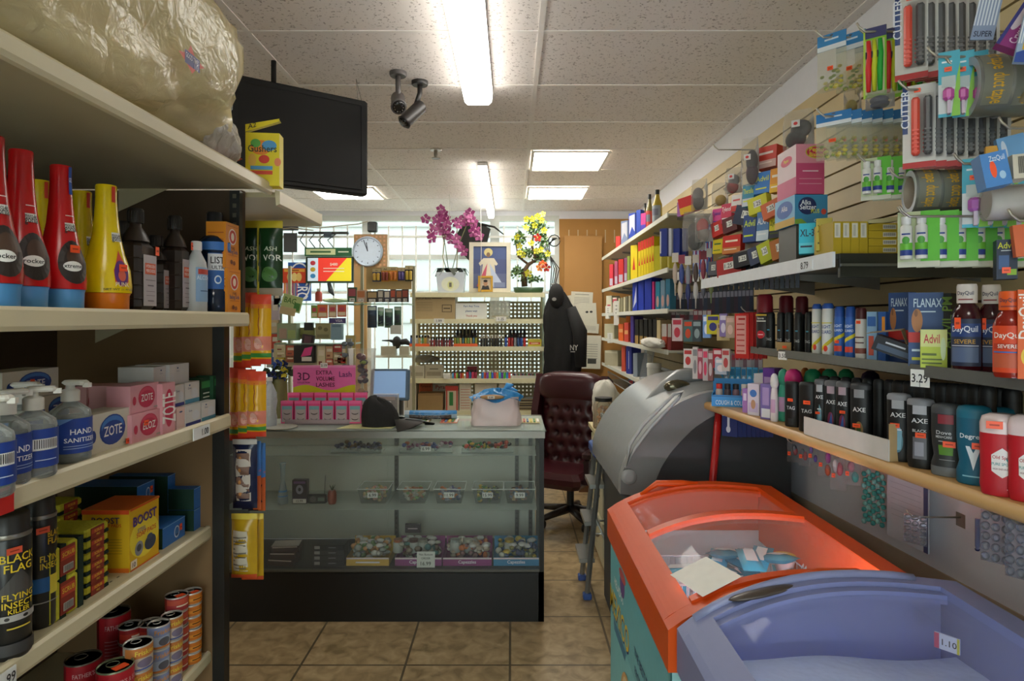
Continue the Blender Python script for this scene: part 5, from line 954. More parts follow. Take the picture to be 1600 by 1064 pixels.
for k in range(12): b = MB(); an = k*math.pi/6; b.T = Matrix.Rotation(an, 4, 'Y'); b.box(-.004, .004, -.0145, -.0125, R_*.72, R_*.82, '#5a6478'); b.obj('hour_mark', t)
for an, L_, n_ in ((-.15, R_*.6, 'hour_hand'), (-.35, R_*.8, 'minute_hand')): b = MB(); b.T = Matrix.Rotation(an, 4, 'Y'); b.box(-.005, .005, -.018, -.016, 0, L_, '#3a4254'); b.obj(n_, t)
# brown board column and battery rack
a = MB(); (X_, _, zb), w_, h_ = rect(553, 418, 573, 600, 6.95); a.box(-w_/2, w_/2, 0, .03, -zb+.001, h_, M('#a88452', .7, var=.1, scale=4)); tag(a.obj('brown_board', None, (X_, 6.95, zb)), 'upright strip of brown board below the clock', 'board')
a = MB(); (X_, _, zb), w_, h_ = rect(572, 418, 643, 452, 5.66); a.box(-w_/2, w_/2, 0, .02, 0, h_, M('#b89a68', .7)); tag(a.obj('cardboard_board', None, (X_, 5.66, zb)), 'tan cardboard panel holding the battery packs', 'board')
for i, (x0, x1, y0, y1, c, tx, lab) in enumerate([(582, 595, 420, 440, '#2a3a6a', '9V', 'blue and red battery pack hanging first on the cardboard panel'), (596, 608, 417, 440, '#d8922a', 'AA', 'orange battery pack hanging second on the cardboard panel'), (608, 621, 417, 439, '#e09a22', 'AAA', 'orange battery pack hanging third on the cardboard panel'), (622, 632, 419, 438, '#4a3a7a', 'C', 'purple battery pack hanging on the cardboard panel'), (633, 645, 415, 439, '#2a2620', 'D', 'black and gold battery pack hanging last on the cardboard panel')]):
    (X_, _, zb), w_, h_ = rect(x0, y0, x1, y1, 5.645); t = thing('battery_pack', lab, 'battery pack', (X_, 5.645, zb)); a = MB(); a.box(-w_/2, w_/2, 0, .01, 0, h_, c); a.flat(-w_/2, 0, w_, h_, 0, [('r', 0, .75, 1, 1, '#c8b88a'), ('t', tx, .5, .85, .12, '#222', .7)]); a.obj('backing_card', t)
    for k in range(2): b = MB(); b.lathe([(w_*.2, .01), (w_*.2, h_*.62), (w_*.08, h_*.66)], ['#c8a03a', '#8a3a2a', '#c8742a', '#6a5a9a', '#c8a83a'][i], 8, c=(-w_*.22+k*w_*.44, -w_*.2)); b.obj('battery', t)
# candy rack above (450-465)
for i, (x0, x1, y0, c, c2, tx) in enumerate([(543, 557, 449, '#2f5a3c', '#a8505a', '.99'), (557, 571, 453, '#c8a890', '#c07a4a', '1.29'), (573, 590, 455, '#3a3430', '#b89a6a', '1.19'), (590, 599, 453, '#4a4440', '#c8c0b0', '2.49'), (600, 609, 454, '#3c3a50', '#d8d0c0', '1.49'), (610, 618, 452, '#5a4440', '#b8543c', '2.99'), (619, 628, 453, '#4a4038', '#a86a4a', '3.49'), (628, 638, 452, '#3a3030', '#9a4a3a', '1.99')]):
    (X_, _, zb), w_, h_ = rect(x0, y0, x1, 472, 5.4, 0); o = carton('snack_packet', '%s snack packet number tag %s on the high glass rack by the panel' % (['green', 'pink-tan', 'dark brown', 'grey', 'slate', 'red-brown', 'olive', 'maroon'][i], tx), 'packet', (X_, 5.4, zb), w_, .03, h_, c, [('r', .1, .4, .9, .9, c2), ('r', .2, .03, .8, .28, '#e4e2da'), ('t', tx, .5, .15, .14, '#333', .5)])
    o['label'] = '%s snack packet with a %s tag on the high glass rack' % (['green', 'pink-tan', 'dark brown', 'grey', 'slate', 'red-brown', 'olive', 'maroon'][i], tx)
t = thing('glass_rack', 'glass display rack with aluminium posts beside the back shelf unit', 'rack', (PX(535, 5.4), 5.4, 0)); gx = PX(535, 5.4)
def gr_(mb, n): return mb.obj(n, t, (-gx, -5.4, 0))
for (x0, x1, py) in ((436, 553, 474), (543, 638, 474), (430, 553, 536)):
    a = MB(); z = PZ(py, 5.4); a.box(PX(x0, 5.4), PX(x1, 5.4), 5.38, 5.70, z-.012, z, CL('#bcd4c4', .4, .08)); gr_(a, 'glass_shelf')
for px in (434, 553, 638): a = MB(); x = PX(px, 5.4); a.box(x-.012, x+.012, 5.68, 5.71, 0, 2.13, M('#a8a488', .4, .3)); gr_(a, 'post')
a = MB(); a.box(PX(540, 5.4), PX(555, 5.4), 5.40, 5.42, .9, 1.52, M('#b8a868', .5)); gr_(a, 'side_board')
a = MB(); a.box(PX(428, 5.44), PX(545, 5.44), 5.436, 5.444, PZ(578, 5.44), PZ(537, 5.44), M('#c8bfa0', .6)); gr_(a, 'backing_board')
a = MB(); a.box(PX(417, 5.68), PX(441, 5.68), 5.672, 5.68, PZ(574, 5.68), PZ(426, 5.68), M('#b8bcb8', .6)); gr_(a, 'backing_board')
# phone cases hanging in blister packs
for i, (x0, x1, y0, y1, c, yw) in enumerate([(574, 589, 478, 512, '#3a4c60', 0), (590, 600, 480, 510, '#7a9a80', .2), (601, 614, 482, 512, '#5a7a68', .1), (616, 627, 479, 508, '#4a6a54', -.2)]):
    o = pouch('phone_case_pack', ['dark blue phone case pack hanging first under the glass rack', 'pale green phone case pack hanging second under the glass rack', 'grey-green phone case pack hanging third under the glass rack', 'green phone case pack hanging last under the glass rack'][i], x0, y0, x1, y1, 5.36, [('r', .15, .1, .85, .6, '#2a3440'), ('r', .1, .8, .9, .95, '#a8b8ac')], c, .02, yw)
a = MB(); (X_, _, zb), w_, h_ = rect(610, 508, 627, 522, 5.355); a.box(-w_/2, w_/2, 0, .002, 0, h_, '#cfd0c4'); tag(a.obj('paper_note', None, (X_, 5.355, zb)), 'small paper note hanging below the phone case packs', 'note')
# headset / black toy gun-like thing hung on window
a = MB(); a.ball((0, 0, 0), (.05, .05, .07), M('#15120f', .7)); a.tube([(-.16, 0, .02), (-.08, 0, .02), (0, 0, .0), (.1, 0, .01), (.16, 0, -.03)], [.006, .012, .03, .035, .012], M('#15120f', .7), 7); tag(a.obj('black_headphones', None, P(620, 535, 6.93)), 'black headphones hanging in the bright window gap', 'headphones')
# window boxes seen low
for i, (x0, x1, lab) in enumerate([(595, 618, 'pale cardboard box outside the window gap, wider one'), (624, 639, 'pale cardboard box outside the window gap, narrower one')]):
    (X_, _, zb), w_, h_ = rect(x0, 541, x1, 554, 6.88); carton('cardboard_box', lab, 'box', (X_, 6.88, zb), w_, .1, h_, '#a8a290', [])
    a = MB(); a.box(-w_/2, w_/2, 0, .14, -.01, 0, '#b8b4a4'); tag(a.obj('ledge_bracket', None, (X_, 6.88, zb)), 'small ledge under the %s pale box by the window' % ['wider', 'narrower'][i], 'shelf')
# left heap of goods between shelf pouches and lash display
def fr(x0, y0, x1, y1, Y, col, label, art=(), nm='carton', cat='box', d=.05, yaw=0, st=None, rot=None):
    loc, w, h = rect(x0, y0, x1, y1, Y, yaw); return carton(nm, label, cat, loc, w, d, h, col, art, yaw, st=st, rot=rot)
fr(442, 419, 478, 442, 6.975, '#c8401f', 'red sign with bottle pictures beside the advertising screen', [('r', .05, .75, .95, .95, '#d8a03a'), ('e', .3, .4, .12, .3, '#d8b86a'), ('e', .5, .4, .12, .3, '#e0c880'), ('e', .7, .4, .12, .3, '#d8b86a'), ('t', 'BEER', .5, .85, .14, '#7a1f10', .5)], 'red_sign', 'sign', .02)
fr(450, 410, 486, 470, 6.985, CL('#3464b8', .9, .3), 'blue and white oval window sign with vertical MICRO letters', [('e', .5, .5, .5, .5, '#e8ecf0'), ('e', .5, .5, .44, .46, '#1f4c9c'), ('t', 'MICRO', .62, .42, .3, '#e8ecf4', .8, -90)], 'window_sign', 'sign', .012)
fr(437, 461, 468, 486, 5.35, '#b8cc8a', 'tilted green BAG price sign on the glass rack', [('t', 'BAG', .4, .65, .35, '#4a7a2c', .6), ('r', .65, .1, .95, .6, '#4a8a3c'), ('r', .05, .05, .6, .2, '#c87a4a')], 'bag_sign', 'sign', .01, rot=(0, .25, 0))
fr(436, 480, 460, 492, 5.34, '#c8b48a', 'tan card hanging below the green BAG sign', [], 'paper_card', 'card', .01, rot=(0, .2, 0))
fr(443, 442, 466, 462, 6.985, '#d87a5a', 'orange striped sheet above the green BAG sign', [('r', .1*i, 0, .1*i+.05, 1, ['#c84a3a', '#e0b86a', '#8a9ac0'][i % 3]) for i in range(10)], 'paper_sheet', 'paper', .01)
bt = bottle('soap_bottle', 'small red and clear bottle standing on the glass rack', 'bottle', P(498, 471, 5.5), [(.03, 0), (.03, .07), (.02, .085)], '#b8483c', [(.016, .085), (.016, .11)], '#c8c4ba', n=12)
crumple('green_plastic_bag', 'pale green plastic bag lying on the glass rack', P(525, 473, 5.55), (.12, .05, .02), 12, CL('#cfe0b8', .7, .3, 1, .5), 'bag')
a = MB(); a.tube([P(514, 442, 6.97), P(517, 455, 6.97), P(522, 462, 6.97)], [.02, .03, .006], '#2a2f33', 6); tag(a.obj('dark_glove', None), 'dark glove hanging below the advertising screen', 'glove')
for i, (x0, x1, y0, y1, c, tx) in enumerate([(486, 496, 477, 497, '#8aa84a', ''), (496, 512, 476, 497, '#d8703a', ''), (513, 526, 476, 496, '#c89a7a', ''), (527, 541, 476, 495, '#d8603c', '')]):
    fr(x0, y0, x1, y1, 5.374, c, ['lime strip ticket hanging first under the glass rack', 'orange scratch ticket hanging under the glass rack', 'pinkish scratch ticket hanging under the glass rack', 'red striped scratch ticket hanging under the glass rack'][i], [('r', .1, .1, .9, .4, '#e8d8b8'), ('r', .2, .5, .8, .8, '#c84a5a')], 'scratch_ticket', 'ticket', .005)
fr(514, 497, 540, 505, 5.37, '#4a3f7a', 'purple VISA card sticker on the glass rack', [('t', 'VISA', .6, .5, .5, '#d8d4e8', .5)], 'card_sign', 'sign', .01)
fr(433, 505, 463, 532, 5.5, '#9aa88a', 'greenish clear box with cards on the glass rack', [('r', .1, .1, .5, .7, '#b89a8a'), ('r', .55, .1, .95, .6, '#a8b878')], 'clear_box', 'box', .1)
fr(475, 504, 488, 516, 5.45, '#20201e', 'small black square reader on the glass rack', [], 'card_reader', 'reader', .04)
fr(464, 512, 492, 530, 5.6, '#a8a468', 'olive box behind the black reader on the glass rack', [('r', .1, .2, .9, .4, '#7a7a50')], 'carton', 'box', .1)
fr(493, 505, 516, 530, 5.5, '#b8ae80', 'beige patterned box in the middle of the glass rack', [('e', .3, .7, .15, .12, '#8a8058'), ('e', .7, .6, .15, .12, '#8a8058'), ('r', .1, .1, .9, .3, '#9a906a')], 'carton', 'box', .1)
fr(517, 506, 534, 531, 5.45, '#8aa8b8', 'pale blue card case on the glass rack', [('r', .1, .8, .9, .92, '#6a8a9c')], 'card_case', 'case', .06)
cards = [(431, 535, 446, 549, '#d0c8a0'), (431, 549, 446, 558, '#c8bc94'), (431, 559, 444, 570, '#c8b84a'), (447, 540, 462, 556, '#c86a4a'), (447, 557, 460, 566, '#a8603c'), (496, 540, 508, 575, '#d8cca8'), (509, 541, 520, 560, '#c8a07a'), (521, 538, 534, 550, '#c84a48'), (521, 551, 533, 567, '#b8a884'), (527, 553, 541, 567, '#c8241c'), (509, 561, 520, 572, '#c8705a'), (534, 540, 542, 565, '#8a9098')]
nms = ['cream', 'light tan', 'yellow', 'salmon', 'brown', 'tall ivory', 'peach', 'rose red', 'khaki', 'bright red', 'coral', 'steel grey']
for i, (x0, y0, x1, y1, c) in enumerate(cards): fr(x0, y0, x1, y1, 5.405, c, '%s packet in the crowded cluster behind the lash display' % nms[i], [('r', .15, .55, .85, .8, '#e8dcc8'), ('r', .15, .15, .6, .3, '#8a4a3a')], 'small_packet', 'packet', .03)
cards = [(420, 430, 440, 470, '#c8d8e4'), (424, 470, 436, 500, '#c8b8c8'), (420, 500, 434, 520, '#d8c0a0'), (428, 452, 438, 480, '#a8bcd8'), (424, 522, 436, 545, '#c84a3a'), (424, 546, 436, 570, '#3a5a9a')]
nm2 = ['pale blue', 'lilac', 'apricot', 'sky blue', 'tomato red', 'deep blue']
for i, (x0, y0, x1, y1, c) in enumerate(cards): fr(x0, y0, x1, y1, 5.64, c, '%s packet seen between the hanging pouches and the glass rack' % nm2[i], [('r', .15, .5, .85, .8, '#e0d8cc')], 'small_packet', 'packet', .03)
# black tinted notices on the window
for x0, x1, y0, y1, lab in ((442, 466, 341, 360, 'dark grey panel taped on the window, upper'), (443, 464, 364, 394, 'dark grey panel taped on the window, lower')): fr(x0, y0, x1, y1, 6.985, '#4a4c50', lab, [], 'window_notice', 'panel', .01)
# black sunglasses boxes with pink packet in front of rack
fr(470, 523, 488, 542, 5.39, '#2c2024', 'dark packet with maroon top behind the lash display', [('r', .2, .2, .8, .9, '#5a3a44')], 'dark_packet', 'packet', .04, rot=(0, .15, 0))
fr(459, 540, 490, 567, 5.365, '#191618', 'black bag with pink crumpled paper behind the lash display', [('p', [(.35, .35), (.55, .85), (.95, .95), (.85, .45)], '#d8408a'), ('r', .4, .1, .9, .35, '#d8cfc8')], 'black_bag', 'bag', .06)
# sunglasses on silver stand
t = thing('sunglasses_rack', 'narrow silver rack of sunglasses beside the glass rack', 'rack', (PX(543, 5.1), 5.1, 0)); a = MB(); a.box(-.02, .02, .05, .07, 0, 1.5, M('#a8a8a0', .3, .6)); a.obj('pole', t)
for k in range(5): b = MB(); z = 1.46-.09*k; b.ball((-.02, -.01, z), (.025, .008, .02), M('#6a7480', .15, .3), 8, 5); b.ball((.03, -.01, z), (.025, .008, .02), M('#6a7480', .15, .3), 8, 5); b.tube([(-.045, 0, z+.01), (.055, 0, z+.01)], .003, '#3a3a3c', 5); b.obj('sunglasses', t)
# flowers (blue/yellow) behind bottle
t = thing('artificial_flowers', 'small blue and yellow artificial flowers in a jar behind the clear bottle', 'flowers', (PX(437, 3.93), 3.93, CTZ+.001)); rnd = random.Random(8)
a = MB(); a.lathe([(.04, 0), (.05, .06), (.045, .22), (.05, .24)], CL('#8a8a50', .6, .2), 12); a.obj('jar', t)
for k in range(9): b = MB(); flower(b, (rnd.uniform(-.08, .06), rnd.uniform(-.05, .02), .27+rnd.uniform(-.03, .07)), .035, ['#3a58a8', '#c8b82a', '#2a3a7a'][k % 3], '#1c1c18', rnd); b.obj('flower', t)
b = MB(); leafy(b, (0, 0, .26), 60, (.09, .05, .05), .04, ['#1f2a18', '#2f4020'], rnd); b.obj('leaf_cluster', t)
# ================================================================ RIGHT OF BACK WALL: jacket, papers, chair
def jacket():
    Y = 5.95; t = thing('black_jacket', 'black jacket hanging at the end of the back shelf unit', 'jacket', (PX(874, Y), Y, PZ(468, Y))); jm = M('#141313', .85, var=.3, scale=20, bump=.3)
    out = [(0, .012), (.04, .05), (.12, .09), (.26, .15), (.42, .165), (.6, .17), (.8, .16), (1.0, .13), (1.25, .12)]
    def F(u, v):
        z = v*1.25; r = prof_r([(w_, z_) for z_, w_ in out], z); a = u*2*math.pi; n = 1+.10*math.sin(5*a+v*5)+.07*math.sin(9*a+v*12)+.05*math.sin(17*a-v*20)
        return (r*n*math.cos(a)+.05*min(1, z*2)-.02, .45*r*n*math.sin(a), .12-z)
    a = MB(); a.tube([(0, 0, .11), (0, .1, .14), (-.06, .25, .16)], .006, '#8a8478', 6); a.obj('hanger_hook', t); a = MB(); a.grid(F, 40, 24, jm); a.obj('body', t)
    a = MB(); a.tube([(.10, -.05, -.08), (.18, -.09, -.3), (.19, -.1, -.62)], [.05, .07, .05], jm, 10); a.obj('sleeve', t)
    a = MB(); a.ball((-.03, -.03, .03), (.075, .07, .12), jm, 12, 8); a.obj('hood', t)
    a = MB(); a.flat(.08, -.5, .08, .1, -.17, [('t', 'NY', .5, .6, .5, '#b8b4ac', .9), ('r', .1, .2, .6, .26, '#b8b4ac')]); a.flat(-.08, -.02, .05, .04, -.105, [('e', .5, .5, .4, .4, '#8a8680')]); a.obj('print', t)
jacket()
a = MB()
for k in range(4): pts = [(864+2*k, 372), (858-3*k, 385), (862+4*k, 420), (860+2*k, 450), (858, 470)]; a.tube([P(x, y, 6.935) for x, y in pts], .006, '#1c1a18', 5)
a.tube([P(866+9*math.cos(q*.6), 376+9*math.sin(q*.6), 6.93) for q in range(11)], .006, '#1c1a18', 5)
tag(a.obj('cable_bundle', None), 'bundle of black cables looped on a hook above the jacket', 'cables')
a = MB(); (X_, _, zb), w_, h_ = rect(882, 368, 941, 578, 6.95); a.box(-w_/2, w_/2, 0, .02, 0, h_, M('#b5854a', .7, var=.08, scale=4)); tag(a.obj('cardboard_sheet', None, (X_, 6.97, zb)), 'large tan board fixed over the back wall above the chair', 'board')
a = MB(); (X_, _, zb), w_, h_ = rect(905, 690, 945, 770, 5.9); a.box(-w_/2, w_/2, 0, .02, 0, h_, M('#6a4426', .5, var=.2, scale=14)); tag(a.obj('wood_panel', None, (X_, 5.92, max(zb, .02))), 'dark wood panel low behind the chair', 'panel')
for i, (x0, y0, x1, y1, rr) in enumerate([(891, 456, 925, 490, .05), (877, 462, 895, 478, -.1), (900, 474, 933, 508, -.05), (904, 505, 935, 520, .08), (904, 524, 938, 576, .03)]):
    (X_, _, zb), w_, h_ = rect(x0, y0, x1, y1, 6.962-.004*i); a = MB(); a.box(-w_/2, w_/2, 0, .002, 0, h_, M('#dcd8c6', .7)); it = [('r', .15, .3+.07*k, .85, .32+.07*k, '#a8a498') for k in range(7)]
    if i == 0: it = [('t', 'CERTIFICATE', .5, .88, .05, '#5a5a50', .8)]+it
    if i == 4: it += [('r', .4, .15, .8, .3, '#4a4a44')]
    if i == 2: it = [('e', .55, .6, .07, .05, '#3a3a36'), ('e', .75, .6, .07, .05, '#3a3a36')]
    a.flat(-w_/2, 0, w_, h_, 0, it); tag(a.obj('pinned_paper', None, (X_, 6.962-.004*i, zb), 0, (0, rr, 0)), ['certificate-like white paper pinned highest on the tan board', 'small paper slip pinned beside the certificate', 'curled white paper pinned in the middle of the papers', 'narrow folded paper with red print among the pinned papers', 'long notice with a small dark picture, pinned lowest'][i], 'paper')
# chair
def chair():
    Y = 5.15; lm = M('#3a1218', .3, var=.2, scale=12); t = thing('office_chair', 'high backed tufted maroon leather chair behind the counter', 'chair', (PX(893, Y), Y+.1, 0), -.5)
    sd = M('#2a0e12', .35, var=.2)
    a = MB()   # padded back with buttons
    def F(u, v):
        x = (u-.5)*.52; z = .50+v*.52; q = 0
        for i in range(5):
            for j in range(5):
                bx, bz = -.20+.1*i+(.05 if j % 2 else 0), .53+j*.1; d = ((x-bx)**2+(z-bz)**2)**.5
                q = max(q, math.exp(-(d/.022)**2))
        e = 1-max(0, abs(2*u-1)**6)
        return (x, -.07*e+.035*q+.02*abs(2*u-1)**2, z)
    a.grid(F, 44, 44, lm); a.obj('backrest', t)
    a = MB(); a.box(-.27, .27, .0, .10, .46, 1.02, sd, .03); a.obj('back_shell', t)
    a = MB(); a.T = Matrix.Translation((0, .02, 1.10)); 
    def G(u, v): an = u*2*math.pi; c = lambda x: math.copysign(abs(x)**.6, x); s = (1-abs(2*v-1)**4)**.5; return ((v-.5)*.60, .10*s*c(math.cos(an)), .125*s*c(math.sin(an)))
    a.grid(G, 22, 18, lm); a.obj('headrest', t)
    for s in (-1, 1): b = MB(); b.prism([(-.10, .48), (.12, .48), (.14, 1.15), (.02, 1.2), (-.08, .9)], s*.29-.03, s*.29+.03, lm, 'x'); b.obj('wing', t)
    a = MB(); a.box(-.28, .28, -.50, .08, .38, .50, lm, .04); a.obj('seat', t)
    for s in (-1, 1): b = MB(); b.box(s*.30-.035, s*.30+.035, -.42, .06, .60, .67, sd, .02); b.box(s*.30-.02, s*.30+.02, -.4, -.34, .42, .60, sd); b.obj('armrest', t)
    a = MB(); a.lathe([(.03, .10), (.03, .38)], '#141312', 12); a.obj('gas_column', t)
    a = MB()
    for k in range(5): an = k*1.2566+.5; a.tube([(0, 0, .11), (.30*math.cos(an), .30*math.sin(an), .075)], [.035, .022], M('#241610', .4), 6)
    a.obj('star_base', t)
    for k in range(5): an = k*1.2566+.5; b = MB(); b.T = Matrix.Translation((.30*math.cos(an), .30*math.sin(an), .032)) @ Matrix.Rotation(R90, 4, 'Y'); b.lathe([(.028, -.025), (.032, -.015), (.032, .015), (.028, .025)], '#15120f', 14); b.obj('caster', t)
chair()
# white drawer cabinet and worktop, jar, tray
Yc = 4.15
t = thing('drawer_cabinet', 'white drawer cabinet with pale top beside the ladder', 'cabinet', (.85, 4.6, 0)); cm = M('#cfc8a8', .45)
a = MB(); a.box(-.25, .35, -.46, .16, .02, .86, cm); a.obj('cabinet_body', t)
a = MB(); a.box(-.28, .37, -.49, .18, .86, .89, M('#dccfa4', .4)); a.obj('top', t)
for z in (.1, .36, .60):
    for y in (-.305, .0): b = MB(); b.box(-.262, -.25, y-.14, y+.14, z, z+.22, cm); d = b.obj('drawer', t); k = MB(); k.ball((-.275, y, z+.11), .015, M('#8a8478', .3, .8), 8, 5); k.obj('knob', d)
t = thing('snack_jar', 'big clear jar of orange snacks with a black lid', 'jar', (PX(943, 4.5), 4.5, .891)); a = MB(); a.lathe([(.07, 0), (.075, .01), (.075, .16), (.06, .19)], CL('#e8dcc0', .25, .05), 20); a.obj('jar_body', t)
b = MB(); pile(b, -.05, .05, -.05, .05, .0, .13, 60, ['#c87a2a', '#a85a20', '#d8923a'], random.Random(2), .016); o = b.obj('snack_filling', t); o['kind'] = 'stuff'; b = MB(); b.lathe([(.06, .19), (.062, .215)], '#191817', 20); b.obj('lid', t)
crumple('white_bag', 'white plastic bag slumped behind the snack jar', (PX(945, 4.72), 4.7, .892), (.10, .08, .16), 4, M('#cfcabc', .6), 'bag')
t = thing('bill_tray', 'grey plastic slotted tray on the cabinet top', 'tray', (PX(962, 4.3), 4.26, .891)); a = MB()
for k in range(4): a.prism([(-.07, 0), (.07, 0), (.09, .12), (.07, .12), (.055, .03), (-.055, .03), (-.07, .12), (-.09, .12)], -.1+.07*k, -.06+.07*k, M('#8a8c88', .4), 'y')
a.obj('tray_body', t)
# step ladder
def ladder():
    t = thing('step_ladder', 'aluminium step ladder with blue feet and top behind the freezer', 'ladder', (.545, 3.93, 0)); al = M('#a8a9a4', .3, .7); bl = M('#3c5a9a', .45)
    zt_ = .83
    for s in (-1, 1):
        a = MB(); a.tube([(-.02, s*.12, zt_), (-.10, s*.14, .03)], .016, al, 4); a.obj('front_rail', t); a = MB(); a.tube([(.02, s*.11, zt_), (.10, s*.13, .03)], .013, al, 4); a.obj('rear_rail', t)
        for x, y in ((-.10, .14), (.10, .13)): a = MB(); a.box(x-.025, x+.025, s*y-.025, s*y+.025, 0, .035, bl, .005); a.obj('foot', t)
    for k in range(3): z = .22+.22*k; x = -.02-.11*(zt_-z)/.8; a = MB(); a.box(x-.04, x+.05, -.13, .13, z-.012, z+.012, al); a.obj('step', t)
    a = MB(); a.box(-.06, .07, -.14, .14, zt_, zt_+.06, bl, .01); a.obj('top_cap', t)
    for s in (-1, 1): a = MB(); a.tube([(-.07, s*.13, .38), (.07, s*.12, .38)], .006, al, 5); a.tube([(-.06, s*.13, .5), (.09, s*.13, .15)], .006, al, 5); a.obj('brace', t)
ladder()
# ================================================================ GREY CURVED LID COOLER
def cooler():
    Y0, Y1 = 2.98, 3.75; X0 = .50; XR = 1.30
    t = thing('grey_cooler', 'dark grey cooler with a big rounded lid standing behind the orange freezer', 'cooler', (.9, Y0, 0))
    def px(x, y, Y=Y0): return (PX(x, Y)-.9, PZ(y, Y))
    arc_o = [px(*p) for p in [(968, 770), (969, 745), (976, 722), (990, 695), (1010, 668), (1034, 645), (1060, 628), (1088, 616), (1112, 611), (1140, 608), (1183, 612)]]
    arc_i = [px(*p) for p in [(1012, 775), (1022, 752), (1032, 728), (1046, 706), (1062, 688), (1082, 668), (1106, 652), (1132, 642), (1160, 637), (1183, 636)]]
    bx = XR-.9; dg = M('#3a3c3e', .5, var=.08); mg = M('#7c7e7e', .4, var=.05); lg = M('#9a9c9c', .35)
    base = [(-.36, .04), (bx, .04), (bx, arc_i[-1][1]), ]+arc_i[::-1][1:]+[(-.36, arc_i[0][1]-.05)]
    a = MB(); a.prism(base, .0, Y1-Y0, dg, 'y'); a.obj('side_shell', t)
    rim = arc_o+[(bx, arc_o[-1][1]), (bx, arc_i[-1][1]-.002)]+[(x, z) for x, z in arc_i[::-1][1:]]
    # band as quads between outer and inner arcs, front and rear walls and the lid skin
    n = len(arc_i)-1
    def samp(A, s): k = s*(len(A)-1); i = min(int(k), len(A)-2); f = k-i; return (A[i][0]*(1-f)+A[i+1][0]*f, A[i][1]*(1-f)+A[i+1][1]*f)
    a = MB(); N = 28; O = [samp(arc_o, i/N) for i in range(N+1)]; I = [samp(arc_i, i/N) for i in range(N+1)]
    for y, f in ((-.02, 1), (.04, -1)): 
        vs = [(o[0], y, o[1]) for o in O]+[(i[0], y, i[1]) for i in I]; a.add(vs, [(i, i+1, N+2+i, N+1+i)[::f] for i in range(N)], mg, False)
    a.add([(o[0], -.02, o[1]) for o in O]+[(o[0], .04, o[1]) for o in O], [(i, i+1, N+2+i, N+1+i) for i in range(N)], lg, True)
    a.add([(o[0], -.02, o[1]) for o in I]+[(o[0], .04, o[1]) for o in I], [(i, i+1, N+2+i, N+1+i) for i in range(N)], mg, True)
    a.obj('lid_band', t)
    a = MB(); a.add([(o[0], .04, o[1]) for o in O]+[(o[0]-.03, Y1-Y0, o[1]+.03) for o in O], [(i, i+1, N+2+i, N+1+i) for i in range(N)], M('#8d9092', .25), True); a.obj('lid', t)
    # far raised rim with a handle slot
    a = MB(); q = [px(*p, Y=Y0+.35) for p in [(962, 740), (966, 712), (984, 676), (1010, 638), (1040, 606), (1062, 590), (1090, 586), (1118, 592), (1135, 612)]]
    a.tube([(x, .35, z) for x, z in q], [.02, .025, .03, .035, .04, .045, .045, .04, .03], M('#8d8f90', .3), 8); a.obj('rear_rim', t)
    a = MB(); q = [px(*p, Y=Y0-.03) for p in [(978, 728), (992, 700), (1016, 668), (1042, 640), (1060, 622), (1066, 612), (1052, 616), (1030, 638), (1004, 664), (984, 694)]]
    a.tube([(x, -.035, z) for x, z in q], .009, M('#b4b6b6', .25), 6, True); a.obj('handle', t)
    a = MB(); c = px(1056, 603, Y0+.3); a.ball((c[0], .27, c[1]), (.07, .03, .035), M('#6a6450', .1, .6), 14, 8); a.obj('window_lens', t)
    a = MB(); c = px(977, 742); a.T = Matrix.Translation((c[0]+.01, -.03, c[1])) @ T90; a.lathe([(.035, 0), (.035, .012), (.02, .016)], lg, 16); a.obj('hinge', t)
cooler()
t = thing('broom', 'red broom handle leaning beside the grey cooler', 'broom', (0, 0, 0)); Yb_ = 2.90; t.location = (PX(1112, Yb_), Yb_, .02)
a = MB(); a.tube([(-.02, 0, .12), (0, 0, PZ(770, Yb_)-.02), (PX(1131, Yb_)-PX(1115, Yb_), .04, PZ(640, Yb_)-.02)], .017, M('#b01c1c', .35), 8); a.obj('handle', t)
a = MB(); a.box(-.12, .08, -.02, .02, .06, .14, '#b01c1c', .01); a.box(-.12, .08, -.018, .018, 0, .06, M('#3a3a3a', .9)); a.obj('brush_head', t)
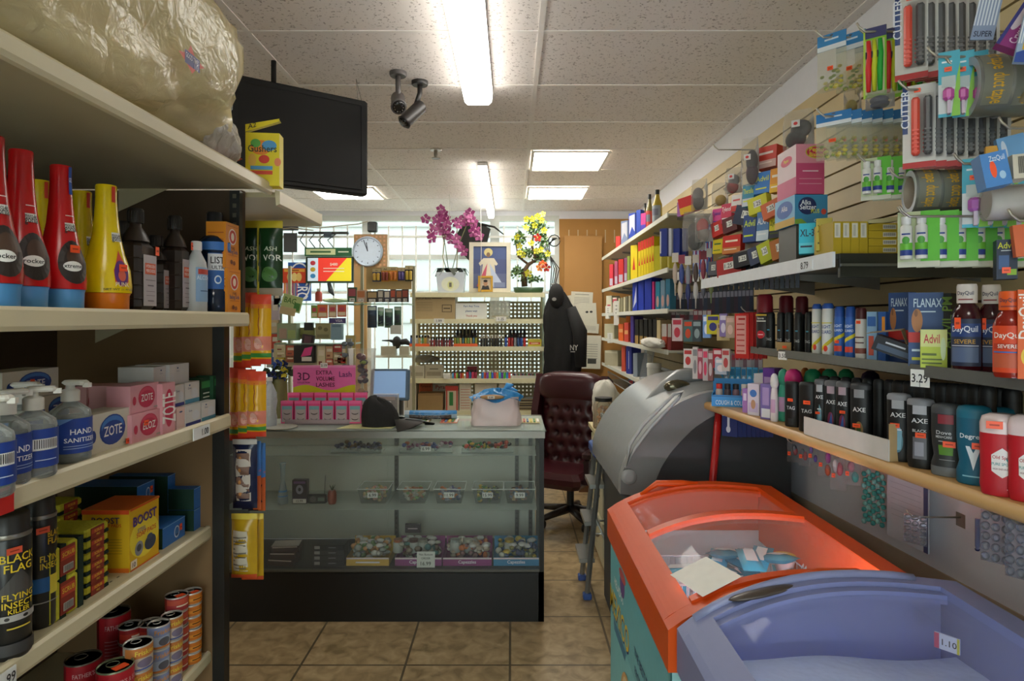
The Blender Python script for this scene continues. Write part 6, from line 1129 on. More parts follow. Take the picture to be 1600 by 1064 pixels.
# ================================================================ FREEZERS
def freezer(nm, label, X0, X1, Y0, Y1, zL, zM, zR, body, frame, bright, near_handle, deep, inner='#f2f6fa', nose=.0, cat='freezer'):
    t = thing(nm, label, cat, ((X0+X1)/2, (Y0+Y1)/2, 0)); cx, cy = (X0+X1)/2, (Y0+Y1)/2
    def ob(mb, n, par=None): return mb.obj(n, par or t, (0, 0, 0) if par else (-cx, -cy, 0))
    def zt(x):   # arched lid profile
        u = (x-X0)/(X1-X0); return zL+(zR-zL)*u+(zM-(zL+zR)/2)*math.sin(math.pi*min(1, u*1.0)**.8)*1.0
    zb_ = zL-.11
    bm = m_(body)
    b = MB(); i0 = .05
    b.box(X0+.015, X0+i0, Y0+.02, Y1-.02, .06, zb_, bm); b.box(X1-i0, X1-.015, Y0+.02, Y1-.02, .06, zb_, bm); b.box(X0+i0, X1-i0, Y0+.02, Y0+i0, .06, zb_, bm); b.box(X0+i0, X1-i0, Y1-i0, Y1-.02, .06, zb_, bm); b.box(X0+.015, X1-.015, Y0+.02, Y1-.02, .0, .06, '#2a2a2a')
    bo = ob(b, 'cabinet')
    n = MB(); im = M(inner, .4); g = i0+.001
    n.box(X0+g, X0+g+.01, Y0+g, Y1-g, .3, zb_+.02, im); n.box(X1-g-.01, X1-g, Y0+g, Y1-g, .3, zb_+.06, im); n.box(X0+g, X1-g, Y0+g, Y0+g+.01, .3, zb_+.04, im); n.box(X0+g, X1-g, Y1-g-.01, Y1-g, .3, zb_+.04, im); n.box(X0+g, X1-g, Y0+g, Y1-g, .29, .3, im); ob(n, 'liner')
    # frame: arched end pieces, side rails
    N = 18; fm = M(frame, .42, var=.03)
    def arch(y0, y1, x0, x1, th, name, zo=0, par=None, low=None):
        a = MB(); P_ = [x0+(x1-x0)*i/N for i in range(N+1)]; lo = [(zt(x)-th+zo) if low is None else low for x in P_]
        top = [(x, zt(x)+zo) for x in P_]; poly = top+[(x, l) for x, l in zip(P_[::-1], lo[::-1])]
        M2 = N+1
        for y, f in ((y0, 1), (y1, -1)): a.add([(x, y, z) for x, z in top]+[(x, y, l) for x, l in zip(P_, lo)], [((i, M2+i, M2+i+1, i+1) if f > 0 else (i, i+1, M2+i+1, M2+i)) for i in range(N)], fm)
        a.add([(x, y0, z) for x, z in top]+[(x, y1, z) for x, z in top], [(i, i+1, M2+i+1, M2+i) for i in range(N)], fm, True)
        a.add([(x, y0, l) for x, l in zip(P_, lo)]+[(x, y1, l) for x, l in zip(P_, lo)], [(i, M2+i, M2+i+1, i+1) for i in range(N)], fm, True)
        for k in (0, -1): x = P_[k]; a.add([(x, y0, lo[k]), (x, y1, lo[k]), (x, y1, top[k][1]), (x, y0, top[k][1])], [(0, 1, 2, 3)], fm)
        return ob(a, name, par)
    arch(Y0, Y0+.055, X0, X1, .1, 'end_frame', low=zb_); arch(Y1-.055, Y1, X0, X1, .1, 'end_frame', low=zb_)
    rw = .075
    for x0, x1 in ((X0, X0+rw), (X1-rw, X1)):
        a = MB(); q = [x0+(x1-x0)*i/5 for i in range(6)]; poly = [(x, zt(x)) for x in q]+[(q[-1], zb_), (q[0], zb_)]; a.prism(poly, Y0+.055, Y1-.055, fm, 'y'); ob(a, 'side_rail')
    # two sliding arched glass lids
    ym = Y0+(Y1-Y0)*deep; gx0, gx1 = X0+rw, X1-rw
    for (ya, yb, zo, nmx) in ((Y0+.05, ym+.03, .004, 'near'), (ym-.03, Y1-.05, -.016, 'far')):
        gl = MB(); M3 = N+1; xs = [gx0+(gx1-gx0)*i/N for i in range(N+1)]
        gl.add([(x, ya, zt(x)+zo-.006) for x in xs]+[(x, yb, zt(x)+zo-.006) for x in xs], [(i, i+1, M3+i+1, M3+i) for i in range(N)], CL('#fafcfc', .02, .03, .8), True); go = ob(gl, 'glass_lid')
        ya2, yb2 = (yb-.04, yb) if nmx == 'near' else (yb-.03, yb)
        arch(ya2, yb2, gx0, gx1, .022, 'lid_rail', zo+.004, go)
        if nmx == 'near': arch(ya, ya+.03, gx0, gx1, .02, 'lid_rail', zo+.004, go)
    s = MB(); s.box(X0+.075, X1-.075, Y0+.058, Y0+.07, zL-.015, zL+.005, EM('#e2eaff', 32)); ob(s, 'light_strip')  # hidden glowing strip, added to brighten the freezer inside and nearby wall
    return t, zt, ob, (cx, cy)
fz, ztO, obO, cO = freezer('orange_freezer', 'chest freezer with orange frame and curved glass lids, full of blue ice cream packs', .405, 1.10, 1.66, 2.72, .845, .965, .945, '#7fc4c8', '#dc5208', '#eef6f8', True, .56)
# graphics on the side facing the aisle
a = MB(); X0_ = .418
def S(u, v, e): return (X0_-e-.0008, 2.70-u*1.02, .06+v*.67)
a.art(S, 1.02, .67, [('r', 0, 0, 1, .55, '#7cc6cc'), ('r', 0, .55, 1, 1, '#6fb8c0'), ('t', 'HELADOS', .20, .80, .05, '#f0f0ea', .3), ('t', 'MEXICO', .21, .64, .14, '#2c3a78', .42), ('t', 'MEXICO', .205, .65, .14, '#e8c42a', .42), ('e', .28, .88, .05, .07, '#6a4a8a'), ('e', .28, .93, .07, .03, '#c85a5a'), ('p', [(.1, .5), (.34, .5), (.36, .56), (.08, .56)], '#3f7fa0'),
    ('t', 'THE BEST FRUIT', .66, .70, .045, '#1f3f6a', .4), ('t', 'FROM MEXICO', .66, .61, .045, '#1f3f6a', .4), ('t', 'NATURALLY', .66, .52, .045, '#1f3f6a', .4), ('e', .38, .25, .13, .2, '#d8a86a'), ('e', .36, .28, .08, .14, '#e8d0a0'), ('e', .55, .18, .10, .14, '#d8c83a'), ('e', .30, .12, .1, .1, '#c8783a'), ('e', .45, .4, .04, .08, '#b85a3a')]); obO(a, 'side_print')
a = MB(); a.art(lambda u, v, e: (.42+u*.66, 1.68-e-.0008, .06+v*.67), .66, .67, [('r', 0, 0, 1, 1, '#9fd0d0'), ('r', 0, 0, 1, .4, '#c9dcc8')]); obO(a, 'end_print')
# lid handle lips
for y, x in ((1.70, .86), (2.69, .66)):
    a = MB(); a.tube([(x-.12, y, ztO(x-.12)), (x-.05, y-.005, ztO(x)+.014), (x+.05, y-.005, ztO(x)+.014), (x+.12, y, ztO(x+.12))], [.006, .014, .014, .006], M('#dc5208', .42), 8); obO(a, 'lid_handle')
# wire baskets (things) and ice cream packs (things)
def basket(x0, x1, y0, y1, z0, z1, label):
    t = thing('wire_basket', label, 'basket', ((x0+x1)/2, (y0+y1)/2, z0)); wm = M('#e2e6ea', .35); X, Y_ = (x1-x0)/2, (y1-y0)/2; h = z1-z0
    a = MB(); a.tube([(-X, -Y_, h), (X, -Y_, h), (X, Y_, h), (-X, Y_, h)], .0035, wm, 5, True); a.tube([(-X, -Y_, h*.5), (X, -Y_, h*.5), (X, Y_, h*.5), (-X, Y_, h*.5)], .0025, wm, 5, True); a.obj('rim_wire', t)
    a = MB(); n = int(2*X/.022)
    for i in range(n+1): x = -X+2*X*i/n; a.tube([(x, -Y_, h), (x, -Y_, 0), (x, Y_, 0), (x, Y_, h)], .0018, wm, 4)
    n = int(2*Y_/.03)
    for i in range(n+1): y = -Y_+2*Y_*i/n; a.tube([(-X, y, h), (-X, y, 0), (X, y, 0), (X, y, h)], .0018, wm, 4)
    a.obj('wire_mesh', t)
    a = MB()
    for y in (-Y_*.5, Y_*.5): a.tube([(X, y-.05, h), (X+.03, y-.05, h+.045), (X+.03, y+.05, h+.045), (X, y+.05, h)], .004, wm, 6)
    a.obj('hanger', t)
basket(.47, 1.02, 1.73, 2.10, .56, .78, 'white wire basket in the orange freezer, close to the grey freezer')
basket(.47, 1.02, 2.12, 2.36, .56, .78, 'white wire basket in the middle of the orange freezer')
rnd = random.Random(31)
def bar(label, group, x, y, z, yaw, col, c2, tilt=0):
    a = MB()
    def F(u, v, s=1): k = (1-abs(2*u-1)**3)*(1-abs(2*v-1)**4); return ((v-.5)*.15, (u-.5)*.07, s*.016*k)
    a.grid(lambda u, v: F(u, v), 6, 8, M(col, .25)); a.grid(lambda u, v: F(1-u, v, -1), 6, 8, M(col, .25))
    a.add([(-.04, -.02, .0175), (.04, -.02, .0175), (.045, .015, .0165), (-.035, .018, .0165)], [(0, 1, 2, 3)], c2)
    return tag(a.obj('ice_cream_packet', None, (x, y, z), 0, (tilt, rnd.uniform(-.3, .3), yaw)), label, 'ice cream', group)
cols = [('#2f9cb8', '#d8eef0'), ('#3aaccc', '#e0f0f0'), ('#1f86a4', '#c8d8dc'), ('#35a3c0', '#d84a2a')]
for k in range(26):
    bar('turquoise wrapped ice cream heaped at the far side of the orange freezer', 'turquoise ice creams at the far side of the freezer', rnd.uniform(.72, .98), rnd.uniform(2.18, 2.32), .62+.0085*k, rnd.uniform(-.6, .6)+1.57, *cols[k % 3])
for k in range(22):
    bar('turquoise wrapped ice cream in the basket close to the grey freezer', 'turquoise ice creams in the near basket', rnd.uniform(.55, .98), rnd.uniform(1.80, 2.05), .60+.0075*k, rnd.uniform(0, 3), *cols[k % 4])
for k in range(10):
    bar('turquoise wrapped ice cream under the dividing rail of the orange freezer', 'turquoise ice creams under the dividing rail', rnd.uniform(.52, .68), rnd.uniform(2.17, 2.3), .62+.016*k, rnd.uniform(0, 3), *cols[k % 2])
bar('yellow and red wrapped ice cream on top of the turquoise ones', None, .72, 1.95, .80, 1.0, '#e0b82a', '#d0301c'); bar('red wrapped ice cream beside the yellow one', None, .79, 2.02, .79, .4, '#c83a1f', '#e8b83a')
for i, (x, y) in enumerate(((.93, 1.80), (.97, 2.28))):
    bottle('ice_cream_cup', ['round ice cream cup with red swirl near the orange frame', 'pale ice cream cup at the far end of the baskets'][i], 'ice cream', (x, y, .72+.04*i), [(.028, 0), (.038, .045)], '#d8d0cc', [(.04, .045), (.04, .052)], ['#b84a4a', '#d0b83a'][i], n=18)
# plain inner ledge and white sheet on the glass
a = MB(); a.T = Matrix.Rotation(.25, 4, 'Z'); zz = 0; a.add([(-.065, -.09, 0), (.06, -.09, .012), (.06, .09, .012), (-.065, .09, 0), (-.065, -.09, -.001), (.06, -.09, .011), (.06, .09, .011), (-.065, .09, -.001)], [(0, 1, 2, 3), (7, 6, 5, 4), (0, 4, 5, 1), (1, 5, 6, 2), (2, 6, 7, 3), (3, 7, 4, 0)], M('#f2f0e6', .6)); tag(a.obj('paper_sheet', None, (.545, 1.80, ztO(.545)+.008), 0, (0, -.25, 0)), 'white sheet of paper lying on the curved glass of the orange freezer', 'paper')
# grey-lilac freezer in the foreground
fz2, ztG, obG, cG = freezer('grey_freezer', 'chest freezer with grey lilac frame and empty frosted inside, in the foreground', .42, 1.13, .52, 1.63, .865, 1.005, .985, '#a9b0c8', '#8188b2', '#e4eaf6', True, .30, inner='#9cb0e6')
a = MB(); a.T = Matrix.Translation((.62, 1.59, ztG(.62)+.001)) @ Matrix.Rotation(-.22, 4, 'Y'); a.ball((0, 0, 0), (.085, .022, .008), M('#4a4038', .3), 18, 8); obG(a, 'handle_recess')
a = MB(); a.tube([(.46+.05*q, 1.612, ztG(.46+.05*q)+.003*min(1, q, 11-q)) for q in range(12)], .012, M('#8e94b6', .3), 8); obG(a, 'lid_handle')
a = MB(); a.box(.0, .042, -.001, .001, 0, .05, M('#e6e8ec', .4)); a.flat(0, 0, .042, .05, -.001, [('t', 'MILK', .5, .72, .2, '#55606a', .8), ('t', '1.29', .5, .3, .26, '#55606a', .8)]); tag(a.obj('price_sticker_card', None, (.417, 1.42, .80), 0, (-.15, 0, -1.45)), 'small white price sticker on the rail of the grey freezer', 'price tag')
# frost lining ledge and price card inside
a = MB()
def F(u, v): return (.49+u*.57, .60+v*.92, .852+.006*math.sin(u*9+v*4)+.005*math.sin(v*17))
a.grid(F, 20, 30, M('#c8d6fb', .7, bump=.4, scale=40)); o = obG(a, 'frost_lining')
o2 = carton('price_tag', 'small price label reading 1.10 stuck inside the grey freezer', 'price tag', (.985, 1.45, .90), .05, .004, .035, '#d8dce8', [('t', '1.10', .6, .5, .4, '#444', .6), ('r', 0, 0, .2, 1, '#c84a6a'), ('r', .9, 0, 1, 1, '#d8d03a')], -.9)
# ================================================================ RIGHT WALL
XSL = 1.35
sw = thing('slatwall_panel', 'pale wood slatted display board along the wall behind all hanging packs', 'display board', (XW, 3, 0))
woodp = M('#cdb98a', .5, var=.12, scale=6); a = MB(); a.box(-.012, -.001, -2.6, 3.4, 1.22, 2.66, M('#4a3a22', .8)); a.obj('backing', sw)
z = 1.22
while z < 2.62:
    a = MB(); a.box(-.03, -.012, -2.6, 3.4, z+.008, min(z+.08, 2.66), woodp); a.obj('slat', sw); z += .08
# --- shelves
def e_(Y): return 1.03-.0843*(Y-1.288)      # front edge of the wooden shelf, which stands slightly askew
def WY(px, off=0.): return (1.1386+off)/((px-800)/1000+.0843)
WZ = 1.272
a = MB(); wm = M('#d0a468', .4, var=.08, scale=5)
ws = thing('wooden_shelf', 'long pale wooden shelf with rounded edge carrying the deodorants', 'shelf', (XW, 2, WZ))
a.add([(e_(y)+dx-XW, y-2, dz) for dx, dz in ((.012, 0), (0, -.008), (0, -.028), (.012, -.036)) for y in (.75, 2.98)], [(0, 1, 3, 2), (2, 3, 5, 4), (4, 5, 7, 6)], wm, True)
a.add([(e_(.75)+.012-XW, -1.25, 0), (-.031, -1.25, 0), (-.031, .98, 0), (e_(2.98)+.012-XW, .98, 0), (e_(.75)+.012-XW, -1.25, -.036), (-.031, -1.25, -.036), (-.031, .98, -.036), (e_(2.98)+.012-XW, .98, -.036)], [(0, 1, 2, 3), (7, 6, 5, 4), (0, 4, 5, 1), (2, 6, 7, 3)], wm); a.obj('shelf_board', ws)
for y in (-.9, .2, .9): a = MB(); a.prism([(-.031, -.036), (-.031, -.12), (-.05, -.12), (-.28, -.036)], y, y+.004, M('#8a8a88', .4, .6), 'y'); a.obj('bracket', ws)
def wshelf(nm, label, X, Y0, Y1, Z, th, colr, lipc, liph, nb=3, clear=False):
    t = thing(nm, label, 'shelf', (XSL-.001, (Y0+Y1)/2, Z)); x = X-XSL; L = (Y1-Y0)/2
    a = MB(); a.box(x, -.001, -L, L, -th, 0, colr); a.obj('shelf_board', t)
    a = MB(); a.box(x-.008, x, -L, L, -liph, .006, lipc); a.obj('price_rail', t)
    for i in range(nb): y = -L+.1+(2*L-.2)*i/max(1, nb-1); b = MB(); b.prism([(-.001, -th), (-.001, -.07), (x*.3, -.05), (x*.8, -th-.012), (x*.8, -th)], y, y+.004, M('#9a9a96', .4, .6), 'y'); b.obj('bracket', t)
    return t
grey = M('#a9a8a0', .35); dgl = M('#3a3a36', .25)
wshelf('black_shelf', 'dark glossy shelf above the deodorants holding sprays and medicine boxes', 1.0, 1.0, 2.66, 1.535, .012, dgl, M('#5a5a54', .25), .022, 4)
wshelf('medicine_shelf', 'shelf with a white price rail crowded with small medicine packs', .88, 1.74, 2.95, 1.83, .014, dgl, M('#dfe2e6', .4), .036, 3)
a = MB(); a.box(0, .42, -.012, 0, -.065, -.0, M('#2b2c26', .25)); a.box(.0, .42, -.02, -.012, -.035, -.028, M('#5a5a50', .2)); tag(a.obj('shelf_end_plate', None, (.885, 1.738, 1.83)), 'dark end plate below the yellow cartons', 'shelf plate')
t_ = MB(); t_.box(-.05, .05, -.002, 0, 0, .03, '#e4e8ec'); t_.flat(-.05, 0, .1, .03, -.002, [('t', '8.79', .5, .5, .7, '#333', .6)]); tag(t_.obj('price_tag', None, (.871, YX(1258, .871), 1.797), -R90), 'price label reading 8.79 on the white rail', 'price tag')
t_ = MB(); t_.box(-.022, .022, -.002, 0, -.042, 0, '#e4e4dc'); t_.flat(-.022, -.042, .044, .042, -.002, [('t', '3.29', .5, .5, .5, '#222', .85), ('r', .48, 0, .52, .25, '#8a8a84')]); tag(t_.obj('price_tag', None, (.988, YX(1436, .985), 1.53), -R90+.5), 'price card reading 3.29 clipped under the dark shelf', 'price tag')
t_ = MB(); t_.box(-.02, .02, -.002, 0, -.03, 0, '#e4e4dc'); t_.flat(-.02, -.03, .04, .03, -.002, [('t', '3.50', .5, .5, .5, '#222', .85)]); tag(t_.obj('price_tag', None, (.988, YX(1222, .985), 1.535), -R90+.4), 'small price card clipped to the dark shelf below the red capped sprays', 'price tag')
FS = [2.30, 1.965, 1.715, 1.462, 1.20]; FY0, FY1 = 3.9, 6.75
for i, z in enumerate(FS): wshelf('wall_shelf', '%s grey wall shelf at the far end of the shop' % ['topmost', 'second from top', 'middle', 'fourth from top', 'lowest'][i], .955, FY0, FY1, z, .012, M('#b9b6a8', .4), M('#cfcdbf', .35), .024, 5)
# ---- deodorants on the wooden shelf
def deo(label, px, wpx, ytop, col, capc, arts, off=.04, capf=.22, sy=.62, yaw=-.75, shape='stick', group=None, st=None, capm=None, base=None, zb=None, nm='deodorant'):
    Y = WY(px, off); X = e_(Y)+off; r = wpx*Y/2000; z0 = WZ+.001 if zb is None else zb; h = PZ(ytop, Y)-z0
    t = thing(nm, label, 'deodorant', (X, Y, z0), yaw, group); hb = h*(1-capf)
    if shape == 'stick': pr = [(r*.88, 0), (r*.93, h*.02), (r, h*.12), (r*.97, h*.3), (r, hb*.85), (r, hb)]
    elif shape == 'waist': pr = [(r*.9, 0), (r, h*.02), (r, h*.17), (r*.84, h*.28), (r*.94, h*.42), (r, h*.6), (r, hb)]
    else: pr = [(r*.9, 0), (r, h*.02), (r, hb)]
    a = MB(); a.lathe(pr, m_(col), 22, sy=sy); a.obj('deodorant_body', t)
    a = MB(); cp_ = [(r*1.0, hb), (r*1.01, hb+(h-hb)*.5), (r*.9, hb+(h-hb)*.85), (r*.55, h)] if shape != 'wedge' else [(r*1.0, hb), (r*.96, hb+(h-hb)*.6), (r*.8, h)]
    a.lathe(cp_, capm or m_(capc), 22, sy=sy); a.obj('cap', t)
    if base: a = MB(); a.lathe([(r*.93, 0), (r*1.01, h*.02), (r*1.02, h*.13)], m_(base), 22, sy=sy); a.obj('turning_base', t)
    l = MB(); F = lambda u, v, e: ((prof_r(pr, v*hb)+e)*math.sin((u-.5)*2.5), -(prof_r(pr, v*hb)+e)*sy*math.cos((u-.5)*2.5), v*hb)
    l.art(F, r*2.5*.85, hb, arts, True, .0008); l.obj('label', t)
    if st: sticker(t, st[0]*r, st[1]*h, -(r*sy+.0015), r*.75, r*.42)
    return t
bk_ = '#121212'
axeA = [('r', .3, .86, .7, 1.0, '#a8a8aa'), ('t', 'AXE', .5, .76, .075, '#d8d8d8', .5), ('e', .5, .33, .17, .18, '#4a7a8a'), ('p', [(.4, .18), (.6, .2), (.64, .5), (.5, .62)], '#7aa8b8'), ('t', 'ICE', .5, .52, .05, '#d8d8d8', .3)]
axeB = [('r', .3, .86, .7, 1.0, '#b0b0b4'), ('t', 'AXE', .5, .76, .075, '#d8d8d8', .5), ('r', .3, .15, .7, .5, '#6a6a70'), ('r', .36, .2, .62, .42, '#9a9aa4'), ('t', 'BLACK', .5, .6, .045, '#c8c8c8', .4)]
axeC = [('r', .3, .86, .7, 1.0, '#a8929a'), ('t', 'AXE', .5, .70, .075, '#d8d8d8', .5), ('e', .5, .35, .16, .16, '#7a2a4a'), ('p', [(.35, .2), (.6, .25), (.55, .5)], '#3a5aa0')]
axeD = [('r', .3, .86, .7, 1.0, '#8a8a8c'), ('t', 'AXE', .5, .66, .075, '#d8d8d8', .5), ('e', .5, .3, .16, .16, '#8a6a3a'), ('e', .5, .3, .08, .1, '#3a5a2a')]
tagA = [('t', 'TAG', .5, .45, .08, '#c8c8c8', .45), ('r', .35, .05, .65, .2, '#2a2a2a')]
osA = [('p', [(.3, .66), (.5, .78), (.7, .66), (.7, .4), (.5, .3), (.3, .4)], '#e4ddd4'), ('p', [(.55, .62), (.9, .72), (.9, .6), (.6, .55)], '#3aa09a'), ('t', 'Old Spice', .5, .62, .055, '#b01a22', .36), ('t', 'PURE SPORT', .5, .52, .045, '#2a8a86', .38), ('t', 'HIGH ENDURANCE', .5, .44, .03, '#7a2a2a', .34), ('t', 'NET WT 3 OZ', .7, .12, .03, '#e8c8c8', .3)]
clearcap = CL('#f0ded8', 0.19, .1)
deo('red Old Spice stick with clear white cap, front one of the pair', 1565, 56, 646, '#b81420', '#e4d8d4', osA, .035, .24, .6, -.6, 'stick', None, (-.35, .87), M('#dfc9c4', .2))
deo('red Old Spice stick cut by the picture edge', 1606, 50, 648, '#b81420', '#e4d8d4', osA, .05, .24, .6, -.6, 'stick', None, None, M('#dfc9c4', .2))
deo('teal Degree stick with white V mark', 1522, 46, 633, '#135c74', '#1a6a80', [('t', 'Degree', .45, .72, .07, '#e4ecee', .55), ('p', [(.32, .58), (.42, .58), (.5, .34), (.58, .58), (.68, .58), (.5, .22)], '#dfe8ea'), ('r', .25, .12, .7, .14, '#8ac0cc')], .05, .16, .62, -.7, 'waist', None, (.3, .5))
deo('teal Degree stick standing behind the Old Spice', 1560, 42, 636, '#16647c', '#1a7088', [('t', 'Degree', .45, .72, .07, '#e4ecee', .55)], .14, .16, .62, -.7, 'waist')
deo('dark grey Dove Men stick with red and grey cap label', 1481, 44, 630, '#2c2e2e', '#46484a', [('r', .28, .84, .66, .99, '#8a2a34'), ('t', 'Dove', .42, .70, .06, '#c8c8c8', .4), ('t', 'MEN+CARE', .42, .63, .04, '#c8c8c8', .4), ('r', .28, .34, .66, .50, '#5a8a2a'), ('t', 'EXTRA FRESH', .45, .56, .03, '#b8b8b8', .4), ('r', .3, .26, .7, .27, '#8a8a8a')], .05, .14, .62, -.7, 'waist', None, (.15, .45), None, '#6a6c6c')
deo('black Axe stick with grey panel next to the Dove', 1439, 38, 622, bk_, '#8c8c90', axeB, .045, .10, .6, -.75, 'stick', None, (.1, .48))
deo('black Axe stick with pale blue flash', 1405, 34, 614, bk_, '#8c8c90', axeA, .045, .10, .6, -.75, 'stick', None, (-.2, .53))
deo('black Axe stick with gold label in the white tray', 1345, 30, 598, bk_, '#3a3a3c', axeD, .05, .10, .6, -.8, 'stick', None, (-.2, .35))
deo('black Axe stick with red and blue label, next to the gold labelled one', 1318, 22, 595, bk_, '#5a5a5c', axeC, .05, .10, .6, -.8, 'stick', None, (.1, .5))
deo('black Axe stick with red and blue label, second from the gold labelled one', 1300, 22, 594, bk_, '#5a5a5c', axeC, .055, .10, .6, -.8, 'stick')
deo('black stick with turquoise label at the end of the white tray', 1282, 18, 592, bk_, '#5a5a5c', axeA, .05, .10, .6, -.8, 'stick', None, (-.2, .4))
deo('black TAG bottle, nearer the white tray', 1263, 28, 597, bk_, '#1c1c1c', tagA, .045, .06, .6, -.8, 'wedge', None, (.1, .6), nm='body_spray')
deo('black TAG bottle next to the purple shampoo', 1238, 22, 596, bk_, '#1c1c1c', tagA, .045, .06, .6, -.8, 'wedge', None, (.0, .6), nm='body_spray')
# rows of black caps behind
for r_ in range(1, 4):
    for i, px in enumerate(range(1285, 1575, 17)):
        if r_ == 1 and px > 1540: continue
        pxx = px+r_*3
        o = deo('black deodorant stick packed in the rows behind the front ones', pxx, 24 if px > 1400 else 16, 585+r_*2+(px-1285)*.06, bk_, '#1e1e20', [], .05+.062*r_, .14, .62, -.75, 'stick', 'black sticks packed behind the front row')
# white cardboard tray in front of Axe
ya, yb2 = WY(1256, .006), WY(1388, .006); xa, xb = e_(ya)+.006, e_(yb2)+.006; L = math.hypot(xa-xb, ya-yb2); an = math.atan2(yb2-ya, xb-xa)
t = thing('cardboard_tray', 'open white cardboard tray edge in front of the Axe sticks', 'tray', (xa, ya, WZ+.001), an); a = MB(); a.box(0, L, 0, .004, 0, .058, M('#cfc9bf', .6)); a.obj('front_wall', t); a = MB(); a.box(L-.004, L, .004, .10, 0, .10, M('#b89a6c', .7)); a.box(0, .004, .004, .10, 0, .05, M('#b89a6c', .7)); a.obj('side_wall', t)
# shampoo bottles with round caps
def sham(label, px, wpx, ytop, body, capc, off, ys=.14, st=None):
    Y = WY(px, off); X = e_(Y)+off; r = wpx*Y/2000; h = PZ(ytop, Y)-WZ
    t = bottle('shampoo_bottle', label, 'bottle', (X, Y, WZ+.001), [(r*.85, 0), (r*.95, .01), (r*.95, h*.5), (r*.7, h*.68), (r*.62, h*.7)], m_(body), [(r*.65, h*.70), (r*1.0, h*.76), (r*1.02, h*.84), (r*.8, h*.95), (r*.35, h)], m_(capc), (h*.15, h*.5, 120, None, [('r', .2, .1, .8, .9, '#c8a0c0')]), -.8, n=18)
sham('purple shampoo bottle with large magenta cap', 1240, 26, 577, '#6a4aa0', '#c0246c', .10)
sham('shampoo bottle with green domed cap next to the magenta one', 1270, 26, 577, '#7a5a9a', '#1f8a5a', .16)
sham('shampoo bottle with green domed cap, middle of three', 1296, 24, 577, '#6a6a9a', '#1f8a5a', .20)
sham('shampoo bottle with green domed cap, farthest from the magenta one', 1322, 24, 577, '#5a6a5a', '#228c58', .22)
sham('green bottle at the start of the shampoo group', 1224, 16, 577, '#3aa080', '#2c8a6c', .08)
sham('orange capped bottle behind the green domed caps', 1285, 18, 576, '#c87a3a', '#d8742a', .27)
sham('bottle with orange cap peeking beside the magenta cap', 1258, 14, 575, '#4a6aa0', '#d87a2a', .27)
sham('dark purple capped bottle behind the black sticks', 1360, 28, 580, '#2a1a3a', '#2a1438', .24)
sham('tall white bottle beside the tampon boxes', 1210, 12, 584, '#d8d0d0', '#e0dcd8', .04)
# small cartons and blue display tray at the shelf end
def wc(x0, x1, ytop, col, label, art=(), off=.03, d=.06, yaw=-.95, nm='carton', cat='box', **k):
    Y = WY((x0+x1)/2, off); loc, w, h = rect(x0, ytop, x1, 0, Y, yaw, zb=WZ+.001); return carton(nm, label, cat, (e_(Y)+off, Y, WZ+.001), w, d, h, col, art, yaw, **k)
wc(1168, 1186, 600, '#d8d0dc', 'white carton with lilac edge on the wooden shelf', [('e', .5, .7, .3, .12, '#4a7ac0'), ('r', .1, .1, .9, .4, '#c8b8d8'), ('e', .5, .35, .2, .15, '#c89a7a')])
wc(1188, 1205, 600, '#7a6aa8', 'lilac and white carton beside the tall white bottle', [('r', .1, .05, .9, .3, '#d8d8dc'), ('r', .2, .4, .8, .9, '#a890c0')])
wc(1160, 1168, 607, '#a87ac0', 'thin purple carton next to the blue display tray', [('r', .2, .5, .8, .8, '#e0d0e8')])
wc(1192, 1210, 575, '#6a3a9a', 'purple carton standing behind the white carton', [('r', .1, .5, .9, .8, '#b89ad0')], off=.12)
wc(1178, 1196, 584, '#d8d8dc', 'plain white carton behind the lilac edged one', [], off=.13)
Y = WY(1133, .02)
t = thing('medicine_display_tray', 'bright blue open tray with COUGH and COLD lettering at the shelf end', 'tray', (e_(Y)+.05, Y, WZ+.001), -.35); blu = '#2f92d8'
a = MB(); a.box(-.085, .085, 0, .004, 0, .05, blu); a.box(-.085, .085, .15, .154, 0, .11, blu); a.box(-.085, -.081, .004, .15, 0, .05, blu); a.box(.081, .085, .004, .15, 0, .05, blu); a.box(-.081, .081, .004, .15, 0, .003, blu)
a.flat(-.085, 0, .17, .05, 0, [('t', 'COUGH & COLD', .45, .35, .4, '#cfe6f4', .7), ('t', 'CO', .88, .5, .6, '#e8f2f8', .22), ('r', 0, .85, 1, .95, '#1f6aa8')]); a.obj('tray_box', t)
for i, (dx, c1, c2, lab) in enumerate([(-.055, '#c8b8b0', '#c8281c', 'small bottle with red cap in the blue tray'), (-.02, '#4a3a40', '#1c1c20', 'small bottle with black cap in the blue tray, next to the red cap'), (.015, '#7a5a60', '#1c1c20', 'small reddish bottle with black cap in the blue tray'), (.05, '#c8c4b8', '#d8d4cc', 'small pale bottle with white cap in the blue tray')]):
    c = math.cos(-.35); s = math.sin(-.35); x, y = dx, .06; bottle('medicine_bottle', lab, 'bottle', (t.location.x+x*c-y*s, t.location.y+x*s+y*c, WZ+.005), [(.014, 0), (.015, .004), (.015, .06), (.009, .07)], c1, [(.013, .068), (.013, .09)], c2, n=14)
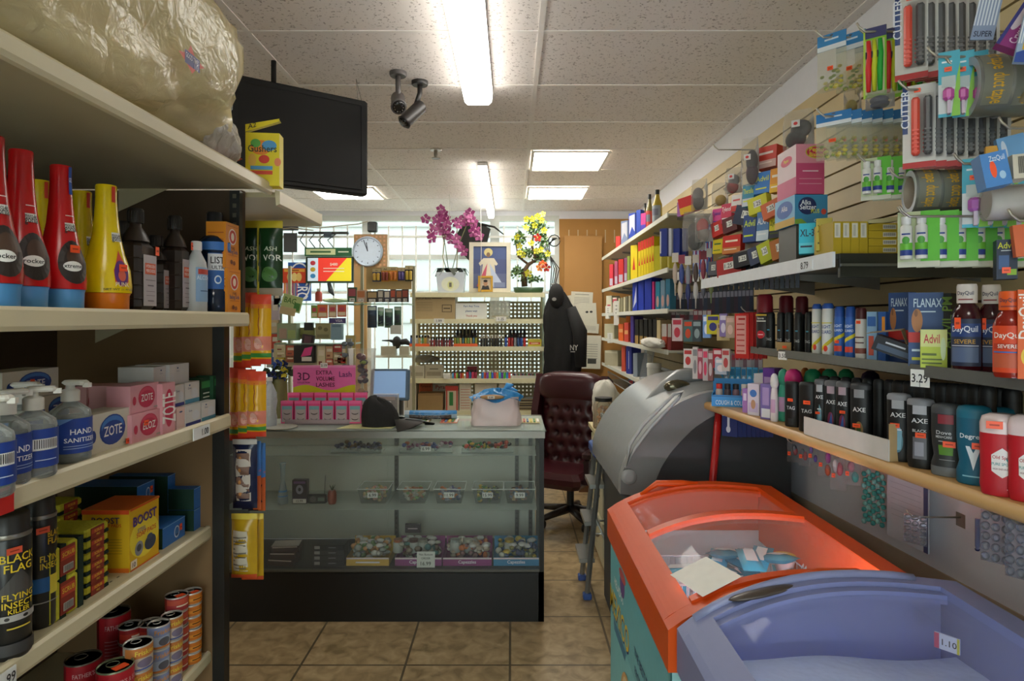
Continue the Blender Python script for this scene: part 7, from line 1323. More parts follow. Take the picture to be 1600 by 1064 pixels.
# ---- row on the dark shelf (z 1.535)
BZ2 = 1.536
def bY(px, X): return YX(px, X)
def can2(label, x0, x1, ytop, body, capc, arts, X=1.04, capf=.28, nm='spray_can', cat='spray can', group=None, sy=1, st=None, yaw=-.9):
    px = (x0+x1)/2; Y = bY(px, X); r = (x1-x0)*Y/2000*.97; h = PZ(ytop, Y)-BZ2; t = thing(nm, label, cat, (X, Y, BZ2), yaw, group)
    a = MB(); a.lathe([(r*.92, 0), (r, .006), (r, h*(1-capf)-.006), (r*.9, h*(1-capf))], m_(body), 20, sy=sy); a.obj('can_body', t)
    a = MB(); a.lathe([(r*.96, h*(1-capf)), (r*.94, h*.95), (r*.7, h)], m_(capc), 20, sy=sy); a.obj('cap', t)
    if arts:
        l = MB(); F = lambda u, v, e: ((r+e)*math.sin((u-.5)*2.6), -(r+e)*sy*math.cos((u-.5)*2.6), .006+v*(h*(1-capf)-.012)); l.art(F, r*2.2, h*(1-capf), arts, True, .0008); l.obj('label', t)
    if st: sticker(t, 0, h*st, -r*sy-.0015, r*.8, r*.6)
tn = [('t', 'love', .5, .88, .07, '#d8d4c8', .5), ('t', 'SAHIN', .5, .79, .07, '#d8d4c8', .6), ('e', .5, .38, .2, .12, '#b81c2a'), ('t', 'RED', .5, .38, .06, '#e8c8c8', .3), ('r', .1, .95, .9, 1, '#c8a82a')]
can2('black spray can with tall dark red cap, in front', 1182, 1208, 460, '#1a1516', '#7a1020', tn, 1.02, .34)
can2('black spray can with dark red cap behind the TAG sprays', 1217, 1240, 462, '#1a1516', '#6a0e1c', [], 1.12, .34)
can2('second black spray can with dark red cap behind the TAG sprays', 1243, 1263, 463, '#1a1516', '#5f0c18', [], 1.14, .34)
for i, (a0, a1) in enumerate([(1197, 1211), (1214, 1226), (1227, 1239), (1241, 1254), (1258, 1270)]):
    can2('slim black TAG spray on the dark shelf, %s from the dark red cap' % ['first', 'second', 'third', 'fourth', 'fifth'][i], a0, a1, 488, '#141414', '#1d1d1d', [('t', 'TAG', .5, .28, .09, '#b8b8b8', .5), ('t', 'm', .5, .6, .09, '#3a8aa8', .3)], 1.03+.005*i, .12, 'body_spray', 'body spray')
Y = bY(1223, 1.0); carton('cardboard_sleeve', 'small torn cardboard sleeve in front of the TAG sprays', 'cardboard', (1.004, Y, BZ2), .055, .004, .032, '#a08458', [('r', .4, .3, .7, .6, ORG)], -.9)
ra = [('p', [(0, .1), (1, .4), (1, .3), (0, 0)], '#d8c82a'), ('e', .5, .12, .14, .07, '#d8402a'), ('t', 'RIGHT', .5, .62, .08, '#1f3f8a', .6), ('t', 'GUARD', .5, .5, .08, '#1f3f8a', .7), ('r', .1, .7, .9, .72, '#d8c82a')]
rb = [('p', [(0, .42), (1, .62), (1, .52), (0, .32)], '#d8c82a'), ('t', 'RIGHT', .5, .8, .08, '#d8e4f0', .6), ('t', 'GUARD', .5, .68, .07, '#d8e4f0', .7), ('r', .2, .1, .8, .25, '#d8402a')]
can2('white and yellow spray can with blue cap, first of two', 1269, 1284, 475, '#dcdcd4', '#2a56a8', ra, 1.03, .1)
can2('white and yellow spray can with blue cap, second of two', 1285, 1303, 474, '#dcdcd4', '#2a56a8', ra, 1.02, .1)
can2('blue spray can with yellow slash next to the white ones', 1304, 1320, 479, '#2a5fb0', '#1f4fa0', rb, 1.02, .2, st=.3)
can2('blue spray can with yellow slash next to the brown one', 1321, 1337, 479, '#2a5fb0', '#1f4fa0', rb, 1.02, .2)
can2('brown and white spray can with dark red cap', 1337, 1354, 481, '#cdc6bc', '#4a1418', [('t', 'BROWN', .5, .55, .08, '#4a1c14', .8), ('t', 'SPICE', .5, .4, .08, '#4a1c14', .8), ('r', 0, .1, 1, .25, '#7a3a2a')], 1.02, .22, st=.72)
can2('blue spray cap peeking behind the white spray cans', 1283, 1298, 476, '#2a5fb0', '#1f4fa0', [], 1.16, .2); can2('dark red cap peeking behind the blue cans', 1325, 1345, 480, '#4a1c1c', '#5a1820', [], 1.18, .2)
def bc(x0, x1, ytop, col, label, art=(), X=1.02, d=.06, yaw=-.9, nm='carton', cat='box', zb=BZ2, ybot=0, **k):
    Y = bY((x0+x1)/2, X); loc, w, h = rect(x0, ytop, x1, ybot, Y, yaw, zb=zb); return carton(nm, label, cat, (X, Y, zb), w, d, h, col, art, yaw, **k)
bc(1354, 1370, 487, '#8ab0d0', 'pale blue carton beside the brown spray can', [('r', .1, .7, .9, .9, '#3a6ab0'), ('r', .2, .1, .7, .5, '#c85a4a')], d=.03)
bc(1372, 1384, 487, '#2a5aa0', 'darker blue carton next to the pale blue one', [('r', .5, .6, .9, .9, '#e0902a')], d=.04)
fl_ = [('r', 0, .32, 1, .46, '#c02420'), ('t', 'FLANAX', .55, .86, .12, '#c8dcec', .8), ('t', 'PAIN RELIEVER', .5, .74, .04, '#c8dcec', .7), ('e', .25, .62, .16, .16, '#b87a4a'), ('e', .22, .72, .05, .05, '#8a5a3a'), ('r', .1, .08, .7, .12, '#c8c82a'), ('r', .1, .2, .6, .23, '#c8dcec')]
bc(1388, 1419, 457, '#2f4f86', 'dark blue FLANAX carton, narrower one behind the open box', fl_, 1.05, .03, -1.2)
bc(1419, 1474, 457, '#2a4a80', 'large dark blue FLANAX carton with red band', fl_, 1.02, .07, -.55)
bc(1474, 1486, 458, '#15181c', 'narrow dark carton between FLANAX and the cough syrup', [('t', 'ADVIL PM', .5, .6, .12, '#6a8a3a', .7, 90)], 1.05, .04)
t = thing('open_carton', 'dark tilted carton with its cardboard flap open', 'box', (.985, YX(1388, .985), BZ2+.002), -.7); a = MB(); a.T = Matrix.Rotation(.35, 4, 'Y'); a.box(-.05, .05, 0, .06, .02, .06, '#20242c'); a.flat(-.05, .02, .1, .04, 0, [('r', .1, .15, .9, .5, '#4a5a70'), ('t', 'NIGHT', .5, .7, .25, '#c8ccd4', .6)]); a.obj('box_body', t)
a = MB(); a.add([(-.055, .0, .075), (.03, -.01, .085), (.055, 0, .02), (.045, .04, .01), (.03, .05, .09), (-.05, .05, .08)], [(0, 1, 4, 5), (1, 2, 3, 4)], '#b7a27c'); a.obj('flap', t)
bc(1438, 1480, 515, '#b8c83a', 'lime green Advil carton on the dark shelf', [('r', .0, .55, 1, 1, '#d8dc8a'), ('t', 'Advil', .42, .76, .24, '#c02a3a', .6), ('r', .05, .1, .8, .14, '#5a6a1a'), ('r', .05, .2, .8, .24, '#5a6a1a'), ('r', .05, .32, .6, .38, '#5a6a1a'), ('e', .85, .5, .1, .3, '#d8e8b8')], .965+.04, .035, -.55)
def quil(label, px, wpx, ytop, body, capc, lab, X=1.03, items=(), st=None, nm='syrup_bottle'):
    Y = YX(px, X); r = wpx*Y/2000; h = PZ(ytop, Y)-BZ2; t = bottle(nm, label, 'bottle', (X, Y, BZ2), [(r*.9, 0), (r, .006), (r, h*.62), (r*.7, h*.74), (r*.52, h*.77), (r*.52, h*.8)], M(body, .12), [(r*.66, h*.78), (r*.66, h*.97), (r*.6, h)], M(capc, .35), (h*.06, h*.6, 130, lab, items), -.85, sy=.75, n=22)
    c = MB(); rr = r*.67; c.art(lambda u, v, e: ((rr+e)*math.sin((u-.5)*2), -(rr+e)*.75*math.cos((u-.5)*2), h*.8+v*h*.15), rr*2, h*.15, [('t', 'DayQuil', .5, .6, .3, '#3a3a50', .8), ('r', .15, .1, .85, .2, '#8a3a3a')], True); c.obj('cap_print', t)
    if st: sticker(t, -r*.4, h*.55, -r*.72, .012, .025)
dq = [('r', 0, .62, 1, .9, '#24407a'), ('t', 'DayQuil', .5, .77, .13, '#dfe6f0', .75), ('t', 'SEVERE', .5, .52, .09, '#c89a3a', .7), ('r', .1, .08, .9, .4, '#5a6a8a'), ('r', .1, .42, .9, .44, '#c8ccd8')]
quil('dark cough syrup bottle with blue DayQuil label, front one', 1511, 42, 444, '#3a0f16', '#d8cfc8', '#26304a', 1.02, dq, 1)
quil('dark cough syrup bottle with blue label behind the red ones', 1549, 38, 445, '#3a0f16', '#d8cfc8', '#26304a', 1.06, dq, 1)
rq = [('r', 0, .0, 1, 1, '#d8461c'), ('t', 'DayQuil', .5, .78, .12, '#f0e4d8', .75), ('r', .1, .5, .9, .62, '#b8341a'), ('t', 'SEVERE', .5, .56, .08, '#f0e4d8', .6), ('r', .1, .1, .9, .4, '#c05a3a'), ('r', .1, .42, .9, .45, '#3a6ab0')]
quil('red cough syrup bottle with orange DayQuil label', 1578, 44, 455, '#8a1f12', '#e05a20', '#d8461c', .99, rq)
bc(1590, 1640, 452, '#e0601c', 'orange carton cut by the picture edge on the dark shelf', [('t', 'DayQuil', .3, .7, .12, '#f0e4d8', .5, 90), ('e', .4, .25, .3, .12, '#e8c03a')], 1.0, .05, -.6)
# tall red folders
for k in range(5):
    (X_, Y_, zb), w_, h_ = rect(1148+7*k, 490-1.0*k, 1170+7*k, 560, 2.75-.0*k, -.75); a = MB(); a.box(-w_/2, w_/2, 0, .006, 0, h_, '#c2241f'); 
    if k == 0: a.flat(-w_/2, 0, w_, h_, 0, [('r', .1, .1, .8, .95, '#d89a90'), ('t', 'VIVA', .5, .88, .1, '#a81c18', .6)]+[('r', .15, .15+.12*q, .7, .18+.12*q, '#b84a44') for q in range(6)])
    tag(a.obj('red_blister_card', None, (X_, Y_, zb), -.75), 'red card pack with pale printed front, foremost' if k == 0 else 'red card pack hanging in the row behind the printed one', 'card', 'red cards beside the dark red spray can')
hook((XSL, 2.75, PZ(490, 2.75)+.008), .36, -R90, 'metal hook holding the red card packs')
# ---- hanging packs
def seg(label, n, x0, y0, x1, y1, Y, yaw, dx, builder, group, first=None, hk=True, dy=0., zoff=0.):
    (X, Y, zb), w, h = rect(x0, y0, x1, y1, Y, yaw); o = builder(w, h, (X, Y, zb), yaw); o['label'] = first or label
    if n > 1: o['group'] = group
    for k in range(1, n):
        if X+dx*k > XSL-.02: break
        dup(o, (X+dx*k, Y+dy*k, zb+zoff*k), yaw, label, group)
    if hk: hook((XSL, Y, zb+h-.012), XSL-X+.04, -R90, 'metal wall hook carrying the %s' % hk if isinstance(hk, str) else 'metal wall hook')
    return o
def b_bag(hc, fill, sticker_=True, hh=.28):
    def f(w, h, loc, yaw):
        t = thing('hanging_pack', '', 'pack', loc, yaw); a = MB(); a.box(-w/2, w/2, -.001, .001, h*(1-hh), h, hc); a.flat(-w/2, h*(1-hh), w, h*hh, -.001, [('r', 0, 0, 1, .3, '#e0e4e8'), ('t', 'HEALTH', .5, .65, .25, '#d8e6f0', .6), ('e', .5, .88, .06, .05, '#555')]); a.obj('header_card', t)
        b = MB(); b.grid(lambda u, v: ((u-.5)*w, -.006*math.sin(math.pi*u)*math.sin(math.pi*v)-.002, v*h*(1-hh)), 5, 5, CL('#eceadc', 0.133, .15, 1.2)); b.grid(lambda u, v: ((.5-u)*w, .002, v*h*(1-hh)), 1, 1, CL('#eceadc', 0.114, .15)); b.obj('clear_bag', t)
        c = MB(); rnd_ = random.Random(3)
        for _ in range(26): c.ball((rnd_.uniform(-.4, .4)*w, -.002, rnd_.random()**2*h*.35+.008), (.007, .003, .005), rnd_.choice(fill), 6, 4)
        s_ = c.obj('bead_filling', t); s_['kind'] = 'stuff'
        if sticker_: sticker(t, 0, h*.38, -.009, w*.2, h*.07)
        return t
    return f
gold = ['#c8b84a', '#b0a03c', '#d8cc7a', '#8a9a4a']
seg('clear bead pack with blue header in the row behind on the upper hook', 6, 1277, 52, 1322, 142, 1.85, -.85, .055, b_bag('#3a86c0', gold), 'blue header bead packs on the top hook', 'foremost clear bead pack with blue header on the top hook', 'top row of bead packs')
seg('clear bead pack with blue header in the long row beside the duct tape', 9, 1275, 175, 1330, 248, 1.75, -.75, .028, b_bag('#2f78b8', gold), 'blue header bead packs in the long row', 'foremost clear bead pack with blue header in the long row', 'long row of bead packs')
def b_brush(w, h, loc, yaw):
    t = thing('toothbrush_pack', '', 'pack', loc, yaw); a = MB(); a.box(-w/2, w/2, 0, .002, 0, h, '#8ac02a'); a.flat(-w/2, 0, w, h, 0, [('r', 0, .85, 1, 1, '#3a3a6a'), ('r', .08, .05, .92, .82, '#c8cc9a'), ('r', 0, 0, .08, 1, '#b8d84a')]); a.obj('backing_card', t)
    for i, c in enumerate(['#d82a2a', '#c8d02a', '#1fa83a']):
        b = MB(); x = (-.25+.25*i)*w; b.tube([(x, -.006, h*.08), (x, -.008, h*.4), (x+.002, -.008, h*.6), (x, -.008, h*.8)], [.005, .007, .006, .005], c, 8); b.box(x-.006, x+.006, -.012, -.004, h*.55, h*.64, '#1c2030'); b.obj('toothbrush', t)
    return t
seg('toothbrush pack hanging behind the front one', 5, 1349, 42, 1385, 152, 1.62, -.7, .05, b_brush, 'three-colour toothbrush packs', 'foremost pack of red, yellow and green toothbrushes', 'toothbrush packs')
def b_cut(w, h, loc, yaw):
    t = thing('box_cutter_pack', '', 'pack', loc, yaw); a = MB(); a.box(-w/2, w/2, 0, .003, 0, h, '#cfccc6'); a.flat(-w/2, 0, w, h, 0, [('r', 0, .42, .16, 1, '#24407a'), ('t', 'CUTTER', .08, .72, .09, '#e0e4ec', .5, 90), ('r', 0, 0, 1, .07, '#b82a2a')]); a.add([(-w/2, 0, 0), (w/2, 0, 0), (w/2, .02, h*.06), (-w/2, .02, h*.06)], [(0, 1, 2, 3)], '#b82a2a'); a.obj('backing_card', t)
    for x, c, n_ in ((-.1, '#e03a14', 'orange_cutter'), (.27, '#3a3c40', 'black_cutter')):
        b = MB(); b.box(x*w-w*.13, x*w+w*.13, -.013, -.001, h*.14, h*.84, M(c, .3), .005)
        for k in range(6): b.box(x*w-w*.10, x*w+w*.10, -.015, -.013, h*(.18+.05*k), h*(.20+.05*k), M(c, .3))
        b.obj('box_cutter', t)
    b = MB(); b.box(-w*.42, w*.46, -.018, -.0165, h*.1, h*.88, CL('#ffffff', .01, .04, .35)); b.obj('blister', t); sticker(t, -w*.05, h*.93, -.001, w*.2, h*.05); return t
seg('box cutter pack hanging behind the front one on the upper hook', 8, 1398, -12, 1450, 124, 1.52, -.6, .024, b_cut, 'box cutter packs on the upper hook', 'foremost pack with an orange and a black box cutter, upper hook', 'upper box cutter packs')
seg('box cutter pack hanging behind the front one on the lower hook', 8, 1410, 132, 1462, 262, 1.45, -.6, .024, b_cut, 'box cutter packs on the lower hook', 'foremost pack with an orange and a black box cutter, lower hook', 'lower box cutter packs')
# duct tape rolls: axis along the hook
def roll(label, cx, cy, Y, rpx, n, X0=None, ln=.05, text='duct tape', colr='#8d8f88'):
    R_ = rpx*Y/1000; x = PX(cx, Y); z = PZ(cy, Y)
    for k in range(n):
        t = thing('duct_tape_roll', label[k], 'tape', (x+k*(ln+.002), Y, z), -.25); m = Matrix.Rotation(R90, 4, 'Y'); mt = M(colr, .25, .5)
        a = MB(); a.T = m; N = 32; pr = [(R_*.72, 0), (R_*.72, ln), (R_, ln), (R_, 0), (R_*.72, 0)]; a.lathe([(R_, 0), (R_, ln)], mt, N, cap=False); a.obj('tape', t)
        a = MB(); a.T = m; a.lathe([(R_*.74, .0), (R_, .0)], M('#b9bcc4', .25, .3), N, cap=False); a.lathe([(R_*.74, ln), (R_, ln)], M('#b9bcc4', .25, .3), N, cap=False); a.lathe([(R_*.74, 0), (R_*.74, ln)], M('#a89c8c', .6), N, cap=False); a.obj('core', t)
        a = MB(); F = lambda u, v, e: (v*ln, -(R_+e)*math.cos((u-.5)*2.4), -(R_+e)*math.sin((u-.5)*2.4)); F2 = lambda u, v, e: ((v)*ln, -(R_+e)*math.cos((.5-u)*2.4+.3), (R_+e)*math.sin((.5-u)*2.4+.3))
        a.art(F2, R_*2.4, ln, [('r', 0, .1, 1, .9, '#77786c'), ('t', text, .3, .5, .45, '#d8a82a', .45), ('t', text, .78, .5, .45, '#d8a82a', .4)], True, .0008); a.obj('wrapper', t)
    hook((XSL, Y, z+R_*.70), XSL-x+.04, -R90, 'metal wall hook through the %s' % label[0].split(',')[0])
roll(['big grey duct tape roll, front one of the higher pair', 'grey duct tape roll behind the front one, higher pair'], 1512, 138, 1.36, 46, 2, ln=.062)
roll(['grey duct tape roll low beside the teal nail brush, front one', 'grey duct tape roll low beside the teal nail brush, second'], 1420, 301, 1.50, 34, 2, ln=.055)
a = MB(); R_ = .05; t = thing('tape_roll', 'cream masking tape roll at the picture edge beside the duct tape', 'tape', (PX(1597, 1.3), 1.3, PZ(120, 1.3)), -.25); a.T = Matrix.Rotation(R90, 4, 'Y'); a.lathe([(R_*.7, 0), (R_, 0), (R_, .04), (R_*.7, .04), (R_*.7, 0)], '#b9a880', 28, cap=False); a.obj('tape', t); hook((XSL, 1.3, PZ(120, 1.3)+.03), .33, -R90, 'metal hook through the cream masking tape')
# teal narrow cards
def b_teal(top, low, nm='beauty_tool_pack'):
    def f(w, h, loc, yaw):
        t = thing(nm, '', 'pack', loc, yaw); a = MB(); a.box(-w/2, w/2, 0, .002, 0, h, '#4ab0c8'); a.flat(-w/2, 0, w, h, 0, [('r', 0, .05, 1, .5, '#cfd4d4'), ('t', 'Studio', .4, .84, .06, '#e4f0f2', .6), ('p', [(.6, 0), (1, 0), (1, .8), (.85, .6)], '#8ac84a'), ('r', .15, .45, .8, .62, '#b8c4c4')]); a.obj('backing_card', t)
        b = MB(); b.box(-w*.3, w*.22, -.02, -.001, h*.22, h*.42, M(low, .3), .006); b.box(-w*.1, w*.05, -.018, -.002, h*.02, h*.22, '#c8b8c8'); b.obj('brush', t); sticker(t, -w*.05, h*.72, -.001, w*.35, h*.07); return t
    return f
seg('teal pack with pink brush behind the front one', 3, 1466, 80, 1500, 182, 1.36, -.55, .03, b_teal('', '#c85aa8'), 'teal pink brush packs by the duct tape', 'narrow teal pack with a pink brush in front of the higher duct tape', 'pink brush packs')
seg('teal nail brush pack behind the front one', 4, 1503, 247, 1546, 355, 1.36, -.55, .03, b_teal('', '#b060b0'), 'teal nail brush packs', 'teal pack with a purple nail brush beside the lower duct tape', 'nail brush packs')
# bottle blisters
def b_pill(w, h, loc, yaw):
    t = thing('pill_bottle_pack', '', 'pack', loc, yaw); a = MB(); a.box(-w/2, w/2, 0, .002, 0, h, '#b9c49a'); a.flat(-w/2, 0, w, h, 0, [('r', .55, .0, 1, 1, '#5ab82a'), ('r', 0, 0, 1, .1, '#c8c8b4')]); a.obj('backing_card', t)
    for x in (-.28, .08):
        b = MB(); r = w*.15; b.lathe([(r, h*.14), (r, h*.72), (r*.6, h*.76), (r*.8, h*.77), (r*.8, h*.9)], M('#dcdcd8', .35), 14, c=(x*w, -r)); F = lambda u, v, e: (x*w+(r+e)*math.sin((u-.5)*2.4), -r-(r+e)*math.cos((u-.5)*2.4), h*.2+v*h*.45)
        b.art(F, r*2.4, h*.45, [('r', 0, 0, 1, .22, '#2a3f8a'), ('r', 0, .22, 1, .5, '#6ab83a'), ('e', .5, .6, .25, .15, '#4a9a3a'), ('t', 'THERA', .5, .85, .14, '#2a3f8a', .7)], True); b.obj('pill_bottle', t)
    return t
seg('pill bottle pack in the long receding row', 7, 1402, 330, 1468, 417, 1.42, -.62, .042, b_pill, 'pill bottle packs in the long row', 'foremost green pack with two white pill bottles, lower hook', 'lower pill bottle packs')
seg('pill bottle pack behind the front one on the upper hook', 3, 1345, 246, 1392, 312, 1.62, -.65, .03, b_pill, 'pill bottle packs on the upper hook', 'foremost green pack with two white pill bottles, upper hook', 'upper pill bottle packs')
# crystal tape box, clear sleeves, blue box, advil
def tilt_box(label, x0, y0, x1, y1, Y, yaw, rx, col, art, d=.02, nm='carton', cat='box', **k):
    loc, w, h = rect(x0, y0, x1, y1, Y, yaw); return carton(nm, label, cat, loc, w, d, h, col, art, yaw, rot=(0, rx, yaw), **k)
tilt_box('magenta Crystal Clear Tape carton tilted on its hook', 1552, -25, 1604, 75, 1.22, -.45, .55, '#8a1f72', [('t', 'Crystal Clear Tape', .5, .5, .12, '#e4c8dc', .85, 90), ('t', 'Mainstays', .8, .6, .08, '#e4c8dc', .6, 90), ('e', .2, .5, .18, .25, '#c8b8c4'), ('r', .0, 0, .12, 1, '#2a2a7a'), ('r', .82, 0, 1, .3, '#d8b82a')], .03)
tilt_box('clear packet of blue and white zip bags beside the magenta carton', 1515, -10, 1552, 62, 1.32, -.5, .2, '#8a9ab8', [('r', .0+.14*k, .3, .07+.14*k, 1, '#d4dce6') for k in range(7)]+[('t', 'SUPER', .5, .12, .12, '#1c2440', .8)], .004, 'clear_packet', 'packet')
tilt_box('striped blue clear packet cut by the top picture corner', 1583, 0, 1625, 98, 1.18, -.4, .2, '#9ab0cc', [('r', .1*k, .3, .1*k+.05, 1, '#e0e4ea') for k in range(8)]+[('p', [(0, 0), (1, 0), (1, .3), (0, .15)], '#2a4a9a'), ('r', .2, .2, .6, .35, '#d8b03a')], .01, 'clear_packet', 'packet')
tilt_box('light blue carton with orange sticker jutting from the wall', 1541, 236, 1583, 290, 1.2, -.35, -.18, '#4a86c8', [('e', .4, .5, .12, .25, ORG), ('t', 'ZzzQuil', .6, .8, .16, '#d8e6f4', .6), ('e', .7, .3, .12, .12, '#a8cce8')], .05)
tilt_box('white ended carton with barcode beside the light blue one', 1584, 240, 1612, 278, 1.2, -.3, -.05, '#cfc8b4', [('r', .3+.05*k, .2, .33+.05*k, .9, '#2a2a2a') for k in range(10)], .05)
tilt_box('pale blue and pink carton higher beside the jutting one', 1568, 210, 1612, 262, 1.32, -.4, -.2, '#6aa0d0', [('p', [(.3, 0), (1, .0), (1, .5)], '#e07a8a'), ('e', .2, .6, .1, .3, '#c8d8e8')], .02)
a = MB(); t = thing('bandage_roll', 'white rolled bandage in clear wrap below the light blue carton', 'bandage', (PX(1568, 1.3), 1.3, PZ(317, 1.3)), -.3); a.T = Matrix.Rotation(R90, 4, 'Y'); a.lathe([(.03, -.03), (.034, -.026), (.034, .03), (.03, .034)], M('#cfc8c4', .5), 22); a.obj('roll', t); b = MB(); b.T = Matrix.Rotation(R90, 4, 'Y'); b.lathe([(.036, -.032), (.037, .034)], CL('#f0f0ee', 0.076, .1), 20); b.obj('clear_wrap', t)
tilt_box('dark blue Advil carton hanging low by the picture edge', 1557, 374, 1590, 436, 1.28, -.5, 0, '#15263f', [('t', 'Advil', .45, .85, .16, '#c8cc2a', .8), ('t', 'LIQUI-GELS', .45, .72, .05, '#c8d0d8', .6), ('r', .1, .25, .6, .6, '#3a5a8a'), ('r', .5, .1, .95, .25, '#8ab82a')], .04, st=(.45, .22, .014, .012))
tilt_box('orange packet at the picture edge above the cough syrup', 1588, 350, 1616, 400, 1.24, -.4, -.1, '#d8683a', [], .02, 'packet', 'packet')
tilt_box('yellow and red packet peeking above the light blue carton', 1540, 228, 1560, 248, 1.34, -.5, 0, '#d8a02a', [('r', 0, 0, 1, .3, '#d8502a')], .02, 'packet', 'packet')
for px, py, Y, n_ in ((1410, 338, 1.36, 'pill bottle packs'), (1345, 55, 1.7, 'none, top front'), (1580, 345, 1.2, 'white bandage roll'), (1565, 200, 1.3, 'pale blue cartons'), (1508, 222, 1.45, 'empty peg above the teal packs')):
    hook((XSL, Y, PZ(py, Y)), XSL-PX(px, Y), -R90, 'bare metal wall hook, near the %s' % n_ if 'none' not in n_ else 'bare metal wall hook near the toothbrush packs')
hook((XSL, 2.62, PZ(234, 2.62)), .52, -R90, 'long bare metal hook above the medicine packs')
# bags of scrubbers / gloves up the wall
def bag(label, x0, y0, x1, y1, Y, fillc, yaw=-.7, seed=1, tagw=True, nm='hanging_bag'):
    (X, Y, zb), w, h = rect(x0, y0, x1, y1, Y, yaw); t = thing(nm, label, 'bag', (X, Y, zb), yaw); rn = random.Random(seed)
    def F(u, v, s=-1): k = math.sin(math.pi*u)**.5*(math.sin(math.pi*min(1, v*1.15))**.6 if v < .87 else .15); return ((u-.5)*w*(1-.5*max(0, v-.7)), s*.03*max(k, 0)*(1+.2*math.sin(9*u+13*v)), v*h)
    a = MB(); a.grid(lambda u, v: F(u, v), 12, 12, CL('#e8e6e2', 0.114, .12, 1.3, .8)); a.grid(lambda u, v: F(1-u, v, 1), 8, 8, CL('#e8e6e2', 0.095, .15)); a.obj('plastic_wrap', t)
    b = MB(); 
    for i, c in enumerate(fillc): b.ball((rn.uniform(-.12, .12)*w, 0, h*(.25+.5*i/max(1, len(fillc)))), (w*.34, .016, h*.24), M(c, .7, bump=.4), 12, 8)
    b.obj('contents', t)
    if tagw: l = MB(); l.box(-.012, .014, -.034, -.033, h*.5, h*.5+.022, '#d8d4d0'); l.flat(-.012, h*.5, .026, .022, -.034, [('e', .5, .5, .25, .25, '#c83a3a')]); l.obj('price_tag', t)
bag('clear bag with black gloves hanging above the stomach medicine box', 1223, 172, 1272, 232, 2.1, ['#2a2428', '#332c30'], seed=1)
bag('clear bag with dark purple net sponge, upper middle of the wall', 1158, 215, 1186, 290, 2.5, ['#4a2038', '#2f1c28'], seed=2)
bag('clear bag with red and grey contents beside the purple net sponge', 1133, 262, 1160, 302, 2.7, ['#a83038', '#8a8488'], seed=3)
bag('grey plastic bag hanging highest over the blue boxes', 1080, 280, 1106, 328, 3.1, ['#6a6668', '#7a7678'], seed=4, tagw=False)
bag('clear bag with yellow contents beside the grey plastic bag', 1112, 286, 1138, 322, 2.9, ['#c8a02a'], seed=5, tagw=False)
bag('large clear bag with black items at the end of the medicine shelf', 1066, 330, 1102, 392, 3.1, ['#2a2a2c', '#4a484a'], seed=6, tagw=False)
bag('clear bag leaning on the medicine packs', 1086, 328, 1114, 378, 2.95, ['#a8a09a', '#b84a4a'], seed=7, tagw=False)
bag('narrow clear bag with gold contents beside the toothbrushes', 1318, 132, 1346, 178, 1.9, ['#b8a03a'], seed=8, tagw=False)
bag('dark blue folded pack hanging below the toothbrushes', 1352, 142, 1398, 170, 1.6, ['#1c2444', '#20284a'], seed=9, tagw=False)
tilt_box('red and yellow packet hanging above the large clear bag', 1063, 306, 1090, 332, 3.15, -.7, -.2, '#c82020', [('r', 0, 0, 1, .4, '#e0b02a')], .03, 'packet', 'packet')
tilt_box('purple packet beside the red and yellow one', 1058, 316, 1065, 338, 3.2, -.7, 0, '#a86ab0', [], .02, 'packet', 'packet')
# ---- medicine packs
def med(x0, y0, x1, y1, col, tx, tc, label, X=.93, yaw=-1.0, band=None, rx=0, nm='medicine_packet', d=.03, tagc=None, cat='medicine'):
    Y = YX((x0+x1)/2, X); loc, w, h = rect(x0, y0, x1, y1, Y, yaw); it = []
    if band: it += [('r', 0, 0, 1, .35, band)]
    if tx: it += [('t', tx, .5, .68, .24, tc, .85), ('r', .1, .2, .8, .26, tc)]
    if tagc: it += [('r', .3, .35, .7, .75, '#dcdcd4'), ('t', tagc, .5, .55, .25, '#333', .36)]
    return carton(nm, label, cat, loc, w, d, h, col, it, yaw, rot=(-.08, rx, yaw))
med(1112, 326, 1126, 352, '#d84a90', 'Tylenol', '#3a3a9a', 'pink packet at the end of the upper pack row')
med(1126, 318, 1142, 348, '#cc3a58', 'Tylenol', '#f0e0e4', 'rose red packet second in the upper pack row')
med(1142, 304, 1158, 330, '#e0d8d4', 'TUMS', '#c84a4a', 'white packet with red foot in the upper pack row', band='#c83a34')
med(1159, 287, 1177, 322, '#3a8aa8', 'Theraflu', '#d8e04a', 'teal packet with lime lettering in the upper pack row', band='#c8d0d8')
med(1178, 268, 1202, 302, '#2f7ac8', 'Advil', '#d8e04a', 'blue packet with yellow Advil lettering, upper row', X=.96)
med(1202, 262, 1222, 300, '#e0961c', 'SINE', '#f0e8d0', 'orange packet beside the pink stomach medicine', X=.96, band='#e8b82a')
med(1214, 276, 1240, 308, '#d84a8a', '', '#fff', 'bright pink wrapped packet with a white tag', X=.93, tagc='.99', rx=.3)
med(1180, 228, 1212, 262, '#c83a2a', 'SALON', '#f0d8d0', 'red carton on top of the pack rows', X=.98, band='#d8b0a8', d=.06)
med(1143, 322, 1182, 352, '#1c2a44', '', '#fff', 'navy pouch lying forward in the pack rows', X=.93, tagc='1.25', rx=.25)
med(1170, 305, 1200, 332, '#c8c82a', '', '#fff', 'yellow pouch with a 1.25 tag', X=.93, tagc='1.25', rx=-.2)
med(1192, 312, 1222, 338, '#c8643c', '', '#fff', 'copper pouch with a price tag', X=.92, tagc='1.25', rx=-.3)
med(1099, 350, 1116, 372, '#2a4a9a', 'ALKA', '#d8e0f0', 'small blue and red packet at the end of the middle pack row', band='#c83a3a')
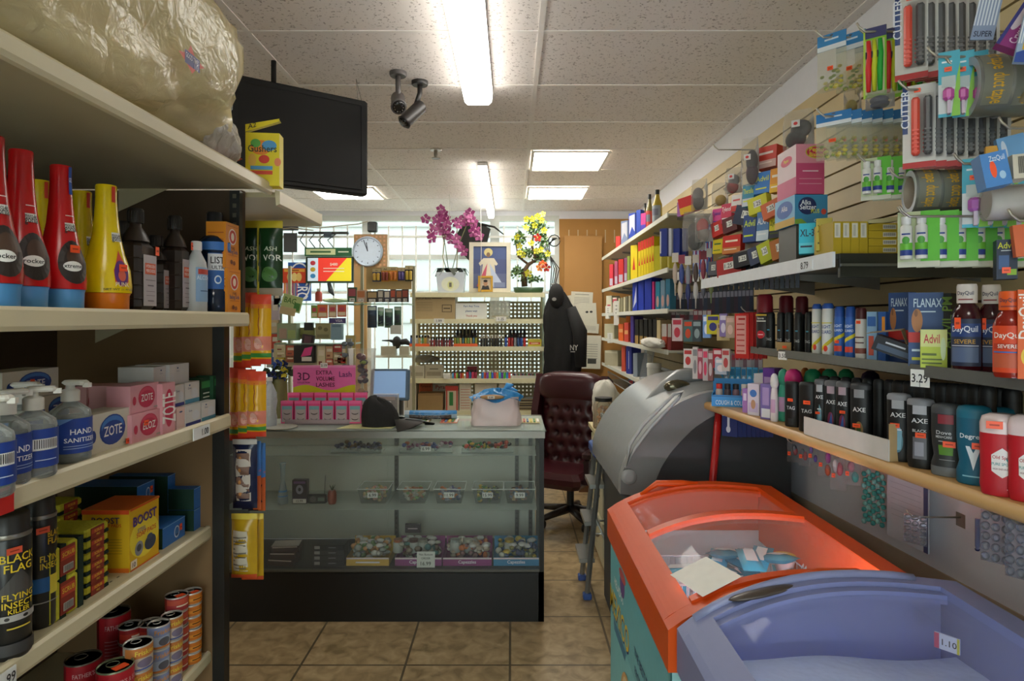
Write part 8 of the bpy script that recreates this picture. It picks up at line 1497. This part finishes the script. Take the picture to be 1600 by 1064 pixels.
med(1113, 345, 1130, 368, '#c82a24', '', '#fff', 'red pouch with a tag in the middle pack row', tagc='1.25', rx=-.25)
med(1130, 338, 1152, 362, '#5a2228', '', '#fff', 'maroon pouch with a tag in the middle pack row', tagc='1.25', rx=-.2)
med(1160, 335, 1180, 378, '#2a4a88', 'Advil', '#c8dc3a', 'dark blue Advil packet in the middle pack row')
med(1181, 330, 1200, 376, '#4a7ab0', 'ALKA', '#e4eaf0', 'pale blue packet with white oval in the middle pack row', band='#c8d8e4')
med(1201, 338, 1219, 372, '#d0c82a', 'Zyrtec', '#4a5a1a', 'yellow packet with blue-black foot in the middle pack row', band='#2a3040')
med(1113, 374, 1128, 396, '#d8c41c', 'OFF', '#3a6a2a', 'yellow half of the packet low at the rack end')
med(1128, 367, 1156, 396, '#cc2a1e', 'SINUS', '#f0e0c8', 'red and orange packet in the lower pack row', band='#c87a3a')
med(1106, 408, 1122, 430, '#5a5a60', '', '#fff', 'grey clear pouch lying at the end of the white rail', X=.9, tagc='.25')
med(1120, 402, 1158, 430, '#a82a2a', '', '#fff', 'red pouch lying on the white rail', X=.9, tagc='1.25', rx=-.12)
med(1146, 393, 1176, 416, '#23262e', '', '#fff', 'black pouch lying behind the white rail', X=.92, tagc='1.25', rx=-.15)
med(1172, 384, 1192, 412, '#3a4460', '', '#fff', 'slate pouch lying behind the white rail', X=.9, tagc='1.25', rx=-.3)
med(1188, 376, 1210, 408, '#b0b82a', '', '#fff', 'olive pouch lying behind the white rail', X=.9, tagc='1.25', rx=-.35)
med(1206, 370, 1238, 402, '#a8642c', '', '#fff', 'brown pouch with a tag beside the cyan carton', X=.9, tagc='1.25', rx=-.25)
# clear tier holding the packs
for i, (x, z0, z1, y0, y1) in enumerate([(.99, 1.83, 1.98, 2.3, 2.92), (1.05, 1.83, 2.08, 2.3, 2.92)]):
    a = MB(); a.box(x, x+.006, y0, y1, z0, z1, M('#5a564c', .3)); a.box(x-.05, x, y0, y1, z0+(.10 if i == 0 else .22), z0+(.104 if i == 0 else .224), CL('#e4e8e4', 0.114, .05)); tag(a.obj('pack_divider', None, (0, 0, 0)), ['lower step of the grey divider behind the medicine packs', 'higher step of the grey divider behind the medicine packs'][i], 'divider')
def fbox(x0, y0, x1, y1, Y, d, col, art, label, sart=None, **k):
    loc, w, h = rect(x0, y0, x1, y1, Y, 0); return carton('carton', label, 'box', loc, w, d, h, col, art, 0, sart=sart, sleft=True, **k)
fbox(1242, 304, 1293, 350, 1.99, .15, '#3a86b0', [('e', .38, .62, .28, .3, '#1c2a5a'), ('t', 'Alka', .34, .74, .16, '#e4e8f0', .3), ('t', 'Seltzer', .4, .58, .17, '#e4e8f0', .5), ('t', 'PLUS', .62, .44, .14, '#d8d82a', .25), ('e', .88, .42, .08, .1, '#c84a3a'), ('p', [(0, 0), (.4, 0), (.2, .18), (0, .16)], '#7aa03a'), ('t', 'Cold', .7, .12, .1, '#dfe8f0', .25)], 'blue Alka-Seltzer carton under the pink stomach medicine carton', [('e', .5, .6, .4, .3, '#2a5aa8'), ('t', 'Alka', .5, .65, .2, '#e4e8f0', .7), ('r', 0, 0, 1, .25, '#c8a03a')], side='#7ab4d8')
fbox(1244, 225, 1288, 303, 2.0, .14, '#c24a72', [('r', 0, .62, 1, 1, '#d88a9a'), ('e', .75, .84, .42, .13, '#b8b02a'), ('e', .75, .84, .38, .11, '#c02a4a'), ('t', 'Pepto', .72, .88, .09, '#e4d83a', .6), ('t', 'Bismol', .72, .79, .08, '#e4d83a', .6), ('t', 'ORIGINAL', .5, .46, .05, '#e8c8d4', .7), ('r', .1, .2, .9, .21, '#e0a8b8'), ('r', .1, .3, .9, .31, '#e0a8b8')], 'pink Pepto Bismol carton on top of the blue carton', [('e', .5, .75, .3, .1, '#c83a5a'), ('t', 'Pepto', .5, .75, .07, '#e4d83a', .5), ('r', 0, 0, 1, .35, '#c8507a')], side='#dcc4c8')
a = MB(); a.box(0, .13, 0, .13, 0, PZ(350, 1.99)-1.832, M('#4a4a44', .4)); tag(a.obj('box_riser', None, (PX(1244, 2.0), 2.0, 1.8305)), 'dark riser block under the blue Alka-Seltzer carton', 'riser')
med(1248, 348, 1274, 396, '#2ac0dc', 'XL-3', '#23304a', 'cyan XL-3 carton on the white rail', X=.886, yaw=-.5, band='#5ad0e4', nm='carton')
med(1275, 340, 1300, 391, '#b8a83a', 'XL-3', '#5a5218', 'olive yellow XL-3 carton beside the cyan one', X=.886, yaw=-.5, nm='carton')
for k in range(4):
    x0 = 1302+13.6*k; (lx, ly, lz), w, h = rect(x0, 346, x0+13, 390, 1.745, 0, zb=1.831); carton('carton', 'slim yellow carton stood upright, %s in the row' % ['first', 'second', 'third', 'fourth'][k], 'box', (lx, ly, lz), w, .11, h, '#b0961c', [('r', .15, .5, .85, .95, '#d4d0c0'), ('r', .3, .55, .6, .9, '#b8b4a4')])
for k in range(4):
    (lx, ly, lz), w, h = rect(1357, 0, 1404, 9, 1.745, 0, zb=1.831+.021*k); carton('carton', 'slim yellow carton lying flat, %s of the pile' % ['bottom', 'second', 'third', 'top'][k], 'box', (lx, ly, lz), w, .11, .020, '#b0961c', [('r', .48, .2, .92, .8, '#d4d0c0')]+[('r', .5+.03*q, .3, .515+.03*q, .7, '#3a3a34') for q in range(13)])
(lx, ly, lz), w, h = rect(1357, 0, 1404, 9, 1.745, 0, zb=1.831+.0845); carton('carton', 'cream opened carton lying on the pile of yellow ones', 'box', (lx, ly, lz), w, .1, .012, '#c8bc8c', [], rot=(0, -.12, 0))
# dark packets row hanging under the medicine shelf
def b_flat(col, art=(), d=.004, nm='hanging_card', cat='card'):
    def f(w, h, loc, yaw): return carton(nm, '', cat, loc, w, d, h, col, list(art), yaw)
    return f
def rowY(label, group, pxs, y0f, y1f, wpx, X, yaw, col, art=(), nm='hanging_card', cat='card', d=.01, cols=None):
    for i, px in enumerate(pxs):
        Y = YX(px, X); loc, w, h = rect(px-wpx/2, y0f(px), px+wpx/2, y1f(px), Y, yaw); c = cols[i % len(cols)] if cols else col
        tag(carton(nm, label, cat, loc, w, d, h, c, art, yaw), label, cat, group)
rowY('dark slim packet hanging in the row under the medicine shelf', 'dark packets under the medicine shelf', range(1118, 1250, 8), lambda p: 417-(p-1118)*.02, lambda p: 456-(p-1118)*.05, 6, .98, -.5, '#23252c', [('r', .1, .7, .9, .95, '#4a5a7a')], cols=['#23252c', '#1c2430', '#2c2a34'])
# second hook field (px 1050-1150)
combs = [(1050, 395, 1060, 462, '#b8a898'), (1060, 398, 1070, 460, '#3a4a8a'), (1070, 400, 1080, 462, '#8a8a94'), (1082, 398, 1092, 456, '#4a3a34'), (1094, 392, 1104, 452, '#8a3a4a'), (1104, 388, 1112, 450, '#3a5a9a'), (1058, 425, 1068, 482, '#c8b8a8'), (1070, 430, 1080, 484, '#2a3468'), (1082, 428, 1092, 482, '#b8b4b0'), (1094, 425, 1104, 478, '#5a5a64'), (1106, 420, 1116, 474, '#7a8a5a')]
cn = ['beige', 'blue', 'silver grey', 'brown', 'wine red', 'bright blue', 'sand', 'navy', 'pale grey', 'slate grey', 'moss green']
for i, (x0, y0, x1, y1, c) in enumerate(combs):
    Y = 3.25-.003*(x0-1050); (X, Y, zb), w, h = rect(x0, y0, x1, y1, Y, -.6); t = thing('hair_brush_pack', '%s hair brush pack hanging in the far brush cluster, %s' % (cn[i], 'upper tier' if i < 6 else 'lower tier'), 'pack', (X, Y, zb), -.6)
    a = MB(); a.box(-w/2, w/2, 0, .002, h*.78, h, ['#c8c0b4', '#8a3a4a', '#d0ccc4'][i % 3]); a.obj('header_card', t); a = MB(); a.ball((0, 0, h*.52), (w*.42, .012, h*.26), M(c, .4), 10, 6); a.tube([(0, 0, h*.3), (0, 0, 0)], [w*.12, w*.09], M(c, .4), 6); a.obj('brush', t)
def quick(tbl, Y0, slope, yaw, nm, cat, fmt, d=.015):
    for i, (x0, y0, x1, y1, c, c2, nmx) in enumerate(tbl):
        Y = Y0+slope*(x0-1050); loc, w, h = rect(x0, y0, x1, y1, Y, yaw); carton(nm, fmt % nmx, cat, loc, w, d, h, c, [('r', .1, .72, .9, .92, c2), ('e', .5, .38, .3, .22, c2)], yaw)
quick([(1050, 497, 1066, 533, '#c8b0b0', '#b83a4a', 'pink and white'), (1068, 500, 1082, 534, '#4a6a6a', '#c84a2a', 'teal green'), (1082, 500, 1096, 534, '#3a4448', '#8a9a9a', 'charcoal'), (1098, 492, 1110, 528, '#7aa0d8', '#e0e4f0', 'light blue'), (1104, 492, 1124, 522, '#c8c02a', '#3a3a7a', 'yellow'), (1124, 490, 1136, 526, '#8a78b0', '#d8d0e0', 'lavender'), (1134, 494, 1148, 528, '#b8a08a', '#d8b8a8', 'sand'), (1120, 505, 1140, 532, '#c8b07a', '#8a6a3a', 'straw')], 3.2, -.004, -.65, 'toy_card', 'pack', '%s card pack hanging in the middle hook field')
quick([(1068, 545, 1082, 575, '#d8d0cc', '#b83a3a', 'white and red'), (1082, 542, 1090, 592, '#c8c4c0', '#8a8a8c', 'silver'), (1090, 545, 1098, 592, '#a84a5a', '#d8a8b0', 'berry'), (1098, 545, 1106, 595, '#b8b0b0', '#d84a6a', 'light grey'), (1106, 548, 1114, 595, '#8a5a5a', '#c8b8b8', 'dusty red'), (1114, 545, 1128, 575, '#a82a3a', '#d8c0c0', 'crimson'), (1128, 545, 1140, 580, '#c8c0b8', '#b84a4a', 'bone'), (1117, 560, 1135, 585, '#a8b8c8', '#e0d8d8', 'pale steel')], 3.15, -.004, -.65, 'beauty_card', 'pack', '%s card pack hanging in the lower hook field')
crumple('red_mesh_bag', 'red and white mesh bag lying at the near end of the lowest grey shelf', (PX(1062, 3.95), 3.98, 1.201), (.08, .06, .05), 17, M('#a83a34', .5), 'bag')
rowY('dark tool pack in the crowded hooks between the brushes and the red cards', 'dark tool packs in the crowded hooks', range(1054, 1180, 6), lambda p: 458-(p-1054)*.06, lambda p: 492-(p-1054)*.03, 6, 1.12, -.6, '#2a2c38', [('r', .1, .7, .9, .95, '#8a8a9a')], cols=['#2a2c38', '#3a2a3c', '#22304a'])
rowY('grey and wine tool pack in the second crowded hook row', 'grey and wine tool packs in the crowded hooks', range(1052, 1112, 7), lambda p: 484, lambda p: 500, 7, 1.1, -.6, '#6a3a44', [('r', .1, .5, .9, .9, '#b8b0b4')], cols=['#6a3a44', '#5a5e68', '#8a3440'])
rowY('slim silver and red card in the lowest crowded hook row', 'slim cards in the lowest crowded hook row', range(1140, 1190, 6), lambda p: 552, lambda p: 578, 6, 1.12, -.6, '#a8a4a8', [('r', .1, .6, .9, .9, '#a83a4a')], cols=['#a8a4a8', '#8a6a74', '#c0b8bc'])
rowY('blue and white toothbrush card hanging past the medicine rail', 'toothbrush cards past the medicine rail', range(1086, 1112, 6), lambda p: 372+(1112-p)*.3, lambda p: 420+(1112-p)*.6, 7, 1.0, -.6, '#3a6ac0', [('r', .2, .1, .45, .9, '#dfe4ec'), ('r', .6, .2, .8, .9, '#c03a3a')])
# light blue packets above the blue tray
rowY('light blue packet hanging above the blue display tray', 'light blue packets above the blue tray', range(1117, 1192, 9), lambda p: 573+(p-1117)*.02, lambda p: 602, 8, 1.08, -.6, '#4ab0d8', [('r', .1, .55, .9, .9, '#1f7aa8'), ('e', .5, .3, .3, .2, '#d8e8f0')], cols=['#4ab0d8', '#3a9ac8', '#8a9aa8'])
# cards hanging below the end of the wooden shelf
Y = 2.92
for k in range(9):
    (X, Y_, zb), w, h = rect(1128+7*k, 645+2*k, 1152+7*k, 682, 2.86, -.7); a = MB(); a.box(-w/2, w/2, 0, .003, 0, h, '#20306a')
    if k == 0: a.flat(-w/2, 0, w, h, 0, [('r', .35, .25, .5, .9, '#d8dce4'), ('e', .42, .3, .14, .14, '#d8dce4'), ('r', 0, .85, 1, 1, '#c8ccd4')])
    tag(a.obj('hanging_card', None, (X, Y_, zb), -.7), 'navy card with white spoon shape, first below the shelf end' if k == 0 else 'navy card hanging in the row below the shelf end', 'card', 'navy cards below the end of the wooden shelf')
# things hanging on the wall under the wooden shelf
def clearitem(label, x0, y0, x1, y1, X, cols_, seed, nm='hanging_pack'):
    Y = YX((x0+x1)/2, X); (X, Y, zb), w, h = rect(x0, y0, x1, y1, Y, -.7); t = thing(nm, label, 'pack', (X, Y, zb), -.7); rn = random.Random(seed); a = MB(); a.grid(lambda u, v: ((u-.5)*w, -.015*math.sin(math.pi*u)*math.sin(math.pi*v)-.004*math.sin(13*u+9*v), v*h), 8, 8, CL('#e8e6ea', 0.114, .1, 1.3, .7)); a.obj('clear_bag', t); a = MB()
    for c in cols_: a.ball((rn.uniform(-.25, .25)*w, 0, rn.uniform(.2, .7)*h), (w*.22, .01, h*.2), M(c, .5), 10, 6)
    a.obj('contents', t); sticker(t, -w*.2, h*.45, -.02, .012, .016); hook((XW-.001, Y, zb+h-.006), XW-X+.02, -R90, 'wall hook holding the '+label)
for i, q in enumerate([('clear pack with red item, first under the wooden shelf', 1230, 690, 1248, 722, 1.2, ['#b83a3a', '#4a4a4e']), ('clear pack with dark scissors under the wooden shelf', 1248, 692, 1266, 728, 1.2, ['#3a3a40', '#b84a4a']), ('purple handled item hanging under the wooden shelf', 1264, 695, 1278, 724, 1.2, ['#6a4aa8', '#8a6ac0']), ('clear pack with magenta and orange clips under the wooden shelf', 1278, 700, 1300, 745, 1.2, ['#a83a9a', '#d8643a']), ('clear pack with red comb under the wooden shelf', 1297, 712, 1322, 766, 1.2, ['#c8304a', '#c8c8cc']), ('clear pack with pink contents under the wooden shelf', 1318, 715, 1345, 758, 1.22, ['#c87a8a', '#4aa8a0'])]): clearitem(*q, i+20)
def scal(u): return .012*math.sin(u*40)
t = thing('hair_net_bag', 'teal net pack hanging on the wall under the wooden shelf', 'pack', (0, 0, 0), 0); (X, Y, zb), w, h = rect(1347, 738, 1386, 822, YX(1366, 1.30), -.9); t.location = (X, Y, zb); t.rotation_euler = (0, 0, -.9)
a = MB()
for i in range(5):
    for j in range(9): a.ball((-w/2+w*(i+.5+.3*(j % 2))/5.5, -.004, h*(j+.5)/9+(h*.05 if i % 2 else 0)), (w*.11, .009, h*.05), '#4a9a94' if (i+j) % 3 else '#8ac0ba', 8, 5)
a.obj('net_sponge', t)['kind'] = 'stuff'
(X, Y, zb), w, h = rect(1388, 742, 1468, 850, YX(1430, 1.34), -1.25); a = MB(); a.box(-w/2, w/2, -.004, 0, 0, h, M('#c9cbd6', .6)); a.flat(-w/2, 0, w, h, -.004, [('r', .1, .35+.08*k, .85, .355+.08*k, '#9a9cae') for k in range(7)]+[('r', .9, 0, 1, 1, '#4a5078')]); tag(a.obj('wall_calendar', None, (X-.02, Y, zb), -1.45), 'pale sheet calendar hanging under the wooden shelf', 'calendar')
for i, (x0, y0, x1, y1, lab) in enumerate([(1412, 805, 1448, 850, 'clear bubble packs of earplugs in front of the pale calendar'), (1532, 800, 1580, 880, 'clear bubble packs hanging below the Degree stick'), (1570, 815, 1620, 905, 'clear bubble packs at the picture edge under the wooden shelf')]):
    (X, Y, zb), w, h = rect(x0, y0, x1, y1, YX((x0+x1)/2, 1.24), -.9); t = thing('bubble_pack', lab, 'pack', (X, Y, zb), -.9); a = MB(); a.box(-w/2, w/2, 0, .002, 0, h, CL('#d8dae4', 0.133, .1)); a.obj('backing', t); a = MB()
    for p in range(3):
        for q in range(5): a.ball((-w/2+w*(p+.5)/3, -.002, h*(q+.5)/5), (w*.15, .014, h*.085), CL('#e8eaf0', 0.133, .06, 1.3), 10, 6)
    a.obj('blister', t); hook((XW-.001, Y, zb+h-.006), XW-X+.02, -R90, ['short wall hook for the earplug bubble packs', 'short wall hook for the bubble packs below the Degree stick', 'short wall hook for the bubble packs at the picture edge'][i])
t = thing('pen', 'blue pen hanging on the wall near the bubble packs', 'pen', P(1527, 858, 1.78)); t.location.x = 1.37; t.location.y = YX(1527, 1.37); t.location.z = PZ(858, t.location.y); a = MB(); a.lathe([(.004, 0), (.006, .01), (.006, .09)], M('#8a9ac8', .3), 10); a.obj('barrel', t); a = MB(); a.lathe([(.0045, -.005), (.007, .0)], '#2a3a7a', 10); a.obj('tip', t)
# ---- far wall shelves: goods
def fb(x0, x1, ytop, sh, col, label, art=(), X=.975, d=.12, yaw=-.9, nm='carton', cat='box', group=None, zb=None, **k):
    Y = YX((x0+x1)/2, X); loc, w, h = rect(x0, ytop, x1, 0, Y, yaw, zb=(FS[sh]+.001) if zb is None else zb); o = carton(nm, label, cat, (X, Y, (FS[sh]+.001) if zb is None else zb), w*.94, d, h, col, art, yaw, group, **k); return o
wp = [('p', [(.1, .2), (.5, .5), (.9, .3), (.9, .95), (.1, .9)], '#d8d8e0')]
fb(962, 969, 369, 0, '#c8281f', 'small red carton at the far end of the topmost grey shelf')
fb(970, 981, 345, 0, '#8a9ac0', 'blue and white carton, farthest blue one on the topmost grey shelf', wp)
fb(982, 993, 333, 0, '#2a4ab0', 'blue carton with white sail shape on the topmost grey shelf', wp)
fb(994, 1001, 328, 0, '#2446a8', 'taller plain blue carton on the topmost grey shelf')
fb(1001, 1009, 333, 0, '#c83a8a', 'pink and blue carton beside the bottles on the topmost grey shelf', [('r', 0, 0, 1, .4, '#4a3ab0')])
a = MB(); a.ball((0, 0, .06), (.12, .1, .06), M('#1c1a18', .8)); tag(a.obj('black_bundle', None, (1.15, YX(980, 1.15)*.97, FS[0]+.001)), 'black bundle at the back of the topmost grey shelf', 'bundle')
def sauce(label, px, wpx, ytop, col, lab, X=1.0):
    Y = YX(px, X); r = wpx*Y/2000; h = PZ(ytop, Y)-FS[0]; bottle('sauce_bottle', label, 'bottle', (X, Y, FS[0]+.001), [(r*.95, 0), (r, .01), (r, h*.58), (r*.55, h*.75), (r*.4, h*.88)], M(col, .2), [(r*.45, h*.87), (r*.45, h)], '#15140f', (h*.08, h*.55, 150, lab, [('r', .2, .4, .8, .8, '#7a7a8a')]), -.8, n=16)
sauce('yellow oil bottle with black cap, nearest on the topmost grey shelf', 1027, 15, 297, '#b8a03a', '#9aa0a8', 1.0); sauce('darker bottle with black cap behind the yellow one', 1015, 11, 304, '#7a7040', '#c84a3a', 1.02); sauce('small dark bottle beside the pink carton', 1008, 8, 318, '#5a4a2a', '#c8902a', 1.03)
for i, (x0, x1) in enumerate([(952, 958), (960, 965), (966, 974), (975, 980)]): fb(x0, x1, [413, 408, 405, 403][i], 1, ['#c82a3a', '#a84a6a', '#c8241f', '#8a3a6a'][i], '%s carton in the red group at the far end of the second grey shelf' % ['scarlet', 'mauve', 'bright red', 'plum'][i], [('r', .1, .1, .9, .4, '#b8b0c0')])
fb(980, 984, 400, 1, '#8aa03a', 'thin green carton between the red and yellow groups')
fb(985, 996, 383, 1, '#e0c81c', 'first yellow carton with red arrow on the second grey shelf', [('p', [(.3, .3), (.5, .7), (.7, .3)], '#c8241f')])
for k in range(6): fb(997+4.2*k, 1001+4.2*k, 378-1.8*k, 1, '#dcc41a', 'narrow yellow carton with red top in the second shelf row', [('r', 0, .75, 1, 1, '#cc2a1c'), ('p', [(.2, .35), (.5, .6), (.8, .35)], '#c8241f')], group='narrow yellow cartons with red tops')
fb(1022, 1034, 384, 1, '#c8c01c', 'wide plain yellow carton ending the yellow group')
for i, (x0, x1, c) in enumerate([(1031, 1042, '#24388a'), (1042, 1049, '#d8d8dc'), (1049, 1062, '#24388a'), (1062, 1072, '#1f3080')]):
    Y = 3.55; loc, w, h = rect(x0, 357, x1, 400, Y, -.7); carton('gift_bag', ['blue paper bag hanging first in the row above the yellow bottles', 'white sided paper bag hanging in the blue row', 'wide blue paper bag hanging in the row', 'blue paper bag hanging last beside the large clear bag'][i], 'bag', loc, w, .03, h, c, [('r', .0, .1, .2, .9, '#d0d0d8')] if i == 0 else [], -.7)
for i, px in enumerate((1040, 1052)): Y = YX(px, 1.0); bottle('cleaner_bottle', ['dark yellow bottle under the blue paper bags, farther one', 'dark yellow bottle under the blue paper bags, nearer one'][i], 'bottle', (1.0, Y, FS[1]+.001), [(.035, 0), (.036, .12), (.02, .17)], '#a89a1c', [(.02, .17), (.02, .20)], '#1a1a1a', n=14)
fb(947, 956, 462, 2, '#cfc8ac', 'cream carton at the far end of the middle grey shelf', [('r', .2, .2, .8, .5, '#b83a4a')]); fb(957, 964, 465, 2, '#c8b8a8', 'cream and red carton on the middle grey shelf', [('r', 0, .7, 1, .9, '#b83a4a')])
for k in range(5): fb(966+4*k, 969+4*k, 466-k, 2, ['#b8b090', '#8a8468', '#c8c0a0', '#6a6450', '#a8a080'][k], '%s paperback upright on the middle grey shelf' % ['khaki', 'olive', 'ivory', 'dark drab', 'tan'][k], nm='book', cat='book')
for i, (x0, x1) in enumerate([(988, 996), (997, 1006), (1007, 1018)]): fb(x0, x1, 436-3*i, 2, '#1f3aa8', 'royal blue carton on the middle grey shelf, %s' % ['farthest, with a white corner', 'in the middle', 'nearest'][i], [('p', [(.1, .1), (.8, .3), (.8, .8)], '#c8cce0')] if i == 0 else [])
fb(1019, 1022, 440, 2, '#c8307a', 'thin pink carton beside the royal blue ones')
for k in range(3): fb(1024+8*k, 1031+8*k, 440-2*k, 2, ['#2a8aa8', '#7a9ab0', '#3a7a98'][k], ['teal pack nearest the pink carton', 'grey-blue pack between the teal ones', 'teal pack nearest the hanging brushes'][k], [('e', .5, .3, .3, .2, '#d8a89a')], d=.06)
fb(944, 960, 506, 3, '#c0b898', 'open cream carton at the far end of the fourth grey shelf')
fb(966, 974, 506, 3, '#d8642a', 'orange carton, far one on the fourth grey shelf', [('r', .1, .5, .9, .7, '#e0a86a')]); fb(975, 982, 504, 3, '#cc4a3a', 'red-orange carton on the fourth grey shelf', [('r', .1, .4, .9, .6, '#e0a86a')]); fb(978, 984, 494, 3, '#e0842a', 'tall orange carton on the fourth grey shelf', X=1.05); fb(985, 990, 494, 3, '#4a3a8a', 'violet carton beside the tall orange one')
for k in range(5): fb(992+7*k, 997.5+7*k, 499, 3, '#1e1e1c', 'black carton with tan foot on the fourth grey shelf', [('r', 0, 0, 1, .35, '#a8864a')], group='black cartons with tan feet')
fb(1026, 1032, 500, 3, '#c8b88a', 'cream carton behind the white cloth'); fb(1034, 1042, 506, 3, '#b84a34', 'red and clear carton near the hanging packs', [('r', 0, .5, 1, 1, '#c8c0b8')]); fb(1043, 1049, 506, 3, '#8a3434', 'dark red and clear carton near the hanging packs', [('r', 0, .5, 1, 1, '#b8b0a8')])
crumple('white_cloth', 'crumpled white cloth on the fourth grey shelf', (.93, YX(1024, .95), FS[3]+.002), (.05, .28, .035), 21, M('#cfcbc0', .8), 'cloth')
for px, y0, y1, n_ in ((963, 470, 508, 'long white tag hanging from the middle grey shelf'), (953, 520, 536, 'white tag hanging from the fourth grey shelf'), (950, 478, 498, 'short white tag at the far end of the middle grey shelf')):
    Y = YX(px, .945); (X, Y, zb), w, h = rect(px-4, y0, px+4, y1, Y, -.5); a = MB(); a.box(-w/2, w/2, 0, .002, 0, h, '#dcdad0'); a.flat(-w/2, 0, w, h, 0, [('e', .5, .8-.15*k, .2, .03, '#9a988e') for k in range(3)]); tag(a.obj('price_tag', None, (X, Y, zb), -.5), n_, 'price tag')
fb(944, 966, 548, 4, '#b8ae90', 'open beige carton at the far end of the lowest grey shelf', [('r', .05, .85, .95, .98, '#d8d0b4')]); fb(971, 977, 541, 4, '#c8503a', 'narrow red carton on the lowest grey shelf'); fb(978, 987, 541, 4, '#2a348a', 'navy and white carton on the lowest grey shelf', [('t', 'TAPE', .5, .5, .2, '#d8d8e8', .8, 90)])
fb(989, 996, 552, 4, '#8a94a0', 'grey clear carton on the lowest grey shelf'); 
a = MB(); a.prism([(-.04, 0), (.04, 0), (.09, .3), (.02, .3)], 0, .02, CL('#c8ccd0', 0.209, .15), 'y'); tag(a.obj('plastic_folder', None, (.98, YX(1006, .98), FS[4]+.001), -.6), 'leaning clear plastic folder on the lowest grey shelf', 'folder')
Y = YX(1022, .99); bottle('white_jar', 'white plastic jar with wide lid on the lowest grey shelf', 'jar', (.99, Y, FS[4]+.001), [(.046, 0), (.048, .01), (.048, .11), (.044, .118)], M('#c8c4b8', .4), [(.052, .118), (.052, .145), (.048, .148)], M('#cfccc2', .4), n=22)
# lower racks
def wrack(label, x0, x1, zt_, X, n, yd=.3):
    Ya, Yb3 = YX(x0, X), YX(x1, X); y0, y1 = min(Ya, Yb3), max(Ya, Yb3); t = thing('wire_rack', label, 'rack', (X, (y0+y1)/2, zt_)); a = MB(); L = (y1-y0)/2; wm_ = M('#9a9a92', .35, .5)
    a.tube([(0, -L, 0), (0, L, 0)], .005, wm_, 5); a.tube([(0, -L, -.08), (0, L, -.08)], .005, wm_, 5); a.tube([(.38, -L, 0), (.38, L, 0)], .005, wm_, 5); a.obj('rail', t); a = MB()
    for i in range(n+1): y = -L+2*L*i/n; a.tube([(0, y, 0), (0, y, -.08), (.38, y, -.08), (.38, y, 0)], .003, wm_, 4)
    a.obj('wire_mesh', t)
wrack('wire rack hanging under the lowest grey shelf', 950, 1000, 1.13, .97, 22); wrack('grey wire rack, middle of the three low racks', 958, 1000, .93, .93, 24); wrack('grey wire rack just above the drawer cabinet', 950, 975, .80, .90, 14)
for i, (x0, x1, c, c2, lab) in enumerate([(982, 990, '#4a78a8', '#c84a4a', 'blue and red packet in the low wire rack'), (991, 999, '#c85a5a', '#d8d0c8', 'salmon packet in the low wire rack'), (1000, 1016, '#b8bcc4', '#8a94a8', 'grey-white carton in the low rack'), (1017, 1030, '#5a5468', '#c8c8d0', 'dark violet carton in the low rack'), (1031, 1046, '#9aa4b0', '#4a5a8a', 'steel blue carton in the low rack')]): fb(x0, x1, 590, 4, c, lab, [('r', .1, .5, .9, .8, c2)], zb=1.055, d=.08, X=.985)
for k in range(3): fb(999+17*k, 1014+17*k, 612, 4, '#aab0b8', 'clear drawer box in the row below the low rack', [('r', .08, .1, .92, .9, '#8a92a0')], zb=.945, d=.12, group='clear drawer boxes below the low rack')
# ---- wording of labels and groups kept to plain looks
WORDS = [('white LISTERINE label', 'white label'), ('yellow and orange BOOST ', 'yellow and orange '), ('the BOOST box', 'the soap pad box'), ('behind the Old Spice', 'behind the red stick'), ('red Old Spice', 'red'),
    ('slim black TAG', 'slim black'), ('the TAG sprays', 'the slim black sprays'), ('TAG bottle', 'spray bottle'), ('in front of the Axe', 'in front of the black'), ('Axe ', ''), ('Degree ', ''), ('the teal stick', 'the teal stick'), ('below the stick', 'below the teal stick'), ('grey Dove Men', 'grey'), ('next to the Dove', 'next to the dark grey one'),
    ('between FLANAX and', 'between the dark blue cartons and'), ('blue FLANAX', 'blue pain relief'), ('Advil ', ''), ('DayQuil ', ''), ('Alka-Seltzer ', ''), ('Pepto Bismol', 'stomach medicine'), ('XL-3 ', ''), ('Capezzles', 'white'), ('Gushers ', ''), ('BLACK FLAG', 'yellow'), ('VISA', 'bank'), ('vertical MICRO', 'vertical white'), ('Crystal Clear Tape', 'clear tape'), ('marked rocker, at the front of the row', 'and pale oval mark')]
for o in bpy.data.objects:
    for k in ('label', 'group'):
        if k in o:
            s = o[k]
            for a_, b_ in WORDS: s = s.replace(a_, b_)
            o[k] = s
